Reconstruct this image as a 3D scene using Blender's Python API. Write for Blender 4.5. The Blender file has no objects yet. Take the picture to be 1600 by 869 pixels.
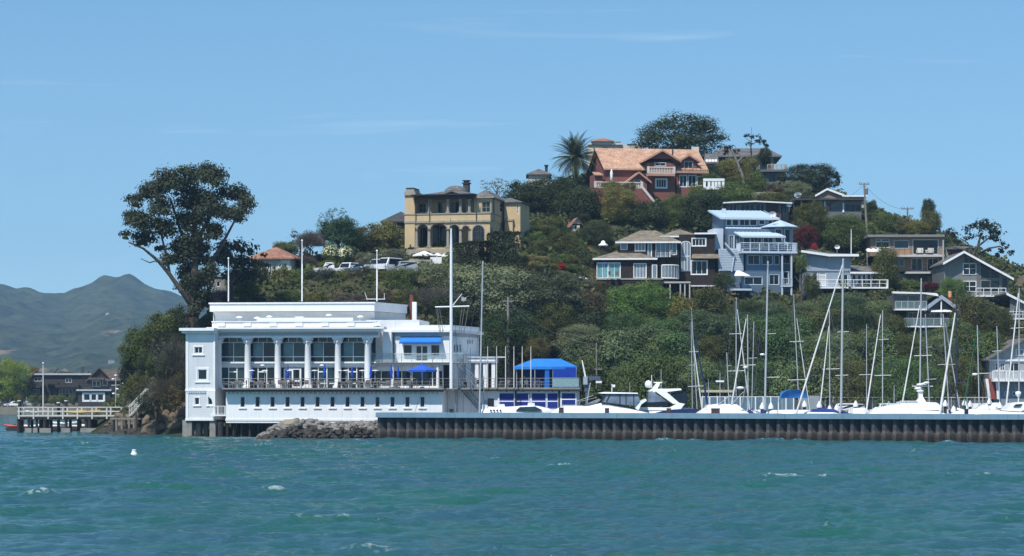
import bpy, math, random
import numpy as np
from mathutils import Vector, Matrix, noise
random.seed(7)
sc = bpy.context.scene
COL = sc.collection
R = math.radians
# ---------------------------------------------------------------- camera, sky, sun, exposure
F, CX, HY, H = 3500.0, 800.0, 607.0, 5.7      # focal length in photo pixels, centre column, horizon row, eye height
cd = bpy.data.cameras.new('camera'); cam = bpy.data.objects.new('camera', cd); COL.objects.link(cam)
cam.location = (0, 0, H); cam.rotation_euler = (R(90), 0, 0)
cd.sensor_width = 36; cd.lens = F / 1600 * 36; cd.shift_y = (HY - 434.5) / 1600
cd.clip_start = 1; cd.clip_end = 30000
sc.camera = cam
SUN_EL, SUN_AZ = R(56), R(30)                 # elevation; azimuth to the left of the line back to the camera
sdir = Vector((-math.sin(SUN_AZ) * math.cos(SUN_EL), -math.cos(SUN_AZ) * math.cos(SUN_EL), math.sin(SUN_EL)))
sl = bpy.data.lights.new('sun', 'SUN'); so = bpy.data.objects.new('sun', sl); COL.objects.link(so)
sl.energy = 5.0; sl.angle = R(0.53); sl.color = (1.0, 0.955, 0.89)
so.rotation_euler = sdir.to_track_quat('Z', 'Y').to_euler()
w = bpy.data.worlds.new('World'); sc.world = w; w.use_nodes = True
nt = w.node_tree; nt.nodes.clear()
out = nt.nodes.new('ShaderNodeOutputWorld'); bg = nt.nodes.new('ShaderNodeBackground')
sky = nt.nodes.new('ShaderNodeTexSky'); sky.sky_type = 'NISHITA'; sky.sun_disc = False
sky.sun_elevation = SUN_EL; sky.sun_rotation = math.atan2(sdir.x, sdir.y)
sky.air_density = 1.0; sky.dust_density = 0.1; sky.ozone_density = 1.6; sky.altitude = 0
bg.inputs['Strength'].default_value = 0.132
# faint cirrus: streaky noise in sky direction, clouds as part of the sky itself
tc = nt.nodes.new('ShaderNodeTexCoord'); mp = nt.nodes.new('ShaderNodeMapping')
mp.inputs['Scale'].default_value = (3.2, 3.2, 46); mp.inputs['Rotation'].default_value = (0.0, R(-1.2), 0)
mp.inputs['Location'].default_value = (0.98, 0, 2.08)
nz = nt.nodes.new('ShaderNodeTexNoise'); nz.inputs['Scale'].default_value = 1.6; nz.inputs['Detail'].default_value = 8
nz.inputs['Roughness'].default_value = 0.6; nz.inputs['Distortion'].default_value = 0.6
cr = nt.nodes.new('ShaderNodeValToRGB'); cr.color_ramp.elements[0].position = 0.615; cr.color_ramp.elements[0].color = (0, 0, 0, 1)
cr.color_ramp.elements[1].position = 0.92; cr.color_ramp.elements[1].color = (0.42, 0.42, 0.42, 1)
mx = nt.nodes.new('ShaderNodeMixRGB'); mx.inputs[2].default_value = (6.6, 7.3, 8.2, 1)
hs = nt.nodes.new('ShaderNodeHueSaturation'); hs.inputs['Saturation'].default_value = 1.22
L = nt.links.new
ms_ = nt.nodes.new('ShaderNodeMapping'); ms_.inputs['Scale'].default_value = (1, 1, 0.8); ms_.inputs['Location'].default_value = (0, 0, 0.092)
nv_ = nt.nodes.new('ShaderNodeVectorMath'); nv_.operation = 'NORMALIZE'; L(tc.outputs['Generated'], ms_.inputs[0]); L(ms_.outputs[0], nv_.inputs[0]); L(nv_.outputs[0], sky.inputs[0])
L(tc.outputs['Generated'], mp.inputs['Vector']); L(mp.outputs[0], nz.inputs['Vector']); L(nz.outputs['Fac'], cr.inputs[0])
L(cr.outputs[0], mx.inputs[0]); L(sky.outputs[0], hs.inputs['Color']); L(hs.outputs[0], mx.inputs[1])
tn_ = nt.nodes.new('ShaderNodeMixRGB'); tn_.blend_type = 'MULTIPLY'; tn_.inputs[0].default_value = 1; tn_.inputs[2].default_value = (0.95, 1.035, 0.985, 1); L(mx.outputs[0], tn_.inputs[1]); L(tn_.outputs[0], bg.inputs['Color']); L(bg.outputs[0], out.inputs['Surface'])
sc.view_settings.view_transform = 'Standard'; sc.view_settings.look = 'None'
sc.view_settings.exposure = 0.12; sc.view_settings.gamma = 1.0; sc.view_settings.use_curve_mapping = False
sc.render.engine = 'CYCLES'
sc.cycles.max_bounces = 5; sc.cycles.diffuse_bounces = 2; sc.cycles.glossy_bounces = 2; sc.cycles.transmission_bounces = 3
sc.cycles.volume_bounces = 0; sc.cycles.transparent_max_bounces = 8
sc.cycles.use_denoising = True

# ---------------------------------------------------------------- helpers
def P(px, py, Y):
    """point seen at photo pixel (px, py) standing Y metres away"""
    return Vector(((px - CX) * Y / F, Y, H - (py - HY) * Y / F))
def lin(c):
    return tuple(((v / 12.92) if v <= 0.04045 else ((v + 0.055) / 1.055) ** 2.4) for v in c)
def tag(o, label=None, cat=None, group=None, kind=None):
    if label: o['label'] = label
    if cat: o['category'] = cat
    if group: o['group'] = group
    if kind: o['kind'] = kind
    return o
def empty(name, loc=(0, 0, 0), rz=0.0, label=None, cat=None, group=None, parent=None):
    o = bpy.data.objects.new(name, None); COL.objects.link(o)
    o.location = loc; o.rotation_euler = (0, 0, rz); o.empty_display_size = 0.3
    if parent: o.parent = parent
    return tag(o, label, cat, group)
def copy_tree(o, parent=None):
    c = o.copy(); COL.objects.link(c)
    if parent: c.parent = parent
    for ch in list(o.children): copy_tree(ch, c)
    return c
class MB:
    def __init__(s): s.v = []; s.f = []; s.mi = []; s.m = 0; s.sm = []
    def add(s, vs, fs, smooth=False):
        n = len(s.v); s.v += [tuple(p) for p in vs]
        for f in fs: s.f.append(tuple(i + n for i in f)); s.mi.append(s.m); s.sm.append(smooth)
    def box(s, x0, x1, y0, y1, z0, z1):
        if x1 < x0: x0, x1 = x1, x0
        if y1 < y0: y0, y1 = y1, y0
        if z1 < z0: z0, z1 = z1, z0
        s.add([(x0,y0,z0),(x1,y0,z0),(x1,y1,z0),(x0,y1,z0),(x0,y0,z1),(x1,y0,z1),(x1,y1,z1),(x0,y1,z1)],
              [(0,3,2,1),(4,5,6,7),(0,1,5,4),(1,2,6,5),(2,3,7,6),(3,0,4,7)])
    def prism(s, pts, y0, y1):
        """pts: (x, z) outline counter-clockwise seen from -y"""
        n = len(pts); vs = [(x, y0, z) for x, z in pts] + [(x, y1, z) for x, z in pts]
        s.add(vs, [tuple(range(n)), tuple(range(2*n-1, n-1, -1))] + [(i, i+n, (i+1) % n + n, (i+1) % n) for i in range(n)])
    def slab(s, pts, t):
        """pts: 3D polygon, thickened downward by t"""
        n = len(pts); vs = [tuple(p) for p in pts] + [(p[0], p[1], p[2] - t) for p in pts]
        s.add(vs, [tuple(range(n)), tuple(range(2*n-1, n-1, -1))] + [(i, i+n, (i+1) % n + n, (i+1) % n) for i in range(n)])
    def xprism(s, pts, x0, x1):
        n = len(pts); vs = [(x0, y, z) for y, z in pts] + [(x1, y, z) for y, z in pts]
        s.add(vs, [tuple(range(n)), tuple(range(2*n-1, n-1, -1))] + [(i, i+n, (i+1) % n + n, (i+1) % n) for i in range(n)])
    def zprism(s, pts, z0, z1):
        n = len(pts); vs = [(x, y, z0) for x, y in pts] + [(x, y, z1) for x, y in pts]
        s.add(vs, [tuple(range(n-1, -1, -1)), tuple(range(n, 2*n))] + [(i, (i+1) % n, (i+1) % n + n, i+n) for i in range(n)])
    def cyl(s, a, b, r0, r1=None, n=8, smooth=True):
        r1 = r0 if r1 is None else r1
        a = Vector(a); b = Vector(b); d = (b - a)
        if d.length < 1e-6: return
        d.normalize(); t = Vector((1, 0, 0)) if abs(d.x) < 0.9 else Vector((0, 1, 0))
        e1 = d.cross(t).normalized(); e2 = d.cross(e1)
        vs = []
        for c, r in ((a, r0), (b, r1)):
            for i in range(n):
                q = 2 * math.pi * i / n; vs.append(c + e1 * (r * math.cos(q)) + e2 * (r * math.sin(q)))
        s.add(vs, [((i+1) % n, i, i+n, (i+1) % n + n) for i in range(n)], smooth)
        s.add(vs[:n], [tuple(range(n))]); s.add(vs[n:], [tuple(range(n-1, -1, -1))])
    def tube(s, pts, r0, r1=None, n=6):
        r1 = r0 if r1 is None else r1; k = len(pts) - 1
        for i in range(k): s.cyl(pts[i], pts[i+1], r0 + (r1-r0) * i / k, r0 + (r1-r0) * (i+1) / k, n)
    def ball(s, c, r, sz=(1, 1, 1), nu=10, nv=6, z0=-1.0):
        vs = []; fs = []
        for j in range(nv + 1):
            ph = math.asin(max(-1, z0)) + (math.pi/2 - math.asin(max(-1, z0))) * j / nv
            for i in range(nu):
                q = 2 * math.pi * i / nu
                vs.append((c[0] + r*sz[0]*math.cos(ph)*math.cos(q), c[1] + r*sz[1]*math.cos(ph)*math.sin(q), c[2] + r*sz[2]*math.sin(ph)))
        for j in range(nv):
            for i in range(nu): fs.append((j*nu+i, j*nu+(i+1) % nu, (j+1)*nu+(i+1) % nu, (j+1)*nu+i))
        s.add(vs, fs, True)
    def lathe(s, prof, c=(0, 0, 0), n=12, smooth=True):
        vs = []; k = len(prof)
        for r, z in prof:
            for i in range(n):
                q = 2*math.pi*i/n; vs.append((c[0] + r*math.cos(q), c[1] + r*math.sin(q), c[2] + z))
        s.add(vs, [(j*n+i, j*n+(i+1) % n, (j+1)*n+(i+1) % n, (j+1)*n+i) for j in range(k-1) for i in range(n)], smooth)
        s.add(vs[:n], [tuple(range(n-1, -1, -1))]); s.add(vs[-n:], [tuple(range(n))])
    def build(s, name, mat, parent=None, loc=None, rz=None):
        me = bpy.data.meshes.new(name); me.from_pydata(s.v, [], s.f)
        for m in (mat if isinstance(mat, (list, tuple)) else [mat]): me.materials.append(m)
        me.polygons.foreach_set('material_index', s.mi); me.polygons.foreach_set('use_smooth', s.sm)
        me.update()
        o = bpy.data.objects.new(name, me); COL.objects.link(o)
        if parent: o.parent = parent
        if loc is not None: o.location = loc
        if rz is not None: o.rotation_euler = (0, 0, rz)
        return o
def mesh_np(name, verts, faces, mat, smooth=False, attrs=None, parent=None):
    """verts (N,3), faces (M,4) or (M,3) int arrays"""
    me = bpy.data.meshes.new(name); k = faces.shape[1]
    me.vertices.add(len(verts)); me.vertices.foreach_set('co', np.ascontiguousarray(verts, dtype=np.float32).ravel())
    me.loops.add(faces.size); me.loops.foreach_set('vertex_index', np.ascontiguousarray(faces, dtype=np.int32).ravel())
    me.polygons.add(len(faces)); me.polygons.foreach_set('loop_start', np.arange(0, faces.size, k, dtype=np.int32))
    me.polygons.foreach_set('loop_total', np.full(len(faces), k, dtype=np.int32))
    me.polygons.foreach_set('use_smooth', np.full(len(faces), smooth))
    me.update(calc_edges=True)
    for an, av in (attrs or {}).items():
        a = me.attributes.new(an, 'FLOAT', 'POINT'); a.data.foreach_set('value', np.ascontiguousarray(av, dtype=np.float32))
    if mat is not None: me.materials.append(mat)
    o = bpy.data.objects.new(name, me); COL.objects.link(o)
    if parent: o.parent = parent
    return o

# ---------------------------------------------------------------- materials
MATS = {}
def M(name, col, rough=0.6, var=0.12, nscale=1.2, bump=0.0, bscale=12.0, metal=0.0, spec=0.4, pat=None, col2=None, stain=0.0):
    """procedural material. pat: None, 'lap' (clapboard), 'shingle', 'tile', 'block', 'vboard'"""
    if name in MATS: return MATS[name]
    m = bpy.data.materials.new(name); m.use_nodes = True; t = m.node_tree; N = t.nodes; K = t.links.new
    b = N['Principled BSDF']; b.inputs['Roughness'].default_value = rough; b.inputs['Metallic'].default_value = metal
    b.inputs['Specular IOR Level'].default_value = spec
    c = tuple(col) + (1,)
    tcn = N.new('ShaderNodeTexCoord'); n1 = N.new('ShaderNodeTexNoise'); n1.inputs['Scale'].default_value = nscale; n1.inputs['Detail'].default_value = 6
    n1.inputs['Roughness'].default_value = 0.65
    K(tcn.outputs['Object'], n1.inputs['Vector'])
    mr = N.new('ShaderNodeMapRange'); mr.inputs['From Min'].default_value = 0.3; mr.inputs['From Max'].default_value = 0.7
    mr.inputs['To Min'].default_value = 1 - var; mr.inputs['To Max'].default_value = 1 + var
    K(n1.outputs['Fac'], mr.inputs['Value'])
    mul = N.new('ShaderNodeVectorMath'); mul.operation = 'SCALE'; mul.inputs[0].default_value = col
    K(mr.outputs[0], mul.inputs['Scale']); colout = mul.outputs[0]; height = None
    if stain > 0:   # vertical rain streaks and grime with a shape of their own
        mp1 = N.new('ShaderNodeMapping'); mp1.inputs['Scale'].default_value = (2.2, 2.2, 0.18)
        n3 = N.new('ShaderNodeTexNoise'); n3.inputs['Scale'].default_value = 1.5; n3.inputs['Detail'].default_value = 7
        K(tcn.outputs['Object'], mp1.inputs[0]); K(mp1.outputs[0], n3.inputs['Vector'])
        r3 = N.new('ShaderNodeMapRange'); r3.inputs['From Min'].default_value = 0.5; r3.inputs['From Max'].default_value = 0.75
        r3.inputs['To Min'].default_value = 0; r3.inputs['To Max'].default_value = stain; K(n3.outputs['Fac'], r3.inputs['Value'])
        mm = N.new('ShaderNodeMixRGB'); mm.inputs[2].default_value = tuple(x*0.55 for x in col) + (1,)
        K(r3.outputs[0], mm.inputs[0]); K(colout, mm.inputs[1]); colout = mm.outputs[0]
    if pat in ('lap', 'vboard'):
        wv = N.new('ShaderNodeTexWave'); wv.wave_type = 'BANDS'; wv.bands_direction = 'Z' if pat == 'lap' else 'X'
        wv.wave_profile = 'SAW'; wv.inputs['Scale'].default_value = 1.6 if pat == 'lap' else 1.0
        K(tcn.outputs['Object'], wv.inputs['Vector']); height = wv.outputs['Fac']; bd = 0.05
    elif pat in ('shingle', 'tile', 'block'):
        br = N.new('ShaderNodeTexBrick')
        sx = {'shingle': (1, 1, 1), 'tile': (1, 1, 1), 'block': (1, 1, 1)}[pat]
        cmb = N.new('ShaderNodeCombineXYZ'); sep = N.new('ShaderNodeSeparateXYZ'); ad = N.new('ShaderNodeMath'); ad.operation = 'ADD'
        K(tcn.outputs['Object'], sep.inputs[0])
        K(sep.outputs[0], ad.inputs[0]); mY = N.new('ShaderNodeMath'); mY.operation = 'MULTIPLY'; mY.inputs[1].default_value = 0.0 if pat == 'tile' else 1.0
        K(sep.outputs[1], mY.inputs[0]); K(mY.outputs[0], ad.inputs[1])
        K(ad.outputs[0], cmb.inputs[0]); ad2 = N.new('ShaderNodeMath'); ad2.operation = 'ADD'
        K(sep.outputs[2], ad2.inputs[0]); mz = N.new('ShaderNodeMath'); mz.operation = 'MULTIPLY'; mz.inputs[1].default_value = 0.5 if pat == 'tile' else 0.0
        K(sep.outputs[1], mz.inputs[0]); K(mz.outputs[0], ad2.inputs[1]); K(ad2.outputs[0], cmb.inputs[1])
        K(cmb.outputs[0], br.inputs['Vector'])
        br.inputs['Scale'].default_value = 1.0
        br.inputs['Brick Width'].default_value = {'shingle': 0.5, 'tile': 0.34, 'block': 0.9}[pat]
        br.inputs['Row Height'].default_value = {'shingle': 0.28, 'tile': 0.36, 'block': 0.4}[pat]
        br.inputs['Mortar Size'].default_value = 0.02; br.inputs['Bias'].default_value = -0.1
        c2 = col2 or tuple(x * 0.62 for x in col)
        br.inputs['Color1'].default_value = c; br.inputs['Color2'].default_value = tuple(c2) + (1,)
        br.inputs['Mortar'].default_value = tuple(x * 0.55 for x in col) + (1,)
        mm2 = N.new('ShaderNodeMixRGB'); mm2.blend_type = 'MULTIPLY'; mm2.inputs[0].default_value = 1
        K(br.outputs['Color'], mm2.inputs[1]); K(mr.outputs[0], mm2.inputs[2]); colout = mm2.outputs[0]
        height = br.outputs['Fac']; bd = -0.04
    K(colout, b.inputs['Base Color'])
    if height is not None or bump > 0:
        bp = N.new('ShaderNodeBump'); bp.inputs['Strength'].default_value = 0.7
        if height is not None:
            K(height, bp.inputs['Height']); bp.inputs['Distance'].default_value = abs(bd); bp.invert = bd < 0
        else:
            n2 = N.new('ShaderNodeTexNoise'); n2.inputs['Scale'].default_value = bscale; n2.inputs['Detail'].default_value = 5
            K(tcn.outputs['Object'], n2.inputs['Vector']); K(n2.outputs['Fac'], bp.inputs['Height']); bp.inputs['Distance'].default_value = bump
        K(bp.outputs[0], b.inputs['Normal'])
    MATS[name] = m; return m
white = M('white_paint', (0.79, 0.80, 0.80), 0.5, 0.05, 0.8, stain=0.22)
white_lap = M('white_clapboard', (0.79, 0.80, 0.81), 0.55, 0.06, 0.5, pat='lap', stain=0.25)
roofwhite = M('white_roofing', (0.62, 0.64, 0.65), 0.7, 0.12, 0.6)
gel = M('white_gelcoat', (0.80, 0.80, 0.79), 0.22, 0.03, 0.5, spec=0.5)
alu = M('aluminium', (0.50, 0.52, 0.53), 0.45, 0.08, 2, metal=0.35)
alu_dk = M('dark_aluminium', (0.16, 0.17, 0.19), 0.5, 0.1, 2, metal=0.3)
steel = M('steel_rail', (0.30, 0.31, 0.32), 0.4, 0.1, 3, metal=0.6)
wirem = M('wire', (0.09, 0.09, 0.10), 0.5)
glass_m = M('window_glass', (0.012, 0.018, 0.024), 0.06, 0.3, 0.4, spec=0.28)
glass_t = M('teal_glass', (0.022, 0.05, 0.06), 0.08, 0.5, 0.35, spec=0.35)
curtain = M('curtained_glass', (0.17, 0.21, 0.25), 0.15, 0.3, 0.9, spec=0.5)
dark_in = M('dark_interior', (0.012, 0.013, 0.015), 0.8)
blue_cl = M('blue_canvas', (0.008, 0.10, 0.52), 0.75, 0.08, 1.5)
navy_cl = M('navy_canvas', (0.008, 0.022, 0.10), 0.8, 0.15, 2)
concrete = M('concrete', (0.26, 0.25, 0.23), 0.85, 0.25, 0.9, bump=0.02, bscale=6, stain=0.5)
wetwood = M('creosote_wood', (0.030, 0.028, 0.026), 0.8, 0.4, 3, bump=0.02, bscale=9)
greywood = M('weathered_wood', (0.20, 0.185, 0.165), 0.8, 0.25, 3, bump=0.01, bscale=20)
asphalt = M('asphalt', (0.05, 0.05, 0.052), 0.9, 0.2, 1)
black = M('black_metal', (0.015, 0.015, 0.017), 0.5)
bark = M('bark', (0.085, 0.068, 0.052), 0.9, 0.35, 3, bump=0.04, bscale=5)
GBT = M('grey_blue_trim', (.33,.37,.42))
# ---------------------------------------------------------------- terrain of the hill
CT = []
def ct(px, py, Y): p = P(px, py, Y); CT.append((p.x, p.y, p.z))
for a in [(430,430,302),(470,430,302),(640,430,302),(540,430,304),(640,422,308),(700,420,308),(590,429,299),(430,428,309),(540,428,309),
          (640,392,316),(760,394,314),(820,385,322),(700,386,325),(540,405,320),(470,402,320),(600,380,330),
          (350,478,289),(318,490,284),(262,560,281),(390,455,294),(420,480,291),(500,490,291),(600,490,291),(660,485,291),
          (790,470,300),(860,462,305),(900,445,312),(960,462,318),(1080,462,320),(1180,466,320),(1240,462,322),
          (1300,456,318),(1380,455,318),(1440,450,330),(1520,472,318),(1580,475,318),(1440,512,303),(1600,520,303),(1700,520,303),(1700,600,290),
          (740,335,345),(830,345,345),(830,380,325),(900,365,335),(1000,330,352),(1080,325,355),(1180,345,345),(1240,346,346),
          (830,300,372),(880,285,375),(940,270,390),(1065,245,396),(1170,292,384),(1210,290,384),(1280,340,352),(1340,335,360),(1300,300,384),
          (1400,380,345),(1500,395,345),(1560,430,345),(1640,450,340),(1750,470,340)]: ct(*a)
for px in range(760, 1960, 90):
    p = P(px, 607, 281); CT.append((p.x, 281, 1.9)); CT.append((p.x, 291, 2.3))
    if px < 1520: CT.append((P(px, 0, 303).x, 303, 9.0))
for px, Y, z in [(300,262,0.3),(340,268,0.2),(420,270,.2),(500,270,.3),(600,270,.3),(700,272,.5),(760,275,1.0),(300,275,1.5),(350,282,1.6),(420,284,1.8),(500,284,1.8),(600,284,1.8),(700,284,1.8),(230,279,-1),(200,284,1.0),(185,290,2.5),(262,274,.2),(268,282,3),(205,300,4),
                 (700,262,1),(600,260,0.5),(500,262,-0.5),(400,262,-1.0)]:
    CT.append((P(px, 0, Y).x, Y, z))
for x, y, z in [(-62,262,-3),(-64,300,-4),(-66,340,-4),(-60,390,-4),(-52,325,8),(-40,350,14),(-30,400,5),(0,470,5),(60,480,5),(120,470,5),(160,400,8),(160,330,8),(165,290,2),(150,440,2),(0,430,25),(40,440,30),(90,430,22),(-60,440,-4),(-70,420,-4),
                (20,420,36),(50,415,36),(-10,400,30),(100,380,18),(130,350,14)]: CT.append((x, y, z))
_c = np.array(CT); _A = np.hypot(_c[:, None, 0] - _c[None, :, 0], _c[:, None, 1] - _c[None, :, 1])
_w = np.linalg.solve(-_A - 0.0 + np.eye(len(_c)) * 0.6, _c[:, 2] - 8.0)
def Tn(x, y):
    x = np.asarray(x, float); y = np.asarray(y, float)
    out = np.full(x.shape, 8.0)
    for (cx, cy, _), wi in zip(_c, _w): out -= wi * np.hypot(x - cx, y - cy)
    return out
def T(x, y): return float(Tn(np.array([x]), np.array([y]))[0])
gx = np.linspace(-72, 175, 230); gy = np.concatenate([np.linspace(258, 345, 110), np.linspace(346.5, 490, 70)])
X, Y = np.meshgrid(gx, gy); Z = Tn(X, Y)
rn = np.array([[noise.noise(Vector((a*0.35, b*0.35, 0.3))) * 0.7 + noise.noise(Vector((a*1.1, b*1.1, 5))) * 0.3 for a in gx] for b in gy])
Z = np.clip(Z + rn * np.clip((Z - 1) / 3, 0, 1), -2.0, None)
edge = (X <= -71) | (X >= 174) | (Y >= 489) | (Y <= 258.1); Z[edge] = -2.0
ny, nx = X.shape; idx = np.arange(nx * ny).reshape(ny, nx)
quads = np.stack([idx[:-1, :-1], idx[:-1, 1:], idx[1:, 1:], idx[1:, :-1]], -1).reshape(-1, 4)
# soil material: dry earth, rock on the steep low cliff, low green cover
def soil(name, cols, sc1=0.25, rock=True):
    m = bpy.data.materials.new(name); m.use_nodes = True; t = m.node_tree; N = t.nodes; K = t.links.new; b = N['Principled BSDF']
    b.inputs['Roughness'].default_value = 0.95; b.inputs['Specular IOR Level'].default_value = 0.1
    g = N.new('ShaderNodeNewGeometry'); n = N.new('ShaderNodeTexNoise'); n.inputs['Scale'].default_value = sc1; n.inputs['Detail'].default_value = 10
    n.inputs['Roughness'].default_value = 0.7; K(g.outputs['Position'], n.inputs['Vector'])
    r = N.new('ShaderNodeValToRGB'); el = r.color_ramp.elements
    el[0].position = 0.38; el[0].color = cols[0] + (1,); el[1].position = 0.62; el[1].color = cols[-1] + (1,)
    if len(cols) > 2: e = el.new(0.5); e.color = cols[1] + (1,)
    K(n.outputs['Fac'], r.inputs[0]); K(r.outputs[0], b.inputs['Base Color'])
    n2 = N.new('ShaderNodeTexNoise'); n2.inputs['Scale'].default_value = 1.3; n2.inputs['Detail'].default_value = 8; K(g.outputs['Position'], n2.inputs['Vector'])
    bp = N.new('ShaderNodeBump'); bp.inputs['Distance'].default_value = 0.5; bp.inputs['Strength'].default_value = 0.8
    K(n2.outputs['Fac'], bp.inputs['Height']); K(bp.outputs[0], b.inputs['Normal']); return m
hill_mat = soil('hillside_soil', [(0.022, 0.030, 0.014), (0.045, 0.048, 0.022), (0.12, 0.09, 0.055)])
o = mesh_np('hill', np.stack([X, Y, Z], -1).reshape(-1, 3), quads, hill_mat, True); tag(o, kind='structure')
# ---------------------------------------------------------------- water
def spectrum(n, Lm, wind, seed, lo, hi, pw=5):
    rg = np.random.default_rng(seed); k = np.fft.fftfreq(n, Lm / n) * 2 * np.pi
    kx, ky = np.meshgrid(k, k); kk = np.hypot(kx, ky); kk[0, 0] = 1
    ca = (kx * math.cos(wind) + ky * math.sin(wind)) / kk
    lam = 2 * np.pi / kk; A = kk ** -2.0 * np.exp(-1 / (kk * 1.2) ** 2 / 4) * np.abs(ca) ** pw
    A[(lam < lo) | (lam > hi)] = 0; A[0, 0] = 0
    f = np.fft.ifft2((rg.normal(size=(n, n)) + 1j * rg.normal(size=(n, n))) * A).real
    return f / f.std()
def samp(f, Lm, x, y):
    n = f.shape[0]; u = (x / Lm * n) % n; v = (y / Lm * n) % n
    i = np.floor(u).astype(int); j = np.floor(v).astype(int); a = u - i; b = v - j; i2 = (i+1) % n; j2 = (j+1) % n; i %= n; j %= n
    return f[j, i]*(1-a)*(1-b) + f[j, i2]*a*(1-b) + f[j2, i]*(1-a)*b + f[j2, i2]*a*b
W1 = spectrum(512, 97.0, R(82), 1, 0.6, 11); W2 = spectrum(512, 61.0, R(104), 2, 0.4, 2.6, 3)
rows = np.concatenate([np.linspace(45, 180, 640), np.linspace(180.3, 330, 440)[:-1]])
cols_ = np.linspace(-1, 1, 640)
Yw = np.repeat(rows[:, None], 640, 1); Xw = cols_[None, :] * (0.30 * Yw + 14)
def wave(x, y):
    a = samp(W1, 97.0, x, y); b = samp(W2, 61.0, x + 13, y)
    z = a * 0.066 + b * 0.034
    return z + 0.25 * np.maximum(z, 0) ** 2 / 0.08
Zw = wave(Xw, Yw)
gust = np.array([[noise.noise(Vector((x * 0.02, y * 0.012, 3.0))) for x in np.linspace(-100, 100, 64)] for y in np.linspace(45, 330, 80)])
foam = np.clip((Zw - 0.345) * 12, 0, 1)
Zw *= np.clip((270 - Yw) / 20, 0.35, 1)
ny, nx = Xw.shape; idx = np.arange(nx * ny).reshape(ny, nx)
quads = np.stack([idx[:-1, :-1], idx[:-1, 1:], idx[1:, 1:], idx[1:, :-1]], -1).reshape(-1, 4)
vw = np.stack([Xw, Yw, Zw], -1).reshape(-1, 3)
ex = [(-9000, -9000), (9000, -9000), (9000, 11000), (-9000, 11000)]
n0 = len(vw); vw = np.vstack([vw, np.array([(a, b, -0.42) for a, b in ex])]); quads = np.vstack([quads, [[n0, n0+1, n0+2, n0+3]]])
m = bpy.data.materials.new('sea_water'); m.use_nodes = True; t = m.node_tree; N = t.nodes; K = t.links.new; b = N['Principled BSDF']
b.inputs['IOR'].default_value = 1.333; b.inputs['Roughness'].default_value = 0.09; b.inputs['Specular IOR Level'].default_value = 0.5
g = N.new('ShaderNodeNewGeometry')
mpw = N.new('ShaderNodeMapping'); mpw.inputs['Scale'].default_value = (0.10, 0.16, 1); K(g.outputs['Position'], mpw.inputs[0])
na = N.new('ShaderNodeTexNoise'); na.inputs['Scale'].default_value = 1; na.inputs['Detail'].default_value = 7; K(mpw.outputs[0], na.inputs['Vector'])
rw = N.new('ShaderNodeValToRGB'); e = rw.color_ramp.elements
e[0].position = 0.35; e[0].color = (0.016, 0.098, 0.078, 1); e[1].position = 0.65; e[1].color = (0.026, 0.088, 0.122, 1)
K(na.outputs['Fac'], rw.inputs[0])
at = N.new('ShaderNodeAttribute'); at.attribute_name = 'foam'
nf = N.new('ShaderNodeTexNoise'); nf.inputs['Scale'].default_value = 3.5; nf.inputs['Detail'].default_value = 6; K(g.outputs['Position'], nf.inputs['Vector'])
rf = N.new('ShaderNodeMapRange'); rf.inputs['From Min'].default_value = 0.5; rf.inputs['From Max'].default_value = 0.62; K(nf.outputs['Fac'], rf.inputs['Value'])
fm = N.new('ShaderNodeMath'); fm.operation = 'MULTIPLY'; K(at.outputs['Fac'], fm.inputs[0]); K(rf.outputs[0], fm.inputs[1])
mixc = N.new('ShaderNodeMixRGB'); mixc.inputs[2].default_value = (0.36, 0.46, 0.44, 1); K(fm.outputs[0], mixc.inputs[0]); K(rw.outputs[0], mixc.inputs[1])
K(mixc.outputs[0], b.inputs['Base Color'])
bn = N.new('ShaderNodeTexNoise'); bn.inputs['Scale'].default_value = 2.6; bn.inputs['Detail'].default_value = 7; bn.inputs['Roughness'].default_value = 0.62
mpb = N.new('ShaderNodeMapping'); mpb.inputs['Scale'].default_value = (0.8, 1.25, 1); K(g.outputs['Position'], mpb.inputs[0]); K(mpb.outputs[0], bn.inputs['Vector'])
bp = N.new('ShaderNodeBump'); bp.inputs['Distance'].default_value = 0.24; bp.inputs['Strength'].default_value = 1.0
K(bn.outputs['Fac'], bp.inputs['Height']); K(bp.outputs[0], b.inputs['Normal'])
fa = np.concatenate([foam.ravel(), np.zeros(4)])
o = mesh_np('water', vw, quads, m, True, {'foam': fa}); tag(o, kind='structure')
# ---------------------------------------------------------------- far hills across the bay
sk = np.array([(-900,470),(-500,440),(-200,462),(-60,440),(0,447),(50,456),(100,461),(130,447),(165,437),(200,433),(226,446),(255,456),(285,468),(330,482),(420,500),(600,520),(800,540),(1100,530),(1400,520),(1900,515),(2400,530)], float)
yf = np.concatenate([np.linspace(1500, 3500, 120), np.linspace(3520, 4300, 16)])
pxs = np.linspace(-900, 2400, 420)
PX, YF = np.meshgrid(pxs, yf); XF = (PX - CX) * YF / F
top = np.interp(PX, sk[:, 0], sk[:, 1]); zt = H + (HY - top) * 3500 / F
tt = np.clip((YF - 1500) / 2000, 0, 1)
prof = np.where(YF <= 3500, 0.08 * tt + 0.92 * tt ** 1.7, 1 - (YF - 3500) / 1400)
rn = np.array([[noise.fractal(Vector((XF[j, i] * 0.0028, YF[j, i] * 0.0022, 1)), 0.9, 2.0, 5) for i in range(len(pxs))] for j in range(len(yf))])
rn2 = np.array([[noise.noise(Vector((XF[j, i] * 0.035, YF[j, i] * 0.035, 1))) for i in range(len(pxs))] for j in range(len(yf))])
ZF = zt * prof * (1 + rn * 0.6 * np.clip((1 - tt) * 2.2, 0, 1)) + rn2 * 9 * np.clip(tt * 3, 0, 1) + 2
ZF[0, :] = -1.5
ny, nx = XF.shape; idx = np.arange(nx * ny).reshape(ny, nx)
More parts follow.
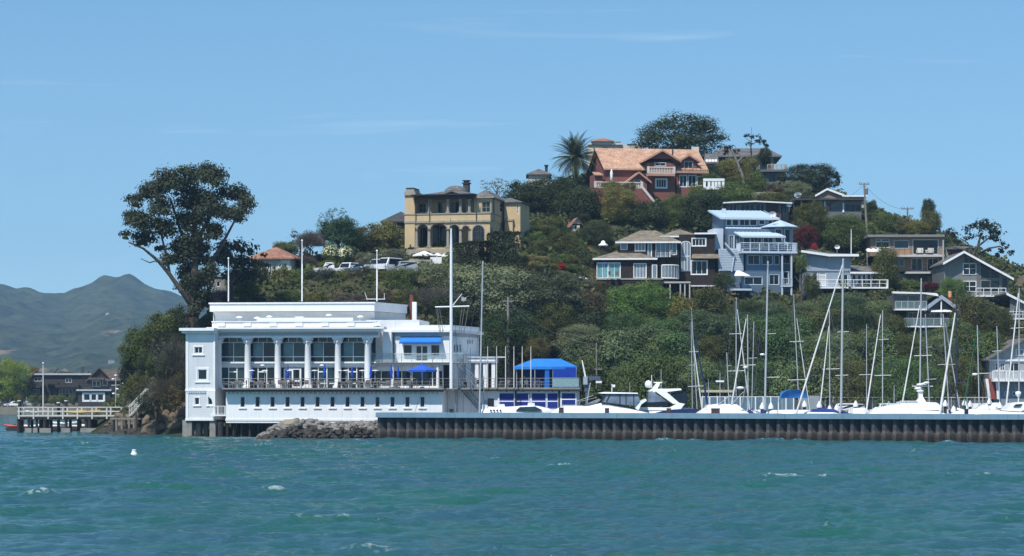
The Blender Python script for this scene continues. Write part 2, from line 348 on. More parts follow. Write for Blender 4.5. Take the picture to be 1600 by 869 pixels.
quads = np.stack([idx[:-1, :-1], idx[:-1, 1:], idx[1:, 1:], idx[1:, :-1]], -1).reshape(-1, 4)
m = bpy.data.materials.new('wooded_hills'); m.use_nodes = True; t = m.node_tree; N = t.nodes; K = t.links.new; b = N['Principled BSDF']; b.inputs['Roughness'].default_value = 1; b.inputs['Specular IOR Level'].default_value = 0.0
g = N.new('ShaderNodeNewGeometry'); n = N.new('ShaderNodeTexNoise'); n.inputs['Scale'].default_value = 0.03; n.inputs['Detail'].default_value = 9; n.inputs['Roughness'].default_value = 0.75; K(g.outputs['Position'], n.inputs['Vector'])
r = N.new('ShaderNodeValToRGB'); e = r.color_ramp.elements; e[0].position = 0.36; e[0].color = (0.010, 0.022, 0.008, 1); e[1].position = 0.64; e[1].color = (0.10, 0.12, 0.05, 1); K(n.outputs['Fac'], r.inputs[0])
n2 = N.new('ShaderNodeTexNoise'); n2.inputs['Scale'].default_value = 0.0052; n2.inputs['Detail'].default_value = 5; n2.inputs['Roughness'].default_value = 0.7; K(g.outputs['Position'], n2.inputs['Vector'])
r2 = N.new('ShaderNodeMapRange'); r2.inputs['From Min'].default_value = 0.565; r2.inputs['From Max'].default_value = 0.60; K(n2.outputs['Fac'], r2.inputs['Value'])
sp = N.new('ShaderNodeSeparateXYZ'); K(g.outputs['Position'], sp.inputs[0]); r3 = N.new('ShaderNodeMapRange'); r3.inputs['From Min'].default_value = 105; r3.inputs['From Max'].default_value = 75; K(sp.outputs[2], r3.inputs['Value'])
mu = N.new('ShaderNodeMath'); mu.operation = 'MULTIPLY'; K(r2.outputs[0], mu.inputs[0]); K(r3.outputs[0], mu.inputs[1])
mi = N.new('ShaderNodeMixRGB'); mi.inputs[2].default_value = (0.30, 0.20, 0.11, 1); K(mu.outputs[0], mi.inputs[0]); K(r.outputs[0], mi.inputs[1]); K(mi.outputs[0], b.inputs['Base Color'])
bp = N.new('ShaderNodeBump'); bp.inputs['Distance'].default_value = 14; K(n.outputs['Fac'], bp.inputs['Height']); K(bp.outputs[0], b.inputs['Normal'])
o = mesh_np('far_hills', np.stack([XF, YF, ZF], -1).reshape(-1, 3), quads, m, True); tag(o, kind='structure')
def far_z(px, Y):
    j = int(np.argmin(np.abs(yf - Y))); return float(np.interp(px, pxs, ZF[j]))
# low shore on the left
mb = MB(); a = P(-400, 0, 535); c = P(262, 0, 535)
mb.add([(a.x,533,-1.2),(c.x-6,533,-1.2),(c.x-6,536,1.1),(a.x,536,1.1),(c.x+30,600,1.6),(a.x,640,1.6),(c.x+40,1200,4),(a.x,1200,4),(c.x+60,1540,5),(a.x-300,1540,5)],
       [(0,1,2,3),(3,2,4,5),(5,4,6,7),(7,6,8,9)])
o = mb.build('far_shore', soil('shore_ground', [(0.10, 0.09, 0.07), (0.16, 0.14, 0.11), (0.07, 0.085, 0.04)], 0.08)); tag(o, kind='structure')
# ---------------------------------------------------------------- haze: one even volume of air round camera and scene
mb = MB(); mb.box(-2600, 2600, -80, 4700, -3.5, 330)
m = bpy.data.materials.new('haze_air'); m.use_nodes = True; t = m.node_tree; t.nodes.clear()
o_ = t.nodes.new('ShaderNodeOutputMaterial'); v_ = t.nodes.new('ShaderNodeVolumePrincipled')
v_.inputs['Color'].default_value = (0.44, 0.70, 1.0, 1); v_.inputs['Density'].default_value = 0.00013; v_.inputs['Anisotropy'].default_value = 0.0
t.links.new(v_.outputs[0], o_.inputs['Volume'])
o = mb.build('haze', m); tag(o, kind='stuff')
# ---------------------------------------------------------------- building kit
def srt(a, b): return (a, b) if a < b else (b, a)
class House:
    def __init__(s, name, label, cat, px, Y, rz=0.0, zb=0.0, group=None):
        p = P(px, 607, Y); s.o = Vector((p.x, Y, zb)); s.rz = R(rz)
        s.root = empty(name, s.o, s.rz, label, cat, group); s.parts = {}
        s.c, s.sn = math.cos(-s.rz), math.sin(-s.rz)
    def _ray(s, px, py):
        d = Vector(((px - CX) / F, 1, -(py - HY) / F)); a = Vector((0, 0, H)) - s.o
        rot = lambda q: Vector((q.x * s.c - q.y * s.sn, q.x * s.sn + q.y * s.c, q.z))
        return rot(a), rot(d)
    def q(s, px, py, v=0.0):
        a, d = s._ray(px, py); t = (v - a.y) / d.y; return (a.x + d.x * t, a.z + d.z * t)
    def qr(s, px, py, u):
        a, d = s._ray(px, py); t = (u - a.x) / d.x; return (a.y + d.y * t, a.z + d.z * t)
    def U(s, px, v=0.0): return s.q(px, 600, v)[0]
    def Z(s, px, py, v=0.0): return s.q(px, py, v)[1]
    def mb(s, name, mat, parent=None):
        k = (name, mat.name, id(parent))
        if k not in s.parts: s.parts[k] = (MB(), mat, parent)
        return s.parts[k][0]
    def box(s, name, mat, x0, y0, x1, y1, v, dep, parent=None):
        """pixel rectangle on the front plane v, going dep metres back"""
        u0, z1 = s.q(x0, y0, v); u1, z0 = s.q(x1, y1, v); s.mb(name, mat, parent).box(u0, u1, v, v + dep, z0, z1)
    def holes(s, mb, mf, a0, a1, z0, z1, hs, th=0.22):
        A = sorted({a0, a1} | {min(max(x, a0), a1) for h in hs for x in (h[0], h[1])})
        Zs = sorted({z0, z1} | {min(max(x, z0), z1) for h in hs for x in (h[2], h[3])})
        for k in range(len(Zs) - 1):
            zc = (Zs[k] + Zs[k+1]) / 2; run = None
            for i in range(len(A) - 1):
                ac = (A[i] + A[i+1]) / 2; inh = any(h[0] < ac < h[1] and h[2] < zc < h[3] for h in hs)
                if not inh and run is None: run = A[i]
                if run is not None and (inh or i == len(A) - 2):
                    e = A[i] if inh else A[i+1]
                    mb.add([mf(run, Zs[k], 0), mf(e, Zs[k], 0), mf(e, Zs[k+1], 0), mf(run, Zs[k+1], 0)], [(0, 1, 2, 3)]); run = None
        for h in hs:
            b0, b1, c0, c1 = h[:4]
            mb.add([mf(b0, c0, 0), mf(b1, c0, 0), mf(b1, c1, 0), mf(b0, c1, 0), mf(b0, c0, th), mf(b1, c0, th), mf(b1, c1, th), mf(b0, c1, th)],
                   [(0, 4, 5, 1), (1, 5, 6, 2), (2, 6, 7, 3), (3, 7, 4, 0)])
    def window(s, mf, b0, b1, c0, c1, cols, rows, fm, gm, name='window', casing=0.0, sill=False, fw=0.07, ratio=None):
        m = MB()
        def bar(x0, x1, z0, z1, d0, d1):
            pts = [mf(x, z, d) for d in (d0, d1) for (x, z) in ((x0, z0), (x1, z0), (x1, z1), (x0, z1))]
            m.add(pts, [(0,1,2,3),(7,6,5,4),(0,4,5,1),(1,5,6,2),(2,6,7,3),(3,7,4,0)])
        bar(b0, b0 + fw, c0, c1, 0.04, 0.14); bar(b1 - fw, b1, c0, c1, 0.04, 0.14)
        bar(b0 + fw, b1 - fw, c0, c0 + fw, 0.04, 0.14); bar(b0 + fw, b1 - fw, c1 - fw, c1, 0.04, 0.14)
        for i in range(1, cols): x = b0 + (b1 - b0) * i / cols; bar(x - fw * .45, x + fw * .45, c0 + fw, c1 - fw, 0.06, 0.13)
        for i in range(1, rows):
            z = c0 + (c1 - c0) * (ratio if (ratio and rows == 2) else i / rows); bar(b0 + fw, b1 - fw, z - fw * .4, z + fw * .4, 0.065, 0.125)
        if casing > 0:
            g = casing; bar(b0 - g, b0, c0 - g, c1 + g, -0.05, 0.04); bar(b1, b1 + g, c0 - g, c1 + g, -0.05, 0.04)
            bar(b0, b1, c1, c1 + g, -0.05, 0.04); bar(b0, b1, c0 - g, c0, -0.05, 0.04)
        if sill: bar(b0 - 0.12 - casing, b1 + 0.12 + casing, c0 - 0.1 - casing, c0 - casing, -0.12, 0.05)
        f = m.build(name, fm, s.root)
        g = MB(); g.add([mf(b0, c0, 0.10), mf(b1, c0, 0.10), mf(b1, c1, 0.10), mf(b0, c1, 0.10)], [(0, 1, 2, 3)])
        g.add([mf(b0, c0, 0.12), mf(b1, c0, 0.12), mf(b1, c1, 0.12), mf(b0, c1, 0.12)], [(3, 2, 1, 0)])
        g.build('pane', gm, f)
        return f
    def mfF(s, v): return lambda a, z, d: (a, v + d, z)
    def mfR(s, u): return lambda a, z, d: (u - d, a, z)
    def mfL(s, u): return lambda a, z, d: (u + d, a, z)
    def _w(s, w):
        d = dict(cols=1, rows=1, fm=white, gm=glass_m, name='window', casing=0.0, sill=False, fw=0.07, ratio=None)
        if len(w) > 4: d['cols'] = w[4]
        if len(w) > 5: d['rows'] = w[5]
        if len(w) > 6: d.update(w[6])
        return d
    def front(s, name, mat, x0, y0, x1, y1, v, wins=(), th=0.22, dflt=None):
        """front wall in pixels with real openings; wins: (x0,y0,x1,y1,cols,rows,{opts})"""
        a0, z1 = s.q(x0, y0, v); a1, z0 = s.q(x1, y1, v); hs = []
        for w_ in wins:
            b0, c1 = s.q(w_[0], w_[1], v); b1, c0 = s.q(w_[2], w_[3], v); hs.append((b0, b1, c0, c1))
        s.holes(s.mb(name, mat), s.mfF(v), a0, a1, z0, z1, hs, th)
        for h, w_ in zip(hs, wins):
            d = s._w(w_)
            if dflt:
                for k in dflt:
                    if not (len(w_) > 6 and k in w_[6]): d[k] = dflt[k]
            s.window(s.mfF(v), *h, d['cols'], d['rows'], d['fm'], d['gm'], d['name'], d['casing'], d['sill'], d['fw'], d['ratio'])
        return a0, a1, z0, z1
    def right(s, name, mat, u, v0, v1, z0, z1, wins=(), th=0.22, dflt=None, left=False):
        """side wall on plane x=u from v0 to v1 in metres; wins in pixels"""
        hs = []
        for w_ in wins:
            b0, c1 = s.qr(w_[0], w_[1], u); b1, c0 = s.qr(w_[2], w_[3], u); b0, b1 = srt(b0, b1); c0, c1 = srt(c0, c1); hs.append((b0, b1, c0, c1))
        mf = s.mfL(u) if left else s.mfR(u)
        s.holes(s.mb(name, mat), mf, v0, v1, z0, z1, hs, th)
        for h, w_ in zip(hs, wins):
            d = s._w(w_)
            if dflt:
                for k in dflt:
                    if not (len(w_) > 6 and k in w_[6]): d[k] = dflt[k]
            s.window(mf, *h, d['cols'], d['rows'], d['fm'], d['gm'], d['name'], d['casing'], d['sill'], d['fw'], d['ratio'])
    def vol(s, name, mat, x0, y0, x1, y1, v, dep, wins=(), rwins=(), lwins=(), dflt=None, cap=None):
        """a storey volume: front, sides, back and flat top"""
        a0, a1, z0, z1 = s.front(name, mat, x0, y0, x1, y1, v, wins, dflt=dflt)
        s.right(name, mat, a1, v, v + dep, z0, z1, rwins, dflt=dflt); s.right(name, mat, a0, v, v + dep, z0, z1, lwins, dflt=dflt, left=True)
        m = s.mb(name, mat); m.add([(a0, v+dep, z0), (a1, v+dep, z0), (a1, v+dep, z1), (a0, v+dep, z1)], [(3, 2, 1, 0)])
        m.add([(a0, v, z1), (a1, v, z1), (a1, v+dep, z1), (a0, v+dep, z1)], [(0, 1, 2, 3)])
        return a0, a1, z0, z1
    def hip(s, name, mat, u0, u1, v0, v1, ze, zr, oh=0.5, th=0.18, inset=None, parent=None, trim=None):
        u0 -= oh; u1 += oh; v0 -= oh; v1 += oh; ins = min((u1-u0), (v1-v0)) / 2 if inset is None else inset
        if (u1-u0) >= (v1-v0): r = [(u0+ins, (v0+v1)/2, zr), (u1-ins, (v0+v1)/2, zr)]
        else: r = [((u0+u1)/2, v0+ins, zr), ((u0+u1)/2, v1-ins, zr)]
        vs = [(u0,v0,ze),(u1,v0,ze),(u1,v1,ze),(u0,v1,ze)] + r
        lo = [(u0,v0,ze-th),(u1,v0,ze-th),(u1,v1,ze-th),(u0,v1,ze-th)]
        m = s.mb(name, mat, parent)
        if (u1-u0) >= (v1-v0): m.add(vs, [(0,1,5,4),(1,2,5),(2,3,4,5),(3,0,4)])
        else: m.add(vs, [(0,1,4),(1,2,5,4),(2,3,5),(3,0,4,5)])
        t = s.mb(name if trim is None else 'eaves', mat if trim is None else trim, parent)
        t.add(vs[:4] + lo, [(0,4,5,1),(1,5,6,2),(2,6,7,3),(3,7,4,0),(4,7,6,5)])
    def gable_v(s, name, mat, u0, u1, v0, v1, ze, zr, oh=0.5, th=0.2, um=None, wall=None, trim=None):
        """ridge runs along v (gable faces the front)"""
        um = (u0+u1)/2 if um is None else um; k = (zr-ze)/(um-u0); k2 = (zr-ze)/(u1-um)
        L_ = [(u0-oh, ze-k*oh), (um, zr), (u1+oh, ze-k2*oh), (u1+oh, ze-k2*oh-th), (um, zr-th), (u0-oh, ze-k*oh-th)]
        # two slabs
        m = s.mb(name, mat)
        for pts in ([(u0-oh, ze-k*oh-th), (um, zr-th), (um, zr), (u0-oh, ze-k*oh)], [(um, zr-th), (u1+oh, ze-k2*oh-th), (u1+oh, ze-k2*oh), (um, zr)]): m.prism(pts, v0-oh, v1+oh)
        if trim is not None:
            t = s.mb('rake_trim', trim); e = 0.06; d = 0.26
            for pts in ([(u0-oh-.03, ze-k*oh-d), (um, zr-d), (um, zr+e), (u0-oh-.03, ze-k*oh+e)], [(um, zr-d), (u1+oh+.03, ze-k2*oh-d), (u1+oh+.03, ze-k2*oh+e), (um, zr+e)]): t.prism(pts, v0-oh-.08, v0-oh-.003)
        if wall is not None:
            for vv in (v0, v1): s.mb('wall', wall).add([(u0, vv, ze), (u1, vv, ze), (um, vv, zr-th/2)], [(0, 1, 2)])
    def gable_u(s, name, mat, u0, u1, v0, v1, ze, zr, oh=0.5, th=0.2, wall=None, vm=None):
        vm = (v0+v1)/2 if vm is None else vm; k = (zr-ze)/(vm-v0); k2 = (zr-ze)/(v1-vm); m = s.mb(name, mat)
        for pts in ([(v0-oh, ze-k*oh-th), (vm, zr-th), (vm, zr), (v0-oh, ze-k*oh)], [(vm, zr-th), (v1+oh, ze-k2*oh-th), (v1+oh, ze-k2*oh), (vm, zr)]): m.xprism(pts, u0-oh, u1+oh)
        if wall is not None:
            for uu in (u0, u1): s.mb('wall', wall).add([(uu, v0, ze), (uu, v1, ze), (uu, vm, zr-th/2)], [(0, 1, 2)])
    def rail(s, name, mat, pts, h, n=None, r=0.03, mid=1, post=0.035, bal=0, gl=None, sq=True):
        """pts local 3D along the deck edge; n posts per segment"""
        m = s.mb(name, mat)
        for a, b in zip(pts[:-1], pts[1:]):
            a = Vector(a); b = Vector(b); d = b - a; k = n or max(1, round(d.length / 1.5)); up = Vector((0, 0, h))
            m.cyl(a + up, b + up, r, n=4, smooth=False)
            for j in range(mid):
                hh = Vector((0, 0, h * (j + 1) / (mid + 1) if not bal else 0.1)); m.cyl(a + hh, b + hh, r * .5, n=4, smooth=False)
            for i in range(k + 1): p = a + d * (i / k); m.cyl(p, p + up, post, n=4, smooth=False)
            for i in range(bal * k): p = a + d * ((i + .5) / (bal * k)); m.cyl(p, p + up, post * .38, n=4, smooth=False)
            if gl is not None:
                g = s.mb('glass_panel', gl); nrm = Vector((-d.y, d.x, 0)).normalized() * 0.006
                g.add([a + Vector((0,0,.08)) - nrm, b + Vector((0,0,.08)) - nrm, b + Vector((0,0,h-.06)) - nrm, a + Vector((0,0,h-.06)) - nrm], [(0,1,2,3)])
    def finish(s):
        objs = {}
        for (nm, mn, pid), (m, mat, par) in s.parts.items():
            if m.f: objs[nm] = m.build(nm, mat, par or s.root)
        s.parts = {}; return objs
clear_glass = bpy.data.materials.new('clear_glass'); clear_glass.use_nodes = True
_n = clear_glass.node_tree; _b = _n.nodes['Principled BSDF']; _b.inputs['Base Color'].default_value = (0.30, 0.42, 0.42, 1); _b.inputs['Roughness'].default_value = 0.1
_b.inputs['Alpha'].default_value = 0.35

# ---------------------------------------------------------------- the white clubhouse on piles
C = House('clubhouse', 'long white waterfront clubhouse with tall columns, standing on concrete piles', 'clubhouse', 353, 262, -6)
W = dict(fm=white, gm=glass_m)
zd = C.Z(500, 606.3); zdb = C.Z(500, 610.5)          # deck top and underside
# lower storey wall with its small windows
ws = [(379-3.4+ (660-379)/12*i, 620, 379+3.6+(660-379)/12*i, 636.3, 1, 1, dict(casing=0.09, sill=True, fw=.05)) for i in range(13)]
a0, a1, z0, z1 = C.front('lower_wall', white, 353, 611, 691, 656, 0.0, ws)
C.right('lower_wall', white, a1, 0, 9, z0, z1); C.right('lower_wall', white, a0, 0, 9, z0, z1, left=True)
m = C.mb('lower_wall', white); m.box(a0-.06, a1+.06, -.06, .0, z0-.15, z0+.08)     # skirt board
m.box(a0, a1, 0.003, 9, z0-.4, z0)
ulw = a1
C.mb('recess_wall', white).box(a1+.02, C.U(752, 4.5), 4.5, 4.7, z0, zdb+.1)
C.mb('recess_wall', white).box(a1+.02, C.U(752, 4.5), .6, 4.5, z0-.25, z0)
# deck slab
ud0, ud1 = C.U(350), C.U(746)
m = C.mb('deck', M('deck_edge', (0.23, 0.22, 0.20), .8, .2, 2)); m.box(ud0, ulw+.3, -1.1, 14, zdb+.14, zd); m.box(ulw+.3, ud1+.3, 1.2, 14, zdb+.14, zd)
m = C.mb('deck_shade_strip', M('deck_shadow', (0.08, 0.08, 0.085), .8)); m.box(ud0+.3, ulw+.2, -.75, 0.0, zdb-.12, zdb+.14)  # dark strip whose colour stands for the shadow under the deck edge
def comb(m, x0, x1, n, y0, y1, zt, zb, zc, wd):
    pts = [(x1, zt), (x0, zt)]
    for i in range(n):
        x = x0 + (x1 - x0) * (i + .5) / n; pts += [(x-wd, zc), (x-wd, zb), (x+wd, zb), (x+wd, zc)]
    pts = [(x1, zt), (x0, zt), (x0, zc)] + pts[2:] + [(x1, zc)]
    m.prism(pts, y0, y1)
comb(C.mb('deck_bracket_row', white), a0, a1, 50, -.55, 0, zdb-.122, zdb-.36, zdb-.16, .06)
# left wing
vl = 1.2
wl = [(303.9,542.3,316.4,552.2,2,1,dict(casing=.15,sill=True)),(309,577.5,323.6,593.6,1,1,dict(casing=.22,sill=True,fw=.09)),(304.2,621.5,311.6,632.5,1,1,dict(casing=.08,sill=True)),(325,621.5,332.2,632.5,1,1,dict(casing=.08,sill=True))]
b0, b1, c0, c1 = C.vol('wing_wall', white_lap, 291, 521, 336, 656, vl, 11, wl, dflt=W)
m = C.mb('wing_trim', white)
m.box(b0-.05, b0+.28, vl-.07, vl-.002, c0, c1); m.box(b1-.2, b1+.02, vl-.07, vl-.002, c0, c1)
zz = C.Z(300, 610, vl); m.box(b0-.1, b1+.06, vl-.16, vl-.001, zz-.1, zz+.12); m.box(b0-.1, b1, vl-.1, vl-.001, c0-.1, c0+.15)
comb(C.mb('dentil_row', white), b0, b1, 16, vl-.13, vl-.003, zz-.1, zz-.3, zz-.13, .06)
m = C.mb('wing_cornice', white); zc = C.Z(300, 515.5, vl); zc2 = C.Z(300, 521, vl)
m.box(b0-.65, b1+.08, vl-.85, vl+11.5, zc-.12, zc+.2); m.box(b0-.45, b1+.06, vl-.45, vl+11.3, zc2, zc-.12)
# portico: entablature, columns, glazed bays
vc = 3.0
e0, e1 = C.U(335, vc), C.U(590, vc); zt_ = C.Z(450, 511.5, vc); zf = C.Z(450, 527.5, vc)
m = C.mb('entablature', white)
m.box(e0-.1, e1+.1, vc, vc+1.2, zf, zt_-.5); m.box(e0-.4, e1+.5, vc-.55, vc+1.3, zt_-.5, zt_-.22); m.box(e0-.75, e1+.9, vc-.95, vc+1.3, zt_-.22, zt_)
m = C.mb('frieze_band', M('grey_blue_trim', (0.33, 0.37, 0.42), .6)); m.box(e0-.12, e1+.12, vc-.04, vc-.003, zt_-.98, zt_-.62)
# low parapet above the entablature with its fittings
zp0, zp1 = zt_, C.Z(450, 500.5, vc)
m = C.mb('roof_parapet', white); m.box(e0-.2, e1-.1, vc-.35, vc+.1, zp0, zp1-.22); m.box(e0-.25, e1-.05, vc-.45, vc+.2, zp1-.22, zp1-.1)
m.box(e0+5, e1-3, vc+.5, vc+.9, zp1-.1, zp1+.3)
for i in range(7): x = e0 + 3.1*i + .5; m.box(x, x+.9, vc-.52, vc-.35, zp1-.7, zp1-.3)
m = C.mb('terrace_roof', roofwhite); m.box(e0, e1-.3, vc+.1, vc+5.5, zp0+.2, zp0+.4)
colx = [341.5, 387, 434, 481, 528, 574.5]
glassv = vc + 1.5
def column(h, px, v, zb, zt, r, mat):
    u = h.U(px, v); m = MB()
    H_ = zt - zb
    m.box(u-r*1.45, u+r*1.45, v-r*1.45, v+r*1.45, zb, zb+.22)
    m.lathe([(r*1.3, .22), (r*1.3, .34), (r*1.08, .42), (r, .5), (r*1.0, H_*.35), (r*.86, H_-.95), (r*.9, H_-.92), (r*.86, H_-.85), (r*1.0, H_-.6), (r*1.35, H_-.2)], (u, v, zb), 14)
    for k in range(8):
        q = k * math.pi / 4; m.ball((u + r*1.12*math.cos(q), v + r*1.12*math.sin(q), zt-.5), .13, (1, 1, 1.6), 5, 3); m.ball((u + r*1.35*math.cos(q+.4), v + r*1.35*math.sin(q+.4), zt-.24), .12, (1, 1, 1), 5, 3)
    m.box(u-r*1.5, u+r*1.5, v-r*1.5, v+r*1.5, zt-.16, zt)
    return m.build('column', mat, h.root)
for px in colx: column(C, px, vc+.45, zd, zf, .40, white)
zu0, zu1 = C.Z(450, 565.7, glassv), C.Z(450, 526.8, glassv); zl1 = C.Z(450, 572.5, glassv)
g0, g1 = C.U(336, glassv), C.U(588, glassv)
m = C.mb('spandrel', white); m.box(g0, g1, glassv-.15, glassv+.3, zl1, zu0); m.box(g0, g1, glassv-.45, glassv-.15, zu0-.16, zu0)
m.box(g0, g1, glassv, glassv+.3, zu1, zt_-.2); m.box(g0, g0+.4, glassv-1.2, glassv+.3, zd, zu1)
panel = M('teal_panel', (0.09, 0.20, 0.22), .25, .3, .8, spec=.5)
for i in range(5):
    x0 = C.U(colx[i] + 3.6, glassv); x1 = C.U(colx[i+1] - 3.6, glassv)
    # upper window: transom lights above, big panes, rail near the foot
    m = MB(); fw = .06
    for (p0, p1) in ((x0, x0+fw), (x1-fw, x1)): m.box(p0, p1, glassv-.02, glassv+.1, zu0, zu1)
    ztr = zu1 - .62; zrl = zu0 + .62
    m.box(x0, x1, glassv-.02, glassv+.1, ztr-.03, ztr+.03); m.box(x0, x1, glassv-.03, glassv+.1, zrl-.045, zrl+.045); m.box(x0, x1, glassv-.02, glassv+.1, zu0, zu0+.06)
    for k in (1, 2): x = x0 + (x1-x0)*k/3; m.box(x-.03, x+.03, glassv-.02, glassv+.1, ztr, zu1)
    x = x0 + (x1-x0)*.52; m.box(x-.035, x+.035, glassv-.02, glassv+.1, zu0, ztr)
    f = m.build('window', M('bronze_frame', (0.30, 0.33, 0.35), .5) if 0 else white, C.root)
    g = MB(); g.box(x0, x1, glassv+.06, glassv+.08, zu0, zu1); g.build('pane', glass_t if i % 2 == 0 else glass_m, f)
    if i > 0: g = MB(); g.box(x0+.4, x0+1.5, glassv+.04, glassv+.057, zrl+.1, ztr-.1); g.build('blind', panel, f)
    # lower storey: glazed wall, middle light framed white; third bay is a pair of doors
    m = MB(); xa = x0 + (x1-x0)*.32; xb = x0 + (x1-x0)*.66
    if i == 2:
        xa = x0 + (x1-x0)*.18; xb = x0 + (x1-x0)*.80; xm = (xa+xb)/2
        for (p0, p1) in ((xa-.1, xa+.1), (xm-.09, xm+.09), (xb-.1, xb+.1)): m.box(p0, p1, glassv-.05, glassv+.1, zd, zl1-.25)
        m.box(xa, xb, glassv-.045, glassv+.1, zl1-.4, zl1-.25); m.box(xa, xb, glassv-.045, glassv+.1, zd+.75, zd+.95); m.box(xa, xb, glassv-.045, glassv+.1, zd, zd+.2)
        nm = 'door'
    else:
        for p0 in (xa, xb): m.box(p0-.05, p0+.05, glassv-.04, glassv+.1, zd, zl1)
        m.box(xa, xb, glassv-.038, glassv+.1, zl1-.72, zl1-.58); m.box(x0, x1, glassv-.03, glassv+.1, zd+.5, zd+.6); nm = 'window'
    m.box(x0, x1, glassv-.03, glassv+.1, zl1-.14, zl1+.02); m.box(x0, x0+.06, glassv-.03, glassv+.1, zd, zl1); m.box(x1-.06, x1, glassv-.03, glassv+.1, zd, zl1)
    f = m.build(nm, white, C.root); g = MB(); g.box(x0, x1, glassv+.06, glassv+.08, zd, zl1); g.build('pane', glass_t if i in (0, 3) else glass_m, f)
for px in (410.5, 503):
    p = C.q(px, 571, glassv-.25); m = MB(); m.ball((p[0], glassv-.2, p[1]), .34, (1, .6, .7), 10, 5, -.2); m.build('wall_lamp', white, C.root)
# tall block behind with the high parapet
vb = vc + 5.5
k0, k1, kz0, kz1 = C.front('upper_wall', roofwhite, 333, 486, 586, 520, vb)
# curved cove under the parapet: stepped quarter-round
zpa, zpb = C.Z(450, 472.5, vb-1.3), C.Z(450, 486.5, vb-1.3)
pr = [(vb, zpb-1.6)] + [(vb-1.25*(1-math.cos(q*math.pi/12)), zpb-1.6+1.55*math.sin(q*math.pi/12)) for q in range(1, 7)] + [(vb, zpb-.05)]
C.mb('upper_cove', roofwhite).xprism(pr, k0+.3, k1)
sk_ = C.qr(636, 480, k1+1.2)[0]
m = C.mb('high_parapet', white)
ur = C.U(585, vb-1.3); ue = ur + .6; ve = vb + 10
fp = [(k0-.1, vb-1.3), (ur, vb-1.3), (C.q(636, 480, vb+8)[0], vb+8), (k0-.1, vb+8)]
m.zprism(fp, zpb, zpa-.18); fp2 = [(x + (.12 if i in (1, 2) else -.12), y + (-.12 if i < 2 else .1)) for i, (x, y) in enumerate(fp)]
m.zprism(fp2, zpa-.18, zpa)
m = C.mb('upper_wall', roofwhite); fpw = [(k0+.1, vb), (ur-.5, vb), (fp[2][0]-.2, vb+8.2), (k0+.1, vb+8.2)]; m.zprism(fpw, zd, zpb-.02)
# stair tower block right of the portico
t0, t1 = C.U(588, vc+3), C.U(616, vc+3)
m = C.mb('tower_wall', white_lap); m.box(t0-1.2, t1+3, vc+3, vb+6, zd, C.Z(600, 500, vc+3))
m = C.mb('tall_pilaster', white); m.box(C.U(598, vc+1.5), C.U(611.5, vc+1.5), vc+1.5, vc+3, C.Z(600, 566, vc+1.5), C.Z(600, 518.5, vc+1.5))
for (x0, y0, x1, y1) in ((612,527,615,539),(612,543,615,556),(581,526,587,564)):
    f0 = C.q(x0, y0, vc+2.96); f1 = C.q(x1, y1, vc+2.96); m = MB(); m.box(f0[0]-.05, f1[0]+.05, vc+2.94, vc+2.998, f1[1]-.05, f0[1]+.05); f = m.build('window', white, C.root)
    g = MB(); g.box(f0[0], f1[0], vc+2.92, vc+2.938, f1[1], f0[1]); g.build('pane', glass_t, f)
# right wing with the blue awning
vr = vc + 2.5
wr = [(630,538.5,644,556,1,2,dict(ratio=.22)), (648.5,539,669.5,565.5,2,2,dict(name='door',ratio=.42,fw=.16)), (673,538.5,687,556,1,2,dict(ratio=.22))]
r0, r1, rz0, rz1 = C.front('east_wall', white, 617, 517, 702, 566, vr, wr, dflt=W)
# side wall at an angle, built as a skewed plane
pe = C.q(748, 520, vr + 10.5); ux, vx = pe[0], vr + 10.5
Ls = math.hypot(ux - r1, vx - vr); dx, dy = (ux - r1)/Ls, (vx - vr)/Ls
mfS = lambda a, z, d: (r1 + dx*a - dy*d, vr + dy*a + dx*d, z)
def sx(px):   # pixel column to distance along the skewed side
    lo, hi = 0.0, Ls
    for _ in range(30):
        mid = (lo+hi)/2; u = C.q(px, 600, vr + dy*mid)[0]
        if r1 + dx*mid < u: lo = mid
        else: hi = mid
    return (lo+hi)/2
zsd = C.Z(702, 620, vr); hs = []
for (x0, x1, y0, y1) in ((730,732.2,530,537.5),(733.6,735.8,530,537.5),(737.2,739.4,530,537.5),(709.5,712.2,538,550),(713.8,716.5,538,550),(718.2,720.8,538,550)):
    s0, s1 = sx(x0), sx(x1); vv = vr + dy*s0; hs.append((s0, s1, C.Z(x0, y1, vv), C.Z(x0, y0, vv)))
C.holes(C.mb('east_wall', white), mfS, 0, Ls, zd, rz1, hs)
for h in hs: C.window(mfS, *h, 1, 1, white, glass_m, fw=.05)
m = C.mb('east_wall', white); m.add([(r0, vr, rz1), (r1, vr, rz1), (ux, vx, rz1), (r0, vx, rz1)], [(0,1,2,3)]); m.add([(r0, vx, zd), (ux, vx, zd), (ux, vx, rz1), (r0, vx, rz1)], [(0,1,2,3)])
zq0, zq1 = C.Z(660, 515.5, vr), C.Z(660, 508, vr)
C.mb('east_parapet', white).zprism([(r0+.8, vr-.1), (r1+.1, vr-.1), (ux+.1, vx), (r0+.8, vx)], zq0, zq1)
C.mb('east_cornice', white).zprism([(r0-.3, vr-.6), (r1+.5, vr-.6), (ux+.6, vx+.2), (r0-.3, vx+.2)], zq0-.28, zq0)
C.mb('east_frieze', GBT).zprism([(r0, vr-.03), (r1+.03, vr-.03), (ux+.05, vx), (r0, vx)], zq0-.75, zq0-.35)
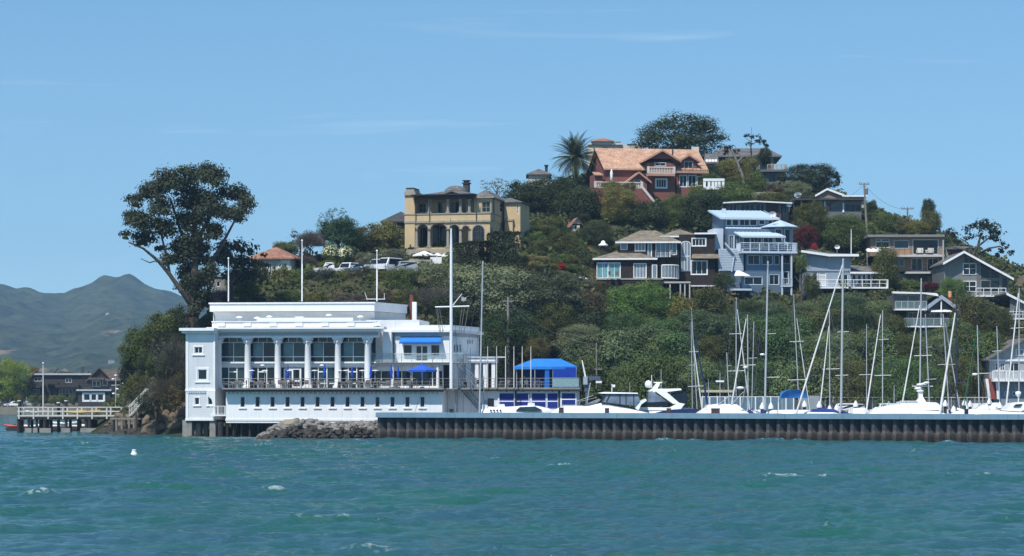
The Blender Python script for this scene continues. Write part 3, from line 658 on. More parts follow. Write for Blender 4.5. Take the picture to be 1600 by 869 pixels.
# balcony in front of the right wing
zb_ = C.Z(650, 566.5, vc+1.2); ba, bb = C.U(579, vc+1.2), C.U(701, vc+1.2)
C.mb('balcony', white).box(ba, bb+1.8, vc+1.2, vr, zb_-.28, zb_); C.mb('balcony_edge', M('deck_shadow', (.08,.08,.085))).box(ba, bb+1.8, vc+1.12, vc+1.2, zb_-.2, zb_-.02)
C.rail('balcony_rail', M('pale_rail', (.45,.47,.5), .5, metal=.3), [(ba, vc+1.25, zb_), (bb+1.75, vc+1.25, zb_), (bb+1.75, vr+4, zb_)], 1.05, 9, gl=clear_glass)
# lower storey under the balcony: dark glazing, white posts
xg0, xg1 = C.U(580, vr-.3), C.U(692, vr-.3); zg1 = zb_ - .3
m = C.mb('lower_glazing_frame', white)
n_ = 7
for i in range(n_+1): x = xg0 + (xg1-xg0)*i/n_; m.box(x-.05, x+.05, vr-.36, vr-.2, zd, zg1)
m.box(xg0, xg1, vr-.36, vr-.2, zg1-.7, zg1); m.box(xg0, xg1, vr-.35, vr-.2, zd, zd+.25)
C.mb('lower_glazing', glass_m).box(xg0, xg1, vr-.25, vr-.22, zd, zg1)
for px in (613.5, 684): u = C.U(px, vc+1.5); m = MB(); m.cyl((u, vc+1.5, zd), (u, vc+1.5, zb_-.28), .2, .16, 10); m.build('porch_post', white, C.root)
# railing of the long deck
rl = C.mb
C.rail('deck_rail', steel, [(ud0+.1, -1.02, zd), (ulw+.2, -1.02, zd), (ud1+.2, 1.3, zd)], 1.08, None, r=.032, mid=2, post=.03)
# small porch at the left corner
zpz = C.Z(340, 648, vl-.2); p0, p1 = C.U(329, vl-1.0), C.U(353, vl-1.0)
C.mb('side_porch', white).box(p0, p1-.05, vl-1.0, vl-.2, zpz-.15, zpz); C.rail('porch_rail', white, [(p0, vl-.95, zpz), (p1-.1, vl-.95, zpz)], 1.0, 2, bal=5, post=.05)
C.mb('porch_bracket', white).prism([(b1-.9, zdb-.1), (b1-.9, zdb-.5), (b1-.35, zdb-1.0), (b1-.05, zdb-1.9), (b1+.1, zdb-1.9), (b1+.1, zdb-.1)], vl-.4, vl-.15)
# piles and void below
zt2 = C.Z(300, 657, vl)
for (xa, xb, v, mt) in ((285,299.5,vl+.1,concrete),(306,313,vl+1.2,concrete),(318,324,vl+2.2,concrete),(327.5,336.5,vl+.1,concrete),(339,348,.2,wetwood),(353,357,.8,wetwood),(363,367,.5,wetwood),(375,379,.8,wetwood),(388,392,.5,wetwood),(402,406,.8,wetwood),(418,422,.5,wetwood)):
    u0, u1 = C.U(xa, v), C.U(xb, v); m = MB(); r = (u1-u0)/2
    if mt is concrete: m.box(u0, u1, v, v+(u1-u0), -1.5, zt2+.02)
    else: m.cyl(((u0+u1)/2, v+r, -1.5), ((u0+u1)/2, v+r, z0-.3), r, n=9)
    m.build('pile', mt, C.root)
m = C.mb('understructure', wetwood); m.box(b0, b1, vl+.4, vl+10, zt2-.35, zt2-.06)
for i in range(6):
    for j in range(3): x = b0 + 1 + i*3.2; m = MB(); m.cyl((x, vl+3+j*3, -1.4), (x, vl+3+j*3, zt2-.2), .22, n=7); m.build('pile', wetwood, C.root)
for i in range(14): x = a0 + i*1.9; m = MB(); m.cyl((x, 4.5, -1.4), (x, 4.5, z0), .22, n=7); m.build('pile', wetwood, C.root)
# roof fittings
for px, py, k in ((374,497,0),(402,498,1),(421,496,0),(468,497,2),(514,493.5,0),(563,496,0)):
    u, z = C.q(px, py, vc+3); m = MB()
    m.cyl((u, vc+3, zp0+.3), (u, vc+3, z+.1), .16, n=8)
    if k == 2: m.box(u-.5, u+.5, vc+2.8, vc+3.2, z, z+.18)
    else: m.ball((u, vc+3, z), .42, (1, 1, .55), 10, 4, 0)
    m.build('roof_vent', gel, C.root)
# brick chimney and flue
ch = MB(); pc = fp[2]
u, z = C.q(640, 459, vb+8.5); u2 = C.q(645.5, 459, vb+8.5)[0]; ch.box(u, u2, vb+8.5, vb+9.0, zd, z); co = ch.build('chimney', M('red_brick', (0.20, 0.055, 0.035), .8, .2, 3, pat='shingle'), C.root)
ch = MB(); ch.box(u-.06, u2+.06, vb+8.4, vb+9.1, z, z+.25); ch.build('chimney_cap', black, co)
ch = MB(); u, z = C.q(648, 472, vb+8.5); ch.box(u-.3, u+.25, vb+8.3, vb+8.8, zd, z); ch.build('flue_box', white, C.root)
C.finish()

# annex: lower club wall with blue tarpaulin doors, deck and glass rail above
A = House('annex_building', 'low white annex whose bays are closed with dark blue tarpaulins', 'annex', 748, 263.5, -3)
ve = 0.0
wz = [(755,636,759,645,1,1,dict(name='window')),]
a0, a1, z0, z1 = A.front('wall', white, 747, 611, 902, 657, ve, [])
A.right('wall', white, a1, 0, 12, z0, z1); A.mb('wall', white).add([(a0,12,z0),(a1,12,z0),(a1,12,z1),(a0,12,z1)], [(0,1,2,3)])
zA = A.Z(800, 605.6); A.mb('deck', M('deck_edge', (.23,.22,.2))).box(a0-.5, a1+.3, -.6, 12, z1, zA)
A.mb('deck_fascia', black).box(a0-.5, a1+.3, -.66, -.6, z1, z1+.2)
tarp = M('tarpaulin_blue', (0.006, 0.022, 0.22), .7, .18, 2.5, bump=.04, bscale=2.5)
for (x0, x1) in ((780.5,803),(806,827.5),(831,852.5),(855.5,871.5),(878,899)):
    u0, zt3 = A.q(x0, 614.5, -.05); u1, zb3 = A.q(x1, 637 if x0 < 870 else 631.5, -.05); m = MB(); m.box(u0, u1, -.09, -.02, zb3, zt3); o = m.build('tarpaulin', tarp, A.root)
    m = MB(); zm = zt3 - (zt3-zb3)*.56; m.box(u0, u1, -.13, -.092, zm-.06, zm+.06)
    m.box(u0-.2, u0, -.14, 0, zb3-1, zt3+.15); m.box(u1, u1+.14, -.14, 0, zb3-1, zt3+.15); m.box(u0, u1, -.12, -.022, zt3, zt3+.12); m.build('batten', white, o)
    m = MB(); m.box((u0+u1)/2-.12, (u0+u1)/2+.12, -.3, -.12, zt3+.2, zt3+.36); m.build('wall_lamp', black, A.root)
for px in (806, 873.5): u = A.U(px, -.1); m = MB(); m.box(u-.1, u+.1, -.2, -.002, z0, z1); m.build('downpipe', black, A.root)
u, z = A.q(767, 624, -.05); m = MB(); m.box(u-.35, u+.35, -.06, -.002, z0, z+.1); m.build('door', dark_in, A.root)
u, z = A.q(759, 626, -.05); m = MB(); m.box(u-.25, u+.2, -.05, -.002, z-.4, z+.1); m.build('notice_board', M('pale_blue_sign', (.35,.45,.55)), A.root)
u8 = A.U(863, -.5)
A.rail('deck_rail', steel, [(a0-.3, -.52, zA), (u8, -.52, zA)], 1.08, 12, mid=2, post=.03)
A.rail('glass_screen', M('green_frame', (.25,.32,.32), .4), [(u8, -.52, zA), (a1+.2, -.52, zA), (a1+.2, 9, zA)], 1.12, 3, mid=0, post=.02, gl=M('wired_glass', (.22,.33,.34), .2, .15, 4))
A.finish()
zD = zA
# pavilion: white porch building behind the deck with flat roof
V = House('pavilion', 'white open pavilion with a flat fascia roof and pillars beside the flagpoles', 'pavilion', 728, 268, -3, zD)
u0, u1 = V.U(727), V.U(774); zr = V.Z(740, 558.5); zl = V.Z(740, 567)
V.mb('roof', white).box(u0, u1, 0, 6, zl, zr); V.mb('roof', white).slab([(u0-.1, -.15, zr+.08), (u1+1.3, -.15, zr+.08), (u1+.4, 6.2, zr+.12), (u0-.1, 6.2, zr+.12)], .1)
V.mb('roof_band', GBT).box(u0, u1+.03, -.04, -.003, zl, zl+.2)
for px in (731, 745, 758, 771): u = V.U(px, .3); m = MB(); m.box(u-.22, u+.22, .1, .5, -.05, zl); m.build('pillar', white, V.root)
V.mb('back_wall', white).box(u0, u1-1.5, 5.5, 5.7, 0, zl)
V.finish()
# awning on the right wing
AW = empty('awning', (C.o.x, C.o.y, 0), C.rz, 'bright blue sloping awning over the upper balcony doors of the clubhouse', 'awning')
u0, zt3 = C.q(626.5, 526.5, vr-.05); u1, zb3 = C.q(689, 535, vr-1.0); m = MB()
m.add([(u0, vr-.05, zt3), (u1, vr-.05, zt3), (u1, vr-1.1, zb3+.1), (u0-.05, vr-1.1, zb3+.1), (u1, vr-1.1, zb3-.12), (u0-.05, vr-1.1, zb3-.12), (u0, vr-.05, zt3-.05), (u1, vr-.05, zt3-.05)],
      [(0,1,2,3),(3,2,4,5),(0,3,5),(1,4,2),(6,5,4,7),(0,6,7,1)]); m.build('canopy', M('awning_blue', (.018,.18,.56), .75, .12, 1.2, bump=.03, bscale=3), AW)
m = MB(); m.box(u0-.06, u1+.02, vr-1.13, vr-1.101, zb3-.14, zb3-.04); m.box(u0-.04, u1, vr-.1, vr-.03, zt3, zt3+.05); m.build('trim', M('dark_blue', (.005,.04,.25)), AW)
# blue marquee tent on the annex deck
TN = House('marquee', 'bright blue canvas marquee with pyramid roof at the end of the clubhouse deck', 'tent', 803, 264.5, -3, zD)
u0, z0_ = TN.q(804, 573); u1 = TN.U(864); u2 = TN.U(900); zr = TN.Z(840, 560.5, 1.5)
m = MB(); d2 = 5.0
cA, cB, cC, cD = (u0-.1, -.1, z0_), (u1, -.1, z0_), (u1+.3, d2, z0_), (u0-.1, d2, z0_); ap = ((u0*.52+u1*.48), 2.2, zr); ap2 = (u2-1.9, 2.4, zr)
e1_ = (u2+.1, .8, z0_+.05); e2_ = (u2+.1, d2, z0_+.05)
m.add([cA, cB, e1_, e2_, cD, ap, ap2], [(0,1,5),(1,2,6,5),(2,3,6),(3,4,5,6),(4,0,5)])
m.add([(a[0], a[1], a[2]-.32) for a in (cA, cB, e1_, e2_, cD)] + [cA, cB, e1_, e2_, cD], [(0,1,6,5),(1,2,7,6),(2,3,8,7),(3,4,9,8),(4,0,5,9)])
m.build('canopy', M('awning_blue', (.01,.20,.72)), TN.root)
m = MB(); m.add([(u1, -.08, .0), (u2, .75, .0), (u2, .75, z0_-.1), (u1, -.08, z0_-.1)], [(0,1,2,3)]); m.add([(u2, .75, 0), (u2, d2, 0), (u2, d2, z0_-.1), (u2, .75, z0_-.1)], [(0,1,2,3)]); m.add([(u0+1, d2, 0), (u2, d2, 0), (u2, d2, z0_-.1), (u0+1, d2, z0_-.1)], [(0,1,2,3)])
m.build('side_wall', M('marquee_side', (.006,.045,.36), .7, .1, 1.5, bump=.05, bscale=1.2), TN.root)
m = MB()
for i in range(9): q = i/8; m.add([(TN.U(850)+.3*q*8*.25, -.05+.08*(i % 2), 0), (TN.U(850)+.3*(q*8+1)*.25, -.05+.08*((i+1) % 2), 0), (TN.U(850)+.3*(q*8+1)*.25*.8+.1, -.05+.08*((i+1) % 2), z0_-.35), (TN.U(850)+.3*q*8*.25*.8+.1, -.05+.08*(i % 2), z0_-.35)], [(0,1,2,3)])
m.build('gathered_curtain', M('awning_blue', (.01,.20,.72)), TN.root)
for x, y in ((u0, 0), (u0+2.4, 0), (u1, 0), (u2, .8), (u0, d2)): m = MB(); m.cyl((x, y, 0), (x, y, z0_-.1), .05, n=6); m.build('pole', alu, TN.root)
TN.finish()
# flag masts on the roof and the row of poles along the annex deck
def pole(name, label, cat, px, y0, y1, Y, w=2.2, mat=white, group=None, truck=True):
    b = P(px, y1, Y); h = (y1 - y0) * Y / F; r = w * Y / F / 2
    e = empty(name, b, 0, label, cat, group); m = MB(); m.cyl((0,0,0), (0,0,h*.55), r, r*.9, 8); m.cyl((0,0,h*.55), (0,0,h), r*.9, r*.55, 8); m.build('shaft', mat, e)
    if truck: m = MB(); m.ball((0,0,h+r), r*1.5, nu=8, nv=5); m.build('truck', mat, e)
    return e, h
for px, y0, tx in ((357,405,'leftmost'),(472,377,'middle'),(589,393,'rightmost')):
    e, h = pole('flagpole', f'white flagpole on the clubhouse roof, {tx} of the three roof poles', 'flagpole', px, y0, 471, 274)
    if tx != 'leftmost': m = MB(); m.box(-.08, .08, -.08, .08, h*.3, h*.62); m.build('sleeve', white, e)
    if tx == 'rightmost':
        m = MB(); m.box(-1.3, 1.0, -.03, .03, .25, .32); m.cyl((-1.2,0,.28), (-1.5,0,1.1), .03, n=5); m.cyl((.9,0,.28), (.9,0,1.0), .03, n=5); m.build('aerial_bracket', white, e)
for i, px in enumerate((735, 762, 776, 790, 803, 816, 829.5)):
    pole('deck_pole', 'slim pale pole in the row along the annex deck rail, number %s from the clubhouse' % ['one','two','three','four','five','six','seven'][i], 'pole', px, 541 if i else 543, 606, 262.6, 1.7, M('pale_pole', (.62,.60,.55)), 'poles along the annex deck', False)
# tall white flag mast with crosstree
b = P(705, 607, 258.8); mast = empty('signal_mast', b, 0, 'tall white signal mast with a crosstree and gaff in front of the clubhouse', 'mast')
h = (607-356)*258.8/F; m = MB(); m.cyl((0,0,0),(0,0,h*.85),.2,.155,12); m.cyl((0,0,h*.85),(0,0,h),.155,.09,12); m.build('shaft', white, mast)
m = MB(); m.ball((0,0,h+.1),.17); m.cyl((0,0,h),(-.08,0,h+1.1),.025,n=5); m.build('truck', M('truck_black',(.03,.03,.04)), mast)
hy = (607-480)*258.8/F; m = MB(); m.cyl((-1.85,0,hy),(2.1,0,hy+.1),.09,n=8); m.build('crosstree', white, mast)
m = MB(); m.cyl((.1,0,hy+.1),(1.25,0,hy+1.55),.06,.04,8); m.build('gaff', white, mast)
m = MB()
for a, zb2 in ((-1.75,-3.9),(-1.6,-4.0),(-1.35,-4.0),(1.25,-3.9),(1.55,-3.9),(2.0,-3.9)):
    m.cyl((a,.05,hy),(a*.75-.1 if a > 0 else a+.45,.4,hy+zb2*.85),.035,n=4)
m.build('halyards', M('halyard', (.22,.2,.17)), mast)
m = MB(); m.cyl((0,0,hy-.1),(-4.6,.2,-3.8),.018,n=4); m.cyl((0,0,h*.86),(.9,1.5,-1),.02,n=4); m.build('stays', wirem, mast)
m = MB(); m.add([(1.2,0,hy+1.3),(1.5,.05,hy+1.1),(1.75,-.05,hy+1.15),(1.7,0,hy+.75),(1.4,.06,hy+.6),(1.15,0,hy+.75)], [(0,1,2,3,4,5)]); m.build('flag', M('faded_flag', (.35,.33,.36), .8, .5, 6), mast)
# grey mast beside it (a yacht mast at the end berth)
# outside steel stair at the corner of the club
ST = House('steel_stair', 'grey open steel staircase at the right corner of the clubhouse', 'stairs', 712, 261.5, -4, 1.2)
m = MB(); zt4 = ST.Z(712, 567); zm4 = ST.Z(712, 607)
fl = [((0.2,0),(2.4,0),zt4,zm4-.0), ((.3,1.1),(3.2,1.1),zm4,ST.Z(712,650))]
for (a, b, za, zb5) in fl:
    n = 12
    for sgn in (0, .9): m.cyl((a[0], a[1]+sgn, za), (b[0], b[1]+sgn, zb5), .06, n=4); m.cyl((a[0], a[1]+sgn, za+1), (b[0], b[1]+sgn, zb5+1), .03, n=4); m.cyl((a[0], a[1]+sgn, za+.5), (b[0], b[1]+sgn, zb5+.5), .015, n=4)
    for i in range(n+1): t_ = i/n; x = a[0]+(b[0]-a[0])*t_; z = za+(zb5-za)*t_; m.box(x-.12, x+.14, a[1], a[1]+.9, z-.02, z+.02)
    for i in range(0, n+1, 2): t_ = i/n; x = a[0]+(b[0]-a[0])*t_; z = za+(zb5-za)*t_; m.cyl((x, a[1], z), (x, a[1], z+1), .02, n=4)
m.build('flights', M('galvanised', (.30,.33,.36), .5, .15, 3, metal=.4), ST.root)
m = MB()
for x, y in ((0,0),(.9,0),(0,2),(2.6,2.0),(3.3,0),(1.9,0)): m.cyl((x, y, 0), (x, y, zt4+(1.0 if x < 1.5 else -1.5)), .05, n=6)
m.build('posts', M('galvanised', (.3,.33,.36)), ST.root)
ST.finish()
# patio furniture on the deck
def chair_proto():
    e = empty('patio_chair'); m = MB(); m.box(-.24,.24,-.24,.24,.42,.46); m.build('seat', M('rattan', (.14,.13,.12), .8, .3, 8), e)
    m = MB(); m.box(-.24,.24,.2,.26,.46,.92); m.build('backrest', M('rattan',(.14,.13,.12)), e)
    m = MB()
    for x in (-.22,.22):
        for y in (-.22,.22): m.cyl((x,y,0),(x,y,.44),.018,n=4)
        m.cyl((x,-.22,.64),(x,.22,.66),.018,n=4); m.cyl((x,-.22,.44),(x,-.22,.64),.015,n=4)
    m.build('frame', alu, e); return e
def table_proto(mat):
    e = empty('patio_table'); m = MB(); m.cyl((0,0,.71),(0,0,.745),.48,n=16,smooth=False); m.build('table_top', mat, e); m = MB(); m.cyl((0,0,0),(0,0,.71),.035,n=6); m.cyl((0,0,0),(0,0,.03),.25,n=12); m.build('pedestal', alu, e); return e
def at_deck(h, px, v, z): u = h.U(px, v); c, s = math.cos(h.rz), math.sin(h.rz); return (h.o.x + u*c - v*s, h.o.y + u*s + v*c, z)
chp = chair_proto(); tbp = table_proto(M('table_white', (.6,.6,.6), .4)); first = [True, True]
rr = random.Random(3); ordn = ['first','second','third','fourth','fifth','sixth','seventh','eighth','ninth','tenth','eleventh','twelfth','thirteenth','fourteenth','fifteenth','sixteenth','seventeenth','eighteenth']
tx = [372, 392, 409, 424, 440, 456, 478, 500, 546, 560, 576, 592, 608, 622, 640]
for i, px in enumerate(tx):
    v = .4 + (i % 2)*1.4; t_ = tbp if i == 0 else copy_tree(tbp); t_.location = at_deck(C, px, v, zd); tag(t_, f'white round patio table on the clubhouse deck, {ordn[i]} from the left', 'table', 'patio tables on the clubhouse deck')
    for k, (du, dv, a) in enumerate(((-.75,.05,90), (.75,-.05,-90), (.1,.8,0), (-.1,-.75,180))):
        if (i + k) % 5 == 4: continue
        c_ = chp if first[0] else copy_tree(chp); first[0] = False
        p = at_deck(C, px + du*13.3, v+dv, zd); c_.location = p; c_.rotation_euler.z = C.rz + R(a + rr.uniform(-25, 25))
        tag(c_, f'dark patio chair at the {["left","right","far","near"][k]} side of the {ordn[i]} table on the clubhouse deck', 'chair', 'patio chairs on the clubhouse deck')
def shut_umbrella():
    e = empty('closed_umbrella'); m = MB(); m.cyl((0,0,0),(0,0,2.75),.03,n=6); m.build('pole', white, e)
    m = MB(); m.lathe([(.05,1.05),(.17,1.1),(.14,1.5),(.19,1.75),(.13,2.2),(.09,2.55),(.03,2.75)], n=9); m.build('canopy', M('umbrella_blue',(.006,.06,.42),.7,.1,3), e)
    m = MB(); m.cyl((0,0,0),(0,0,.12),.28,n=12); m.build('base', concrete, e); return e
up = shut_umbrella()
for i, (px, v) in enumerate(((394,1.0),(449.5,1.8),(507,1.5),(550,1.5),(579.5,1.2),(611.5,1.6),(622,1.4),(659.5,2.3))):
    u_ = up if i == 0 else copy_tree(up); u_.location = at_deck(C, px, v, zd); u_.scale = (1,1,.92+.05*(i % 3)); tag(u_, f'furled blue patio umbrella, {ordn[i]} from the left along the clubhouse deck', 'umbrella', 'furled blue umbrellas on the deck')
e = empty('open_umbrella', at_deck(C, 660, -.1, zd), C.rz, 'large open blue market umbrella on the clubhouse deck', 'umbrella')
m = MB(); m.cyl((0,0,0),(0,0,2.75),.035,n=6); m.build('pole', white, e)
m = MB(); n = 8; rim = [(1.75*math.cos(2*math.pi*i/n+.39), 1.75*math.sin(2*math.pi*i/n+.39), 2.08) for i in range(n)]; m.add(rim + [(0,0,2.72)], [(i,(i+1) % n,n) for i in range(n)])
m.add(rim + [(a,b,c-.22) for a,b,c in rim], [(i,i+n,(i+1) % n+n,(i+1) % n) for i in range(n)]); m.ball((0,0,2.68),.25,(1,1,.5)); m.build('canopy', M('umbrella_mid_blue',(.02,.10,.50),.7,.08), e)
def heater():
    e = empty('patio_heater'); m = MB(); m.cyl((0,0,0),(0,0,.7),.22,.2,10); m.build('base', black, e); m = MB(); m.cyl((0,0,.7),(0,0,1.95),.04,n=6); m.cyl((0,0,1.75),(0,0,2.0),.09,n=8); m.build('post', alu, e)
    m = MB(); m.lathe([(.42,2.0),(.3,2.08),(.05,2.13)], n=12); m.build('reflector', M('heater_cap',(.6,.6,.58),.4), e); return e
hp = heater()
for i, (px, v) in enumerate(((393,.2),(413.5,2.0),(453,.6),(491.5,1.0),(530,2.2),(541,.8),(566,2.0),(586,1.4),(642,1.5),(727,6))):
    u_ = hp if i == 0 else copy_tree(hp); u_.location = at_deck(C, px, v, zd); tag(u_, f'slim patio heater with a flat round cap, {ordn[i]} from the left on the clubhouse deck', 'heater', 'patio heaters on the clubhouse deck')
for i, px in enumerate((746, 751, 784, 793, 812, 822, 838, 845)):
    c_ = copy_tree(chp); p = at_deck(A, px, .8 + (i % 2)*.9, zD); c_.location = p; c_.rotation_euler.z = R(rr.uniform(0, 360)); tag(c_, f'patio chair behind the annex deck rail, {ordn[i]} from the clubhouse', 'chair', 'patio chairs on the annex deck')
# ---------------------------------------------------------------- houses on the hill
def gz(px, Y): return T((px - CX) * Y / F, Y)
tileroof = M('clay_tile_tan', (0.46, 0.26, 0.165), .85, .3, .8, pat='tile', col2=(0.60, 0.38, 0.26))
tilered = M('clay_tile_red', (0.27, 0.125, 0.085), .85, .35, .8, pat='tile', col2=(0.36, 0.20, 0.13))
slate = M('grey_shingle_roof', (0.16, 0.155, 0.15), .85, .25, 1, pat='shingle')
shake = M('weathered_shake_roof', (0.25, 0.205, 0.14), .9, .35, 1.2, pat='shingle', col2=(0.15, 0.13, 0.11))
stone = M('grey_stone_trim', (0.30, 0.27, 0.22), .85, .2, 2)
ochre = M('ochre_stucco', (0.53, 0.395, 0.225), .9, .10, .8, bump=.01, bscale=10, stain=.25)
pink = M('pink_stucco', (0.215, 0.078, 0.062), .9, .12, .8, bump=.01, bscale=10, stain=.2)
pinkl = M('pale_pink_trim', (0.42, 0.24, 0.17), .8, .1)
cream = M('cream_stucco', (0.55, 0.50, 0.42), .9, .1, 1)
brownsh = M('dark_brown_shingle', (0.030, 0.022, 0.018), .85, .3, 2, pat='shingle')
bluew = M('blue_grey_siding', (0.13, 0.19, 0.27), .6, .08, 1, pat='lap')
bluet = M('pale_blue_trim', (0.50, 0.58, 0.66), .5, .05)
metalr = M('pale_metal_roof', (0.48, 0.60, 0.68), .45, .06, 1, metal=.1)
greyw = M('grey_siding', (0.17, 0.175, 0.175), .75, .12, 1, pat='lap')
greyb = M('grey_green_siding', (0.23, 0.235, 0.22), .8, .12, 1, pat='lap')
tan = M('tan_siding', (0.25, 0.18, 0.125), .8, .15, 1.2, pat='vboard')
darkw = M('charcoal_wood', (0.045, 0.045, 0.05), .8, .2, 2)
D = lambda **k: k
# --- ochre villa with arcade
h = House('villa', 'ochre stucco villa with an arched ground-floor arcade and a columned upper loggia', 'house', 634, 316, -13, gz(690, 314))
vv = 2.6   # recess of the loggia
wl_ = [(654.8,318,666.2,331.8,2,2,D(casing=.16,fm=cream)), (684,316.5,692,333,1,1,D(name='door',fm=stone)), (703,316,718,333,2,1,D(name='door',fm=stone)), (722,317,728,333,1,1,D(fm=stone))]
a = h.front('upper_wall', ochre, 634, 306, 742, 346, vv, wl_)
u0, u1 = h.U(633.5), h.U(765.5)
xr = h.U(742, .8); b = h.vol('upper_wall', ochre, 741, 309.5, 768, 346, .8, 9, [(753.3,316,766,331.5,2,2,D(casing=.14,fm=stone))][:1], [(781.5,317,786.5,332.5,1,2)])
c = h.vol('ground_floor', ochre, 735, 344, 765.5, 396, 0, 10, [], [(767.5,354,770.5,374,1,2),(781,356,784,374,1,2)])
h.mb('side_wing', ochre); xw = h.U(789, 8)
w2 = h.vol('side_wing', ochre, 788, 316, 813, 400, 7.0, 6, [(807.3,320,810.2,334,1,2)], []); h.hip('wing_roof', slate, w2[0]-1.5, w2[1], 7.0, 13, w2[3], w2[3]+.8, .35, .12)
x = h.vol('side_porch', ochre, 789, 345.5, 801, 396, 6.5, 1.5); h.mb('side_porch_cap', stone).box(x[0]-.1, x[1]+.1, 6.4, 8, x[3], x[3]+.25)
# back & floors
zf1 = h.Z(690, 345, 0); zf0 = h.Z(690, 387.5, 0); zpp = h.Z(690, 333.5, 0)
h.mb('loggia_floor', stone).box(u0, u1, 0.1, vv, zf1+.1, zf1+.35)
h.mb('balcony_parapet', ochre).box(u0-.1, h.U(765.5)+.1, -.1, .25, zf1, zpp-.15); h.mb('parapet_cap', stone).box(u0-.2, h.U(765.5)+.2, -.2, .35, zpp-.15, zpp)
h.mb('string_course', stone).box(u0-.15, h.U(765.5)+.15, -.22, .2, zf1-.28, zf1-.003); h.mb('balcony_parapet', ochre).box(u1-.25, u1+.1, .25, 9, zf1, zpp-.15); h.mb('parapet_cap', stone).box(u1-.35, u1+.2, .35, 9, zpp-.15, zpp)
# arcade
def arch(hs, name, mat, x0, x1, ysp, ycr, ytop, v, dep, trim=None):
    A0, A1 = hs.U(x0, v), hs.U(x1, v); zs, zc_, zt9 = hs.Z(x0, ysp, v), hs.Z(x0, ycr, v), hs.Z(x0, ytop, v); um = (A0+A1)/2; ra = (A1-A0)/2
    pts = [(A0, zt9), (A0, zs)] + [(um - ra*math.cos(q*math.pi/12), zs + (zc_-zs)*math.sin(q*math.pi/12)) for q in range(1, 12)] + [(A1, zs), (A1, zt9)]
    # split into quads top->curve
    cur = [(um - ra*math.cos(q*math.pi/12), zs + (zc_-zs)*math.sin(q*math.pi/12)) for q in range(13)]; m = hs.mb(name, mat)
    for (xa, za), (xb, zb9) in zip(cur[:-1], cur[1:]):
        m.add([(xa, v, za), (xb, v, zb9), (xb, v, zt9), (xa, v, zt9), (xa, v+dep, za), (xb, v+dep, zb9), (xb, v+dep, zt9), (xa, v+dep, zt9)], [(0,1,2,3),(7,6,5,4),(0,4,5,1)])
    if trim:
        t = hs.mb('arch_moulding', trim); w_ = .16
        for (xa, za), (xb, zb9) in zip(cur[:-1], cur[1:]):
            f = lambda X_, Z_: (um + (X_-um)*(1+w_/ra), zs + (Z_-zs)*(1+w_/max(.1, zc_-zs)))
            pa, pb = f(xa, za), f(xb, zb9); t.add([(xa, v-.06, za), (xb, v-.06, zb9), (pb[0], v-.06, pb[1]), (pa[0], v-.06, pa[1]), (xa, v, za), (xb, v, zb9), (pb[0], v, pb[1]), (pa[0], v, pa[1])], [(0,1,2,3),(3,2,6,7),(1,0,4,5)])
def pillar(hs, px, v, yb, yt, w_, mat, name='column'):
    u = hs.U(px, v); z0_, z1_ = hs.Z(px, yb, v), hs.Z(px, yt, v); m = MB(); m.box(u-w_*.75, u+w_*.75, v-w_*.75, v+w_*.75, z0_, z0_+.2); m.cyl((u, v, z0_+.2), (u, v, z1_-.25), w_*.52, w_*.44, 10); m.lathe([(w_*.45, 0), (w_*.8, .25)], (u, v, z1_-.25), 10)
    return m.build(name, mat, hs.root)
ar = [(641,650,359,353),(652,669,359,350.5),(672.5,698,359,349),(702.5,717.5,359,351),(722,733.5,359,353)]
for x0, x1, ys, yc in ar: arch(h, 'ground_floor', ochre, x0, x1, ys, yc, 345.1, 0, .45, stone)
for x0, x1 in ((633.5,641),(650,652),(669,672.5),(698,702.5),(717.5,722),(733.5,735)):
    h.box('ground_floor', ochre, x0, 345.2, x1, 359, 0.002, .44)
h.box('ground_floor', ochre, 633.5, 359, 641, 398, .002, .44)
for px in (651, 670.7, 700.3, 719.8, 734.2): pillar(h, px, .22, 387.5, 358.5, .5, stone)
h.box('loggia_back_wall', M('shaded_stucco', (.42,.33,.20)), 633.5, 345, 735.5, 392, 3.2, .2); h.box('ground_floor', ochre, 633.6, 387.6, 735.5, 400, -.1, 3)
for x0, x1, y0 in ((643,650,357),(653,668,357),(677,697,354),(704,717,356)):
    f0 = h.q(x0, y0, 3.1); f1 = h.q(x1, 384, 3.1); m = MB(); m.box(f0[0]-.08, f1[0]+.08, 3.1, 3.198, f1[1]-.05, f0[1]+.08); m.box((f0[0]+f1[0])/2-.04, (f0[0]+f1[0])/2+.04, 3.04, 3.1, f1[1], f0[1]); f = m.build('window', stone, h.root); g = MB(); g.box(f0[0], f1[0], 3.06, 3.097, f1[1], f0[1]); g.build('pane', glass_m, f)
# arched window to the right
A0, A1 = h.U(738.5, -.03), h.U(756.5, -.03); zs, zc_ , zb9 = h.Z(740,362,0), h.Z(740,352,0), h.Z(740,381,0); um = (A0+A1)/2; ra = (A1-A0)/2
out_ = [(A1, zb9), (A1, zs)] + [(um + ra*math.cos(q*math.pi/10), zs + (zc_-zs)*math.sin(q*math.pi/10)) for q in range(1, 10)] + [(A0, zs), (A0, zb9)]
m = MB(); m.prism([(um + (x-um)*1.14, z + (.14 if z > zs-.1 else 0)) for x, z in out_], -.05, -.001); f = m.build('window', stone, h.root); m = MB(); m.prism(out_, -.09, -.051); g = m.build('pane', glass_m, f)
m = MB()
for k in (-.35, 0, .35): m.box(um+ra*k-.035, um+ra*k+.035, -.13, -.091, zb9, zc_-.25*abs(k)*3)
for z in (zs, (zs+zb9)/2): m.box(A0, A1, -.12, -.092, z-.03, z+.03)
m.build('glazing_bars', M('dark_bars', (.05,.045,.04)), f)
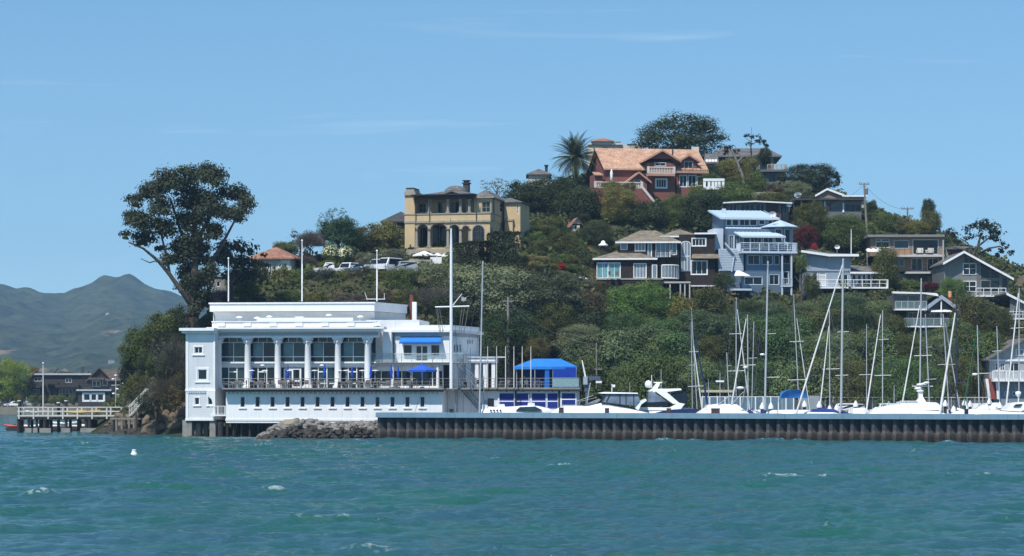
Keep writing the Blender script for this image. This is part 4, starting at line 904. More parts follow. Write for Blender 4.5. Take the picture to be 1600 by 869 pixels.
# loggia columns, beams, roof
for px in (671.5, 700, 719.5, 733.5): pillar(h, px, .1, 333.5, 311.5, .42, stone)
zb_ = h.Z(700, 311.5, 0); zt9 = h.Z(700, 306, 0); dk = M('dark_pergola_beam', (.035,.03,.028))
h.mb('loggia_beam', dk).box(h.U(648), h.U(742), -.15, .3, zb_, zt9)
m = MB()
pts = []; xa, xb = h.U(645), h.U(743); comb(m, xa, xb, 34, -1.1, vv, zt9+.18, zt9, zt9+.1, .07); m.build('pergola_slats', dk, h.root)
h.mb('wall_vine_beam', dk)
h.hip('roof', slate, h.U(650), h.U(742), 1.2, 10.5, zt9+.25, h.Z(700, 296.5, 5), .2, .12); bt = h.Z(750, 308.5, .8); h.hip('roof', slate, b[0]+.1, b[1], .8, 9.8, bt, bt+1.15, .45, .12, trim=stone)
zg = h.Z(707, 298.5, -.5); h.gable_v('porch_gable', slate, h.U(694), h.U(721), -.6, 3, zt9+.2, zg, .25, .1, wall=dk)
m = MB(); u, z = h.q(712, 291, 5); m.ball((u, 5, z-.9), 1.3, (1.3, 1, .75), 14, 6, 0); m.build('dome', slate, h.root)
t0_ = h.box('chimney_tower', ochre, 632.5, 305, 648, 398, -.12, 3.2); h.box('chimney_cap', stone, 631.5, 300, 649, 305, -.35, 3.6); h.box('chimney_cap', stone, 633.5, 296, 647, 300, -.1, 3.1); h.box('chimney_cap', dk, 634, 293.5, 646.5, 295, 0, 3)
m = MB(); f0 = h.q(723.5, 287, 5); f1 = h.q(732, 300, 5); m.box(f0[0], f1[0], 5, 5.9, f1[1], f0[1]); m.box(f0[0]-.15, f1[0]+.15, 4.85, 6.05, f0[1], f0[1]+.15); m.box(f0[0]+.05, f1[0]-.05, 5.1, 5.8, f0[1]+.15, f0[1]+.4); m.box(f0[0]-.1, f1[0]+.1, 4.9, 6, f0[1]+.4, f0[1]+.5); m.build('chimney', darkw, h.root)
for px in (649.5, 671, 744): u = h.U(px, -.3); m = MB(); m.cyl((u, -.28, zf1-.2), (u, -.28, zt9), .05, n=6); m.build('downpipe', darkw, h.root)
m = MB(); u = h.U(771, .7); m.cyl((b[1]+.06, 2, zf1), (b[1]+.06, 2, bt), .06, n=6); m.build('downpipe', darkw, h.root)
h.finish()
# terrace below the villa
h = House('terrace_wall', 'pale stone block retaining wall and steps below the ochre villa', 'wall', 634, 309, -8, gz(650, 309)-1)
cb = M('pale_stone_block', (.38,.34,.27), .9, .2, 1.5, pat='block')
h.box('lower_wall', cb, 632, 406, 674, 423, 0, .6); h.box('upper_wall', cb, 640, 404.5, 662, 406.2, .5, .5); h.box('upper_wall', M('grey_stone_trim', (.3,.27,.22)), 634, 390, 705, 406, 4.5, .5); h.box('door', dark_in, 667, 409, 671, 417, -.04, .03); h.box('parapet', white, 672, 402, 690, 412, 1.2, .3)
h.finish()
def parasol(name, label, px, py, Y, wpx, hpx, hm=2.6, col=None, cat='umbrella', group=None):
    b = P(px, py, Y); r = wpx*Y/F/2; hh = hpx*Y/F; e = empty(name, (b.x, b.y, b.z-hm), 0, label, cat, group); m = MB(); m.cyl((0,0,0),(0,0,hm),.035,n=6); m.build('pole', alu, e)
    m = MB(); n = 8; rim = [(r*math.cos(2*math.pi*i/n+.3), r*math.sin(2*math.pi*i/n+.3), hm-hh) for i in range(n)]; m.add(rim+[(0,0,hm)], [(i,(i+1) % n,n) for i in range(n)]); m.add(rim+[(a_*1.0,b_*1.0,c_-.18) for a_,b_,c_ in rim], [(i,i+n,(i+1) % n+n,(i+1) % n) for i in range(n)]); m.build('canopy', col or M('white_canvas', (.78,.77,.73), .8, .04), e); return e
parasol('parasol', 'large white parasol on the terrace in front of the ochre villa', 663, 392, 311, 38, 7)
parasol('parasol', 'middle white parasol beside the large one below the villa arcade', 684, 395, 312, 18, 5)
parasol('parasol', 'small white parasol at the right end of the villa terrace', 694.5, 396, 312, 12, 4)
parasol('parasol', 'wide flat white parasol on the garden terrace left of the dark brown house', 901, 430, 318, 40, 5.5)
# --- pink house with tan tiled roof
h = House('pink_house', 'rose-pink stucco house under a long tan clay-tiled roof with a big front gable', 'house', 947, 357, 9, gz(1000, 357)-1)
P9 = D(fm=M('pale_frame', (.5,.5,.5)), casing=.08)
ze = h.Z(980, 261.5, -.6); zr = h.Z(1010, 232.5, 7)
a = h.vol('main_wall', pink, 947.5, 261, 1014, 330, 0, 14, [(1002,262,1010,272,1,1)], dflt=P9)
aR = h.U(1101, 0)
h.right('main_wall', pink, aR, 0, 14, a[2], ze+.1)
h.gable_u('roof', tileroof, a[0], aR, 0, 14, ze+.1, zr, .55, .25, wall=pink); h.mb('main_wall', pink).add([(a[0],14,a[2]),(aR,14,a[2]),(aR,14,ze),(a[0],14,ze)],[(0,1,2,3)])
# big gable bay
g_ = h.vol('gable_bay', pink, 1013, 254, 1055, 330, -1.6, 4, [(1023.5,251.5+3,1040,259.5,2,1),(1025.5,280.5,1041,293,4,1,D(fm=white,casing=.2))], dflt=P9)
zge = h.Z(1003, 252.5, -2.1); zga = h.Z(1031.5, 234, -2.1); h.gable_v('bay_roof', tileroof, g_[0]-.25, g_[1]+.25, -1.6, 6.0, zge+.55, zga, .6, .2, wall=pink, trim=pinkl)
zbl = h.Z(1030, 271, -2.8); x0, x1 = h.U(1013, -2.8), h.U(1053.5, -2.8); h.mb('balcony', pinkl).box(x0-.1, x1+.1, -2.9, -1.6, zbl-.4, zbl)
def balustrade(hs, name, p0, p1, zb_, hh, mat, n):
    m = hs.mb(name, mat); a_ = Vector(p0 + (zb_,)); b_ = Vector(p1 + (zb_,)); d_ = b_ - a_
    nrm = Vector((-d_.y, d_.x, 0)).normalized()*.12
    for z0_, z1_ in ((0, .12), (hh-.16, hh)): vs = [a_-nrm, b_-nrm, b_+nrm, a_+nrm]; m.add([v_+Vector((0,0,z0_)) for v_ in vs]+[v_+Vector((0,0,z1_)) for v_ in vs], [(0,3,2,1),(4,5,6,7),(0,1,5,4),(1,2,6,5),(2,3,7,6),(3,0,4,7)])
    for i in range(n+1): p_ = a_ + d_*(i/n); m.lathe([(.05,.12),(.11,hh*.35),(.05,hh*.6),(.08,hh-.16)], p_, 6)
    for p_ in (a_, b_): m.box(p_.x-.16, p_.x+.16, p_.y-.16, p_.y+.16, p_.z, p_.z+hh+.05)
bw = M('ivory_balustrade', (.62,.57,.50), .8, .08)
balustrade(h, 'balustrade', (x0, -2.75), (x1, -2.75), zbl, 1.05, bw, 16)
# dormer and right bay
d_ = h.vol('right_bay', pink, 1057, 271, 1101, 330, -1.2, 3, [(1062,274,1073,292,2,1,D(fm=white)),(1075.5,274,1087.5,292,2,1,D(fm=white)),(1090,276,1098,290,1,1,D(fm=white))], dflt=P9)
h.mb('right_balcony', pinkl).box(d_[0]-.1, d_[1]+.5, -1.9, -1.2, d_[3], d_[3]+.35); h.rail('balcony_rail', black, [(d_[0], -1.85, d_[3]+.35), (d_[1]+.4, -1.85, d_[3]+.35)], .9, 4, bal=5)
dm = h.vol('dormer', pink, 1063, 249.5, 1088.5, 272, -.1, 5, [(1069.5,252.5,1082,267,2,1,D(fm=GBT,casing=.1))]); zda = h.Z(1076.5, 241.5, -.5); h.gable_v('dormer_roof', tileroof, dm[0], dm[1], -.1, 5.5, dm[3], zda, .5, .15, wall=pink, trim=pinkl)
# entry gable, terrace and its balustrade, stairs
en = h.vol('entry_porch', pink, 984, 281, 1011, 330, -2.6, 2.6, [(990,281,1002,291,1,1,D(name='door'))]); h.gable_v('entry_roof', tileroof, en[0]-.2, en[1]+.2, -2.6, 0, en[3], h.Z(997, 268.5, -3), .4, .15, wall=pink, trim=pinkl)
zt5 = h.Z(960, 294, -5.5); x0, x1 = h.U(930, -5.5), h.U(1003, -5.5); h.mb('terrace_wall', pink).box(x0, x1, -5.6, -2.7, zt5-5, zt5); balustrade(h, 'balustrade', (x0, -5.5), (x1, -5.5), zt5, 1.0, bw, 28)
m = h.mb('stair_wall', pink); m.prism([(x1, zt5-4), (x1+2.6, zt5-4), (x1+2.6, zt5-3.2), (x1, zt5)], -5.6, -4.4); m = h.mb('stair_coping', bw); m.prism([(x1-.1, zt5+.02), (x1+2.7, zt5-3.3), (x1+2.7, zt5-2.7), (x1-.1, zt5+.62)], -5.75, -5.45)
m = MB(); u = h.U(1051, 2); m.cyl((u, 2, zr-3), (u, 2, zr-.6), .14, n=8); m.build('flue', darkw, h.root)
m = MB(); f0 = h.q(1082, 229.5, 8); m.box(f0[0], f0[0]+1.1, 8, 8.8, zr-1.5, f0[1]); m.build('chimney', bw, h.root)
u = h.U(932, 3); h.box('side_annex', pink, 929, 272, 941, 300, 1, 4); h.mb('annex_roof', tileroof).slab([(h.U(928,1), .6, h.Z(930,273,1)), (h.U(942,1), .6, h.Z(930,273,1)), (h.U(941,1), 4, h.Z(930,266,1)), (h.U(931,1), 4, h.Z(930,266,1))], .15)
h.finish()
e = parasol('furled_parasol', 'tall furled white parasol against the pink wall', 955.5, 264.5, 353, 6, 3, 2.6); e.children[1].scale = (.9, .9, 1)
for c_ in list(e.children):
    if c_.name.startswith('canopy'): bpy.data.objects.remove(c_)
m = MB(); m.lathe([(.08,.7),(.26,.75),(.2,1.4),(.25,2.0),(.1,2.5),(.02,2.65)], n=9); m.build('canopy', M('white_canvas', (.78,.77,.73)), e)
# --- cream mansion behind with red turret
h = House('cream_mansion', 'cream stucco mansion with a low red-tiled turret rising behind the pink house', 'house', 925, 398, 0, gz(960, 398)-2)
h.vol('wall', cream, 919, 226, 1003, 262, 1, 12); h.box('turret', cream, 927, 220.5, 957, 226.2, .5, 5); zt6 = h.Z(940, 220.5, .5); h.hip('turret_roof', tilered, h.U(927), h.U(957), .5, 4.2, zt6, h.Z(940, 215.2, 2), .35, .12); h.box('parapet', cream, 960, 223, 972, 226.2, .6, 5); h.box('skylight', darkw, 961, 221.5, 970, 223.2, 1.2, 1.5); h.box('roof_parapet', cream, 919, 223.5, 926, 226.1, .7, 3); h.box('roof_light', darkw, 980, 225, 994, 226.2, .9, 1.2); h.box('window', glass_m, 941, 230, 949, 236, .95, .06)
h.finish()
# --- small grey roof with flue on the skyline
h = House('hilltop_house', 'small house with a grey roof and stub chimney on the skyline left of the palm', 'house', 824, 372, 0, gz(840, 372)-1)
a = h.vol('wall', cream, 826, 272, 858, 292, 0, 6); h.hip('roof', slate, a[0], a[1], 0, 6, a[3], h.Z(840, 265, 3), .4); h.box('chimney', darkw, 851.5, 258.5, 856, 268, 2, .5); h.box('chimney_cap', darkw, 850.5, 257.5, 857, 259, 1.8, .9); h.finish()
# --- dark roof house left of villa
h = House('dark_roof_house', 'low house under a charcoal hip roof half hidden left of the ochre villa', 'house', 600, 332, 0, gz(615, 332)-1)
a = h.vol('wall', darkw, 600, 346, 640, 372, 0, 7, [(612,349,620,356,2,1)]); h.hip('roof', M('charcoal_roof', (.07,.07,.075), .85, .2, 1, pat='shingle'), a[0], a[1]+1, 0, 7, a[3], h.Z(625, 331, 3), .5); h.finish()
# --- cottage with red tiled roof at the left, stairs
h = House('tile_roof_cottage', 'white cottage with a red tiled roof and shutters at the head of the wooden stair', 'house', 414, 306, -8, gz(430, 306)-1)
a = h.vol('wall', M('off_white_wall', (.46,.45,.42), .85, .12), 392, 403.5, 455, 436, 0, 7, [(417.5,411,424,421,2,1,D(fm=white)),(443.5,411,448,418.5,1,1,D(fm=white,casing=.45)),(436,411.5,441,418.5,1,1,D(fm=white,casing=.1))])
h.hip('roof', tilered, a[0], a[1], 0, 7, a[3], h.Z(430, 386.5, 3.5), .6, .2); h.box('porch', darkw, 421, 424, 433, 436, -1.2, 1.1); h.finish()
h = House('tiled_gable_house', 'sliver of a tiled roof showing above bushes behind the cottage', 'house', 436, 318, 0, gz(445, 318)-2)
a = h.vol('wall', cream, 430, 385, 452, 400, 0, 5); h.hip('roof', tilered, a[0], a[1], 0, 5, a[3], h.Z(445, 379, 2.5), .4); h.finish()
h = House('stone_ruin', 'small grey stone outbuilding behind the eucalyptus trunk', 'outbuilding', 331, 294, 0, gz(345, 294)-2)
a = h.vol('wall', concrete, 332, 432, 356, 490, 0, 5, [(338,440,344,448,1,1),(336,455,341,464,1,1)]); h.box('coping', stone, 330.5, 429.5, 357.5, 432.5, -.2, 5.4); h.finish()
h = House('cliff_stair', 'steep grey wooden staircase climbing to the red-roofed cottage', 'stairs', 418, 296, 0, gz(425, 296)-1)
m = MB(); zt7 = h.Z(425, 431, 5); zb7 = h.Z(425, 476, -1); u0, u1 = h.U(419), h.U(434); n = 22
for i in range(n): t_ = i/(n-1); y = -1 + 6*t_; z = zb7 + (zt7-zb7)*t_; m.box(u0, u1, y, y+.3, z-.06, z)
m.build('treads', greywood, h.root)
for u in (u0, u1): m = MB(); m.cyl((u, -1, zb7-.2), (u, 5, zt7-.2), .1, n=4); m.cyl((u, -1, zb7+1), (u, 5, zt7+1), .06, n=4); [m.cyl((u, -1+6*t_, zb7+(zt7-zb7)*t_), (u, -1+6*t_, zb7+(zt7-zb7)*t_+1), .05, n=4) for t_ in (0,.25,.5,.75,1)]; m.build('railing', M('pale_grey_wood', (.42,.40,.37)), h.root)
m = MB(); m.box(u0-.3, u0-.05, -1.2, 5, zb7-1, zb7+.3); m.prism([(u0,zb7-2),(u1,zb7-2),(u1,zt7-.3),(u0,zt7-.3)], 5.0, 5.2); m.build('support', greywood, h.root); h.finish()
# --- red-tiled white garden house
h = House('garden_house', 'small white gabled garden house with a rusty red tiled roof among magnolias', 'house', 893, 336, 10, gz(905, 336)-1)
a = h.vol('wall', cream, 893.5, 352, 906, 380, 0, 5, [(897,352,902,359,1,1)]); h.gable_v('roof', tilered, a[0], a[1]+.3, 0, 5, a[3]+.2, h.Z(899, 340, 0), .35, .12, wall=cream); h.finish()
# --- dark brown shingle house
h = House('dark_shingle_house', 'dark brown shingled house with white-framed windows, bay and two weathered hip roofs', 'house', 932, 319, -3, gz(980, 319)-2)
WD = D(fm=white, casing=.07)
lo = h.vol('lower_wall', brownsh, 932, 404, 1021, 470, 0, 9, [(932.8,411,950,434.6,2,1,D(name='glass_door',gm=M('aqua_glass', (.12,.30,.32), .12, .4, 1.2))),(951,411,969,434.6,2,1,D(name='glass_door',gm=M('aqua_glass', (.12,.30,.32)))),(990.3,412,1009.5,434.6,4,1,D(name='glass_door',gm=curtain)),(1013,0,1013,0)][:3], dflt=WD)
h.hip('lower_roof', shake, lo[0], lo[1], 0, 8, h.Z(970, 403.5, -.5), h.Z(970, 389.5, 3), .55, .22, trim=white, inset=4.2)
up_ = h.vol('upper_wall', brownsh, 968.5, 378, 1060, 404, 2.2, 8, [(969.8,379,980,390,1,1),(992.3,379.5,1007.8,392,3,1),(1012.6,379,1018,402,1,1,D(name='glass_door')),(1025,379.5,1047,402,3,1,D(name='glass_door')),(1050,380,1057,398,1,1)], dflt=D(fm=white, casing=.06, gm=curtain))
h.hip('upper_roof', shake, up_[0], up_[1]-.3, 2.2, 9.5, h.Z(1000, 377.5, 1.6), h.Z(1000, 360, 5.5), .65, .22, trim=white, inset=3.6)
h.hip('east_roof', shake, h.U(1036, 4), h.U(1088, 4), 4, 11, h.Z(1060, 368.5, 3.5), h.Z(1050, 358.5, 7), .5, .2, trim=white, inset=3)
# round bay
cu, cv, rb = (h.U(1021)+h.U(1061))/2, 1.6, (h.U(1061)-h.U(1021))/2
zb0, zb1 = h.Z(1040, 470, 0), h.Z(1040, 403, 0)
m = h.mb('bay_wall', brownsh); m.lathe([(rb, zb0), (rb, zb1), (rb+.12, zb1), (rb+.12, zb1+.12)], (cu, cv, 0), 28); h.rail('bay_rail', darkw, [(cu+rb*math.cos(R(q)), cv+rb*math.sin(R(q)), zb1+.12) for q in range(180, 361, 20)], .8, 1)
fr = MB(); gl_ = MB(); zw0, zw1 = h.Z(1045, 434.8, 0), h.Z(1045, 414.5, 0)
for q in range(250, 335, 15):
    p0 = (cu+(rb+.05)*math.cos(R(q)), cv+(rb+.05)*math.sin(R(q))); p1 = (cu+(rb+.05)*math.cos(R(q+15)), cv+(rb+.05)*math.sin(R(q+15)))
    gl_.add([p0+(zw0,), p1+(zw0,), p1+(zw1,), p0+(zw1,)], [(0,1,2,3)]); fr.cyl(p0+(zw0,), p0+(zw1,), .08, n=4); fr.cyl(p0+(zw0,), p1+(zw0,), .09, n=4); fr.cyl(p0+(zw1,), p1+(zw1,), .09, n=4); fr.cyl(p1+(zw0,), p1+(zw1,), .08, n=4)
f = fr.build('window', white, h.root); gl_.build('pane', curtain, f)
f0 = h.q(1018.5, 413, -.1); f1 = h.q(1026.8, 434.6, -.1); m = MB(); m.box(f0[0], f1[0], -.12, -.002, f1[1], f0[1]); f = m.build('window', white, h.root); m = MB(); m.box(f0[0]+.12, f1[0]-.12, -.16, -.122, f1[1]+.1, f0[1]-.12); m.build('pane', curtain, f)
ea = h.vol('east_block', brownsh, 1061, 366.5, 1117, 470, 3.2, 9, [(1081.7,373,1102.4,384,4,1),(1080.5,408,1104.6,428.5,3,1)], dflt=D(fm=white, casing=.12, gm=glass_m))
h.mb('flat_roof', white).box(h.U(1085, 3), ea[1]+.3, 2.8, 12, ea[3], ea[3]+.22)
A0, A1 = h.U(1064, 3.1), h.U(1079, 3.1); z0_, z1_ = h.Z(1070, 424, 3.1), h.Z(1070, 376.8, 3.1); um = (A0+A1)/2; ra = (A1-A0)/2
def arcwin(hs, um, ra, z0_, z1_, v):
    pts = [(um+ra, z0_), (um+ra, z1_-ra*.5)] + [(um+ra*math.cos(q*math.pi/8), z1_-ra*.5+ra*.5*math.sin(q*math.pi/8)) for q in range(1, 8)] + [(um-ra, z1_-ra*.5), (um-ra, z0_)]
    m = MB(); m.prism(pts, v-.1, v); f = m.build('arched_window', white, hs.root); k = .86; zc = (z0_+z1_)/2; m = MB(); m.prism([(um+(x-um)*k, zc+(z-zc)*.965) for x, z in pts], v-.14, v-.101); m.build('pane', curtain, f)
    m = MB(); [m.box(um+ra*q-.04, um+ra*q+.04, v-.18, v-.141, z0_+.1, z1_-.2) for q in (-.3, .3)]; m.box(um-ra*.85, um+ra*.85, v-.17, v-.142, zc-.06, zc+.06); m.build('mullions', white, f)
arcwin(h, um, ra, z0_, z1_, 3.198)
h.mb('shed_roof', shake).slab([(h.U(1080,2.4), 2.3, h.Z(1090,403,2.4)), (ea[1]+.6, 2.3, h.Z(1090,403,2.4)), (ea[1]+.4, 3.2, h.Z(1090,397,3.2)), (h.U(1082,3.2), 3.2, h.Z(1090,397,3.2))], .12)
h.box('terrace_band', stone, 932, 434.8, 1036, 437, -1.6, 1.6); h.box('terrace_wall', brownsh, 934, 437, 1036, 470, -1.5, 1.5)
h.box('porch_roof', M('pale_grey_wood', (.42,.40,.37)), 1034, 440, 1079, 442.5, -1, 4); h.box('porch_roof', white, 1079, 446, 1118, 447.5, 2.9, .3)
for px in (1047, 1063, 1070, 1077.5): u = h.U(px, -.8); m = MB(); z = h.Z(px, 442.5, -.8); m.box(u-.09, u+.09, -.9, -.7, z-2.2, z); m.build('porch_post', M('pale_grey_wood', (.42,.40,.37)), h.root)
m = MB(); f0 = h.q(942.5, 385, 4); m.cyl((f0[0], 4, f0[1]-1.5), (f0[0], 4, f0[1]), .4, n=10); c_ = m.build('chimney', brownsh, h.root); m = MB(); m.lathe([(.55,0),(.72,.1),(.7,.22),(.3,.5),(.3,.7),(.05,.85)], (f0[0], 4, f0[1]), 12); m.build('chimney_cap', white, c_)
h.finish()
parasol('blue_parasol', 'furled blue parasol standing before the aqua glass doors', 944.5, 410, 316.5, 3, 2, 2.4, M('umbrella_mid_blue',(.02,.10,.50)))
# --- blue stepped house
h = House('blue_house', 'tall stepped blue-grey house with pale metal roofs and a wraparound white deck', 'house', 1130, 321, 8, gz(1190, 321)-2)
WB = D(fm=bluet, casing=.06)
tp = h.vol('top_floor', bluew, 1130, 341.5, 1211, 375, 3.5, 7, [(1135,343,1143,352.5,1,1),(1144.5,343,1154,352.5,1,1),(1156,343,1171,352.5,2,1),(1172,343,1182.5,352.5,1,1),(1186,343.5,1195,351,1,1),(1200,344,1207,352,1,1)], dflt=WB)
zq = h.Z(1170, 340.5, 3); zq2 = h.Z(1150, 328.5, 10.2); m = h.mb('top_roof', metalr)
m.slab([(tp[0]-.6, 2.8, zq), (tp[1]+.5, 2.8, zq), (tp[1]-.2, 10.8, zq2), (tp[0]-.6, 10.8, zq2)], .22)
h.mb('top_floor', bluew).add([(tp[0], 3.5, tp[3]), (tp[0], 10.5, tp[3]), (tp[0], 10.5, zq2-.1)], [(0,1,2)]); h.mb('top_fascia', bluet).box(tp[0]-.6, tp[1]+.5, 2.74, 2.8, zq-.26, zq+.02)
for i in range(15): x = tp[0]-.4+(tp[1]-tp[0]+.6)*i/14; m.add([(x-.03, 2.8, zq+.001), (x+.03, 2.8, zq+.001), (x+.03-(.0), 10.8, zq2+.001), (x-.03, 10.8, zq2+.001), (x, 2.8, zq+.07), (x, 10.8, zq2+.07)], [(0,4,5,3),(4,1,2,5)])
mf_ = h.vol('main_floor', bluew, 1137, 357, 1222, 396, 1.2, 8, [(1139.5,368,1146,389,2,1,D(name='door')),(1148,368,1155,389,2,1,D(name='door')),(1162,371,1172,388,1,1),(1173,371,1190,388,3,1,D(name='door')),(1193,371,1208,386,2,1),(1210,371,1220,387,1,1)], dflt=WB)
zq = h.Z(1190, 368.7, -.6); zq2 = h.Z(1160, 355, 3.3); m = h.mb('porch_roof', metalr); xa, xb = h.U(1158,-.6), h.U(1227.5,-.6)
m.slab([(xa, -.6, zq), (xb, -.6, zq), (xb-2.2, 3.45, zq2), (xa-1.4, 3.45, zq2)], .18); h.mb('porch_fascia', bluet).box(xa, xb, -.66, -.6, zq-.24, zq+.02)
for i in range(11): x = xa+.2+(xb-xa-.6)*i/10; k = -1.4+(-2.2+1.4)*i/10; m.add([(x-.03,-.6,zq+.001),(x+.03,-.6,zq+.001),(x+.03+k,3.45,zq2+.001),(x-.03+k,3.45,zq2+.001),(x,-.6,zq+.07),(x+k,3.45,zq2+.07)], [(0,4,5,3),(4,1,2,5)])
# octagonal corner turret
cu, cv = h.U(1219, 2.6), 2.6; rt = 1.75; zo0, zo1, zo2 = h.Z(1219, 395, 1), h.Z(1219, 354, 1), h.Z(1219, 344, 2.6)
m = h.mb('turret_roof', metalr); m.lathe([(2.9, zo1-.1), (2.9, zo1), (.05, zo2)], (cu, cv, 0), 8, False)
m = h.mb('turret_wall', bluew); m.lathe([(rt, zo0), (rt, zo1)], (cu, cv, 0), 8, False)
for q in range(8):
    a0_, a1_ = R(q*45), R(q*45+45)
    if math.sin((a0_+a1_)/2) > .1: continue
    p0 = Vector((cu+(rt+.04)*math.cos(a0_+.12), cv+(rt+.04)*math.sin(a0_+.12), 0)); p1 = Vector((cu+(rt+.04)*math.cos(a1_-.12), cv+(rt+.04)*math.sin(a1_-.12), 0)); fr = MB(); gl_ = MB()
    for (za, zb9) in ((zo1-2.3, zo1-.35), (zo0+.4, zo1-2.55)):
        gl_.add([p0+Vector((0,0,za)), p1+Vector((0,0,za)), p1+Vector((0,0,zb9)), p0+Vector((0,0,zb9))], [(0,1,2,3)])
        for A_, B_ in (((p0,za),(p1,za)),((p0,zb9),(p1,zb9)),((p0,za),(p0,zb9)),((p1,za),(p1,zb9))): fr.cyl(A_[0]+Vector((0,0,A_[1])), B_[0]+Vector((0,0,B_[1])), .06, n=4)
    f = fr.build('window', bluet, h.root); gl_.build('pane', glass_m, f)
# deck
zd2 = h.Z(1200, 392.5, -1.4); xa, xb = h.U(1158,-1.4), h.U(1246,-1.4); h.mb('deck', bluet).box(xa, xb, -1.4, 3.2, zd2-.3, zd2); h.rail('deck_rail', bluet, [(xa, 1.2, zd2), (xa, -1.35, zd2), (xb-.05, -1.35, zd2), (xb-.05, 3, zd2)], 1.15, 6, r=.06, mid=3, post=.085)
l2 = h.vol('middle_floor', bluew, 1166, 395.5, 1219, 424, -.1, 9, [(1168.5,399,1187,413.5,2,1),(1190.6,399,1207,413.5,2,1),(1210,399,1217.5,413.5,1,1)], dflt=WB)
l3 = h.vol('lower_floor', bluew, 1160, 423.8, 1237, 480, -.3, 9, [(1163.5,433,1191,445,2,1),(1202,429.5,1217,445,2,1),(1224,424.8,1232,443.5,1,1,D(name='door'))], dflt=WB); xx = h.vol('side_bay', bluew, 1219.5, 395.6, 1237, 424, 1.2, 6, [(1223,398,1234,412,1,1)], dflt=WB)
for px in (1222, 1236.5): u = h.U(px, -1.1); m = MB(); m.box(u-.11, u+.11, -1.2, -.98, h.Z(px,462,-1), zd2-.3); m.build('deck_post', bluet, h.root)
zb8 = h.Z(1230, 446, -1.3); xa, xb = h.U(1222,-1.3), h.U(1238,-1.3); h.mb('lower_balcony', bluet).box(xa, xb, -1.3, -.3, zb8-.2, zb8); h.rail('balcony_rail', bluet, [(xa, -1.25, zb8), (xb, -1.25, zb8)], 1.0, 1, bal=6, post=.05)
h.mb('terrace', bluet).box(h.U(1146,-2.2), h.U(1175,-2.2), -2.2, -.35, h.Z(1160,454,-2.2), h.Z(1160,451,-2.2))
# louvred stair tower at left
x0, x1 = h.U(1123,.6), h.U(1163,-.2); zs0, zs1 = h.Z(1140,423,.5), h.Z(1140,389,.5); n = 13
m = MB()
for i in range(n): z = zs0 + (zs1-zs0)*i/n; m.box(x0, x1, .3, .42, z, z+.17)
for x in (x0, x0+1.0, x1-1.6): m.box(x-.05, x+.05, .42, .5, zs0-.1, zs1)
m.box(x0, x1, .5, .56, zs0, zs1); m.build('slatted_screen', bluet, h.root)
m = MB(); m.prism([(x0+.8, zs1+.6), (x0+2.2, zs0+(zs1-zs0)*.72), (x0+2.2, zs0+(zs1-zs0)*.78), (x0+.8, zs1+.9)], -.2, .3); m.cyl((x0+2.2,.1,zs0+(zs1-zs0)*.75), (x0+1.8,.1,zs0-.2), .09, n=5); m.build('stair_rail', bluet, h.root)
h.mb('stair_block', bluew).box(x0+.05, x1-.1, .57, 4, zs0-3, zs1-.05)
m = MB(); xa, xb = h.U(1147,-1.5), h.U(1172,-1.5); za, zb9 = h.Z(1150,430.5,-1.5), h.Z(1150,423,-.3); m.slab([(xa,-1.6,za),(xb,-1.6,za),(xb-1.2,-.3,zb9),(xa+.6,-.3,zb9)], .08); m.build('porch_canopy', white, h.root)
lw = h.box('left_wall', M('pale_blue_trim', (.5,.58,.66)), 1115.5, 357, 1130, 398, 2.6, 4)  # paler than the siding: sunlight on this side put into its colour
m = MB(); u, z = h.q(1129, 330, 8); m.box(u-.25, u+.25, 7, 7.5, z-1.5, z+.3); m.build('chimney', bluet, h.root)
h.finish()
def dish(label, px, py, Y, r=.45, tilt=35):
    b = P(px, py, Y); e = empty('satellite_dish', (b.x, b.y, b.z-1.0), 0, label, 'satellite dish'); m = MB(); m.cyl((0,0,0),(0,0,.95),.03,n=5); m.build('mast', alu, e)
    m = MB(); n = 12; a_ = R(tilt); rim = []
    for i in range(n): q = 2*math.pi*i/n; x, y = r*math.cos(q), r*.75*math.sin(q); rim.append((x, -.1-y*math.sin(a_)*.3, 1.0+y))
    m.add(rim+[(0,.08,1.0)], [(i,(i+1) % n,n) for i in range(n)]); m.cyl((0,.05,.95),(0,-.45,.8),.02,n=4); m.ball((0,-.45,.8),.06); m.build('reflector', white, e)
dish('white satellite dish on the roof edge of the blue stepped house', 1207, 335, 322.5, .55)
dish('white satellite dish standing above the low flat-roofed house', 1246.5, 305, 350, .62)
dish('white satellite dish on the roof of the pale house with the slim pole', 1308, 386, 323, .4)
dish('tilted white satellite dish beside the brown-panelled flat-roofed house', 1233, 321, 343, .4)
# --- low flat house behind the blue one
h = House('flat_roof_house', 'low grey flat-roofed house with ribbon windows and a brown panel behind the blue house', 'house', 1135, 343, 3, gz(1190, 343)-2)
a = h.vol('wall', greyw, 1135, 317, 1220, 350, 0, 8, [(1140,319,1151,331,2,1),(1157,318.5,1179,331,3,1),(1181,318.5,1195,331,2,1)], dflt=D(fm=GBT)); h.box('brown_panel', M('brown_panel', (.07,.03,.025)), 1197.5, 316.6, 1217, 345, -.12, .11)
b = h.vol('side_wall', greyw, 1217.5, 316.8, 1232, 350, .8, 6, [(1219,322,1223,334,1,1),(1225,322,1229,334,1,1)], dflt=D(fm=GBT))
zr_ = h.Z(1180, 316.6, -.9); m = h.mb('roof', white); m.slab([(h.U(1129,-.9), -.9, zr_+.05), (h.U(1180,-.9), -.9, zr_+.3), (h.U(1238,-.9), -.9, zr_+.05), (h.U(1238,8), 8.4, zr_+.25), (h.U(1130,8), 8.4, zr_+.25)], .2)
h.rail('deck_rail', darkw, [(h.U(1204,-1.5), -1.5, h.Z(1210,345,-1.5)), (h.U(1232,-1.5), -1.5, h.Z(1210,345,-1.5))], 1.0, 4, bal=4); h.finish()
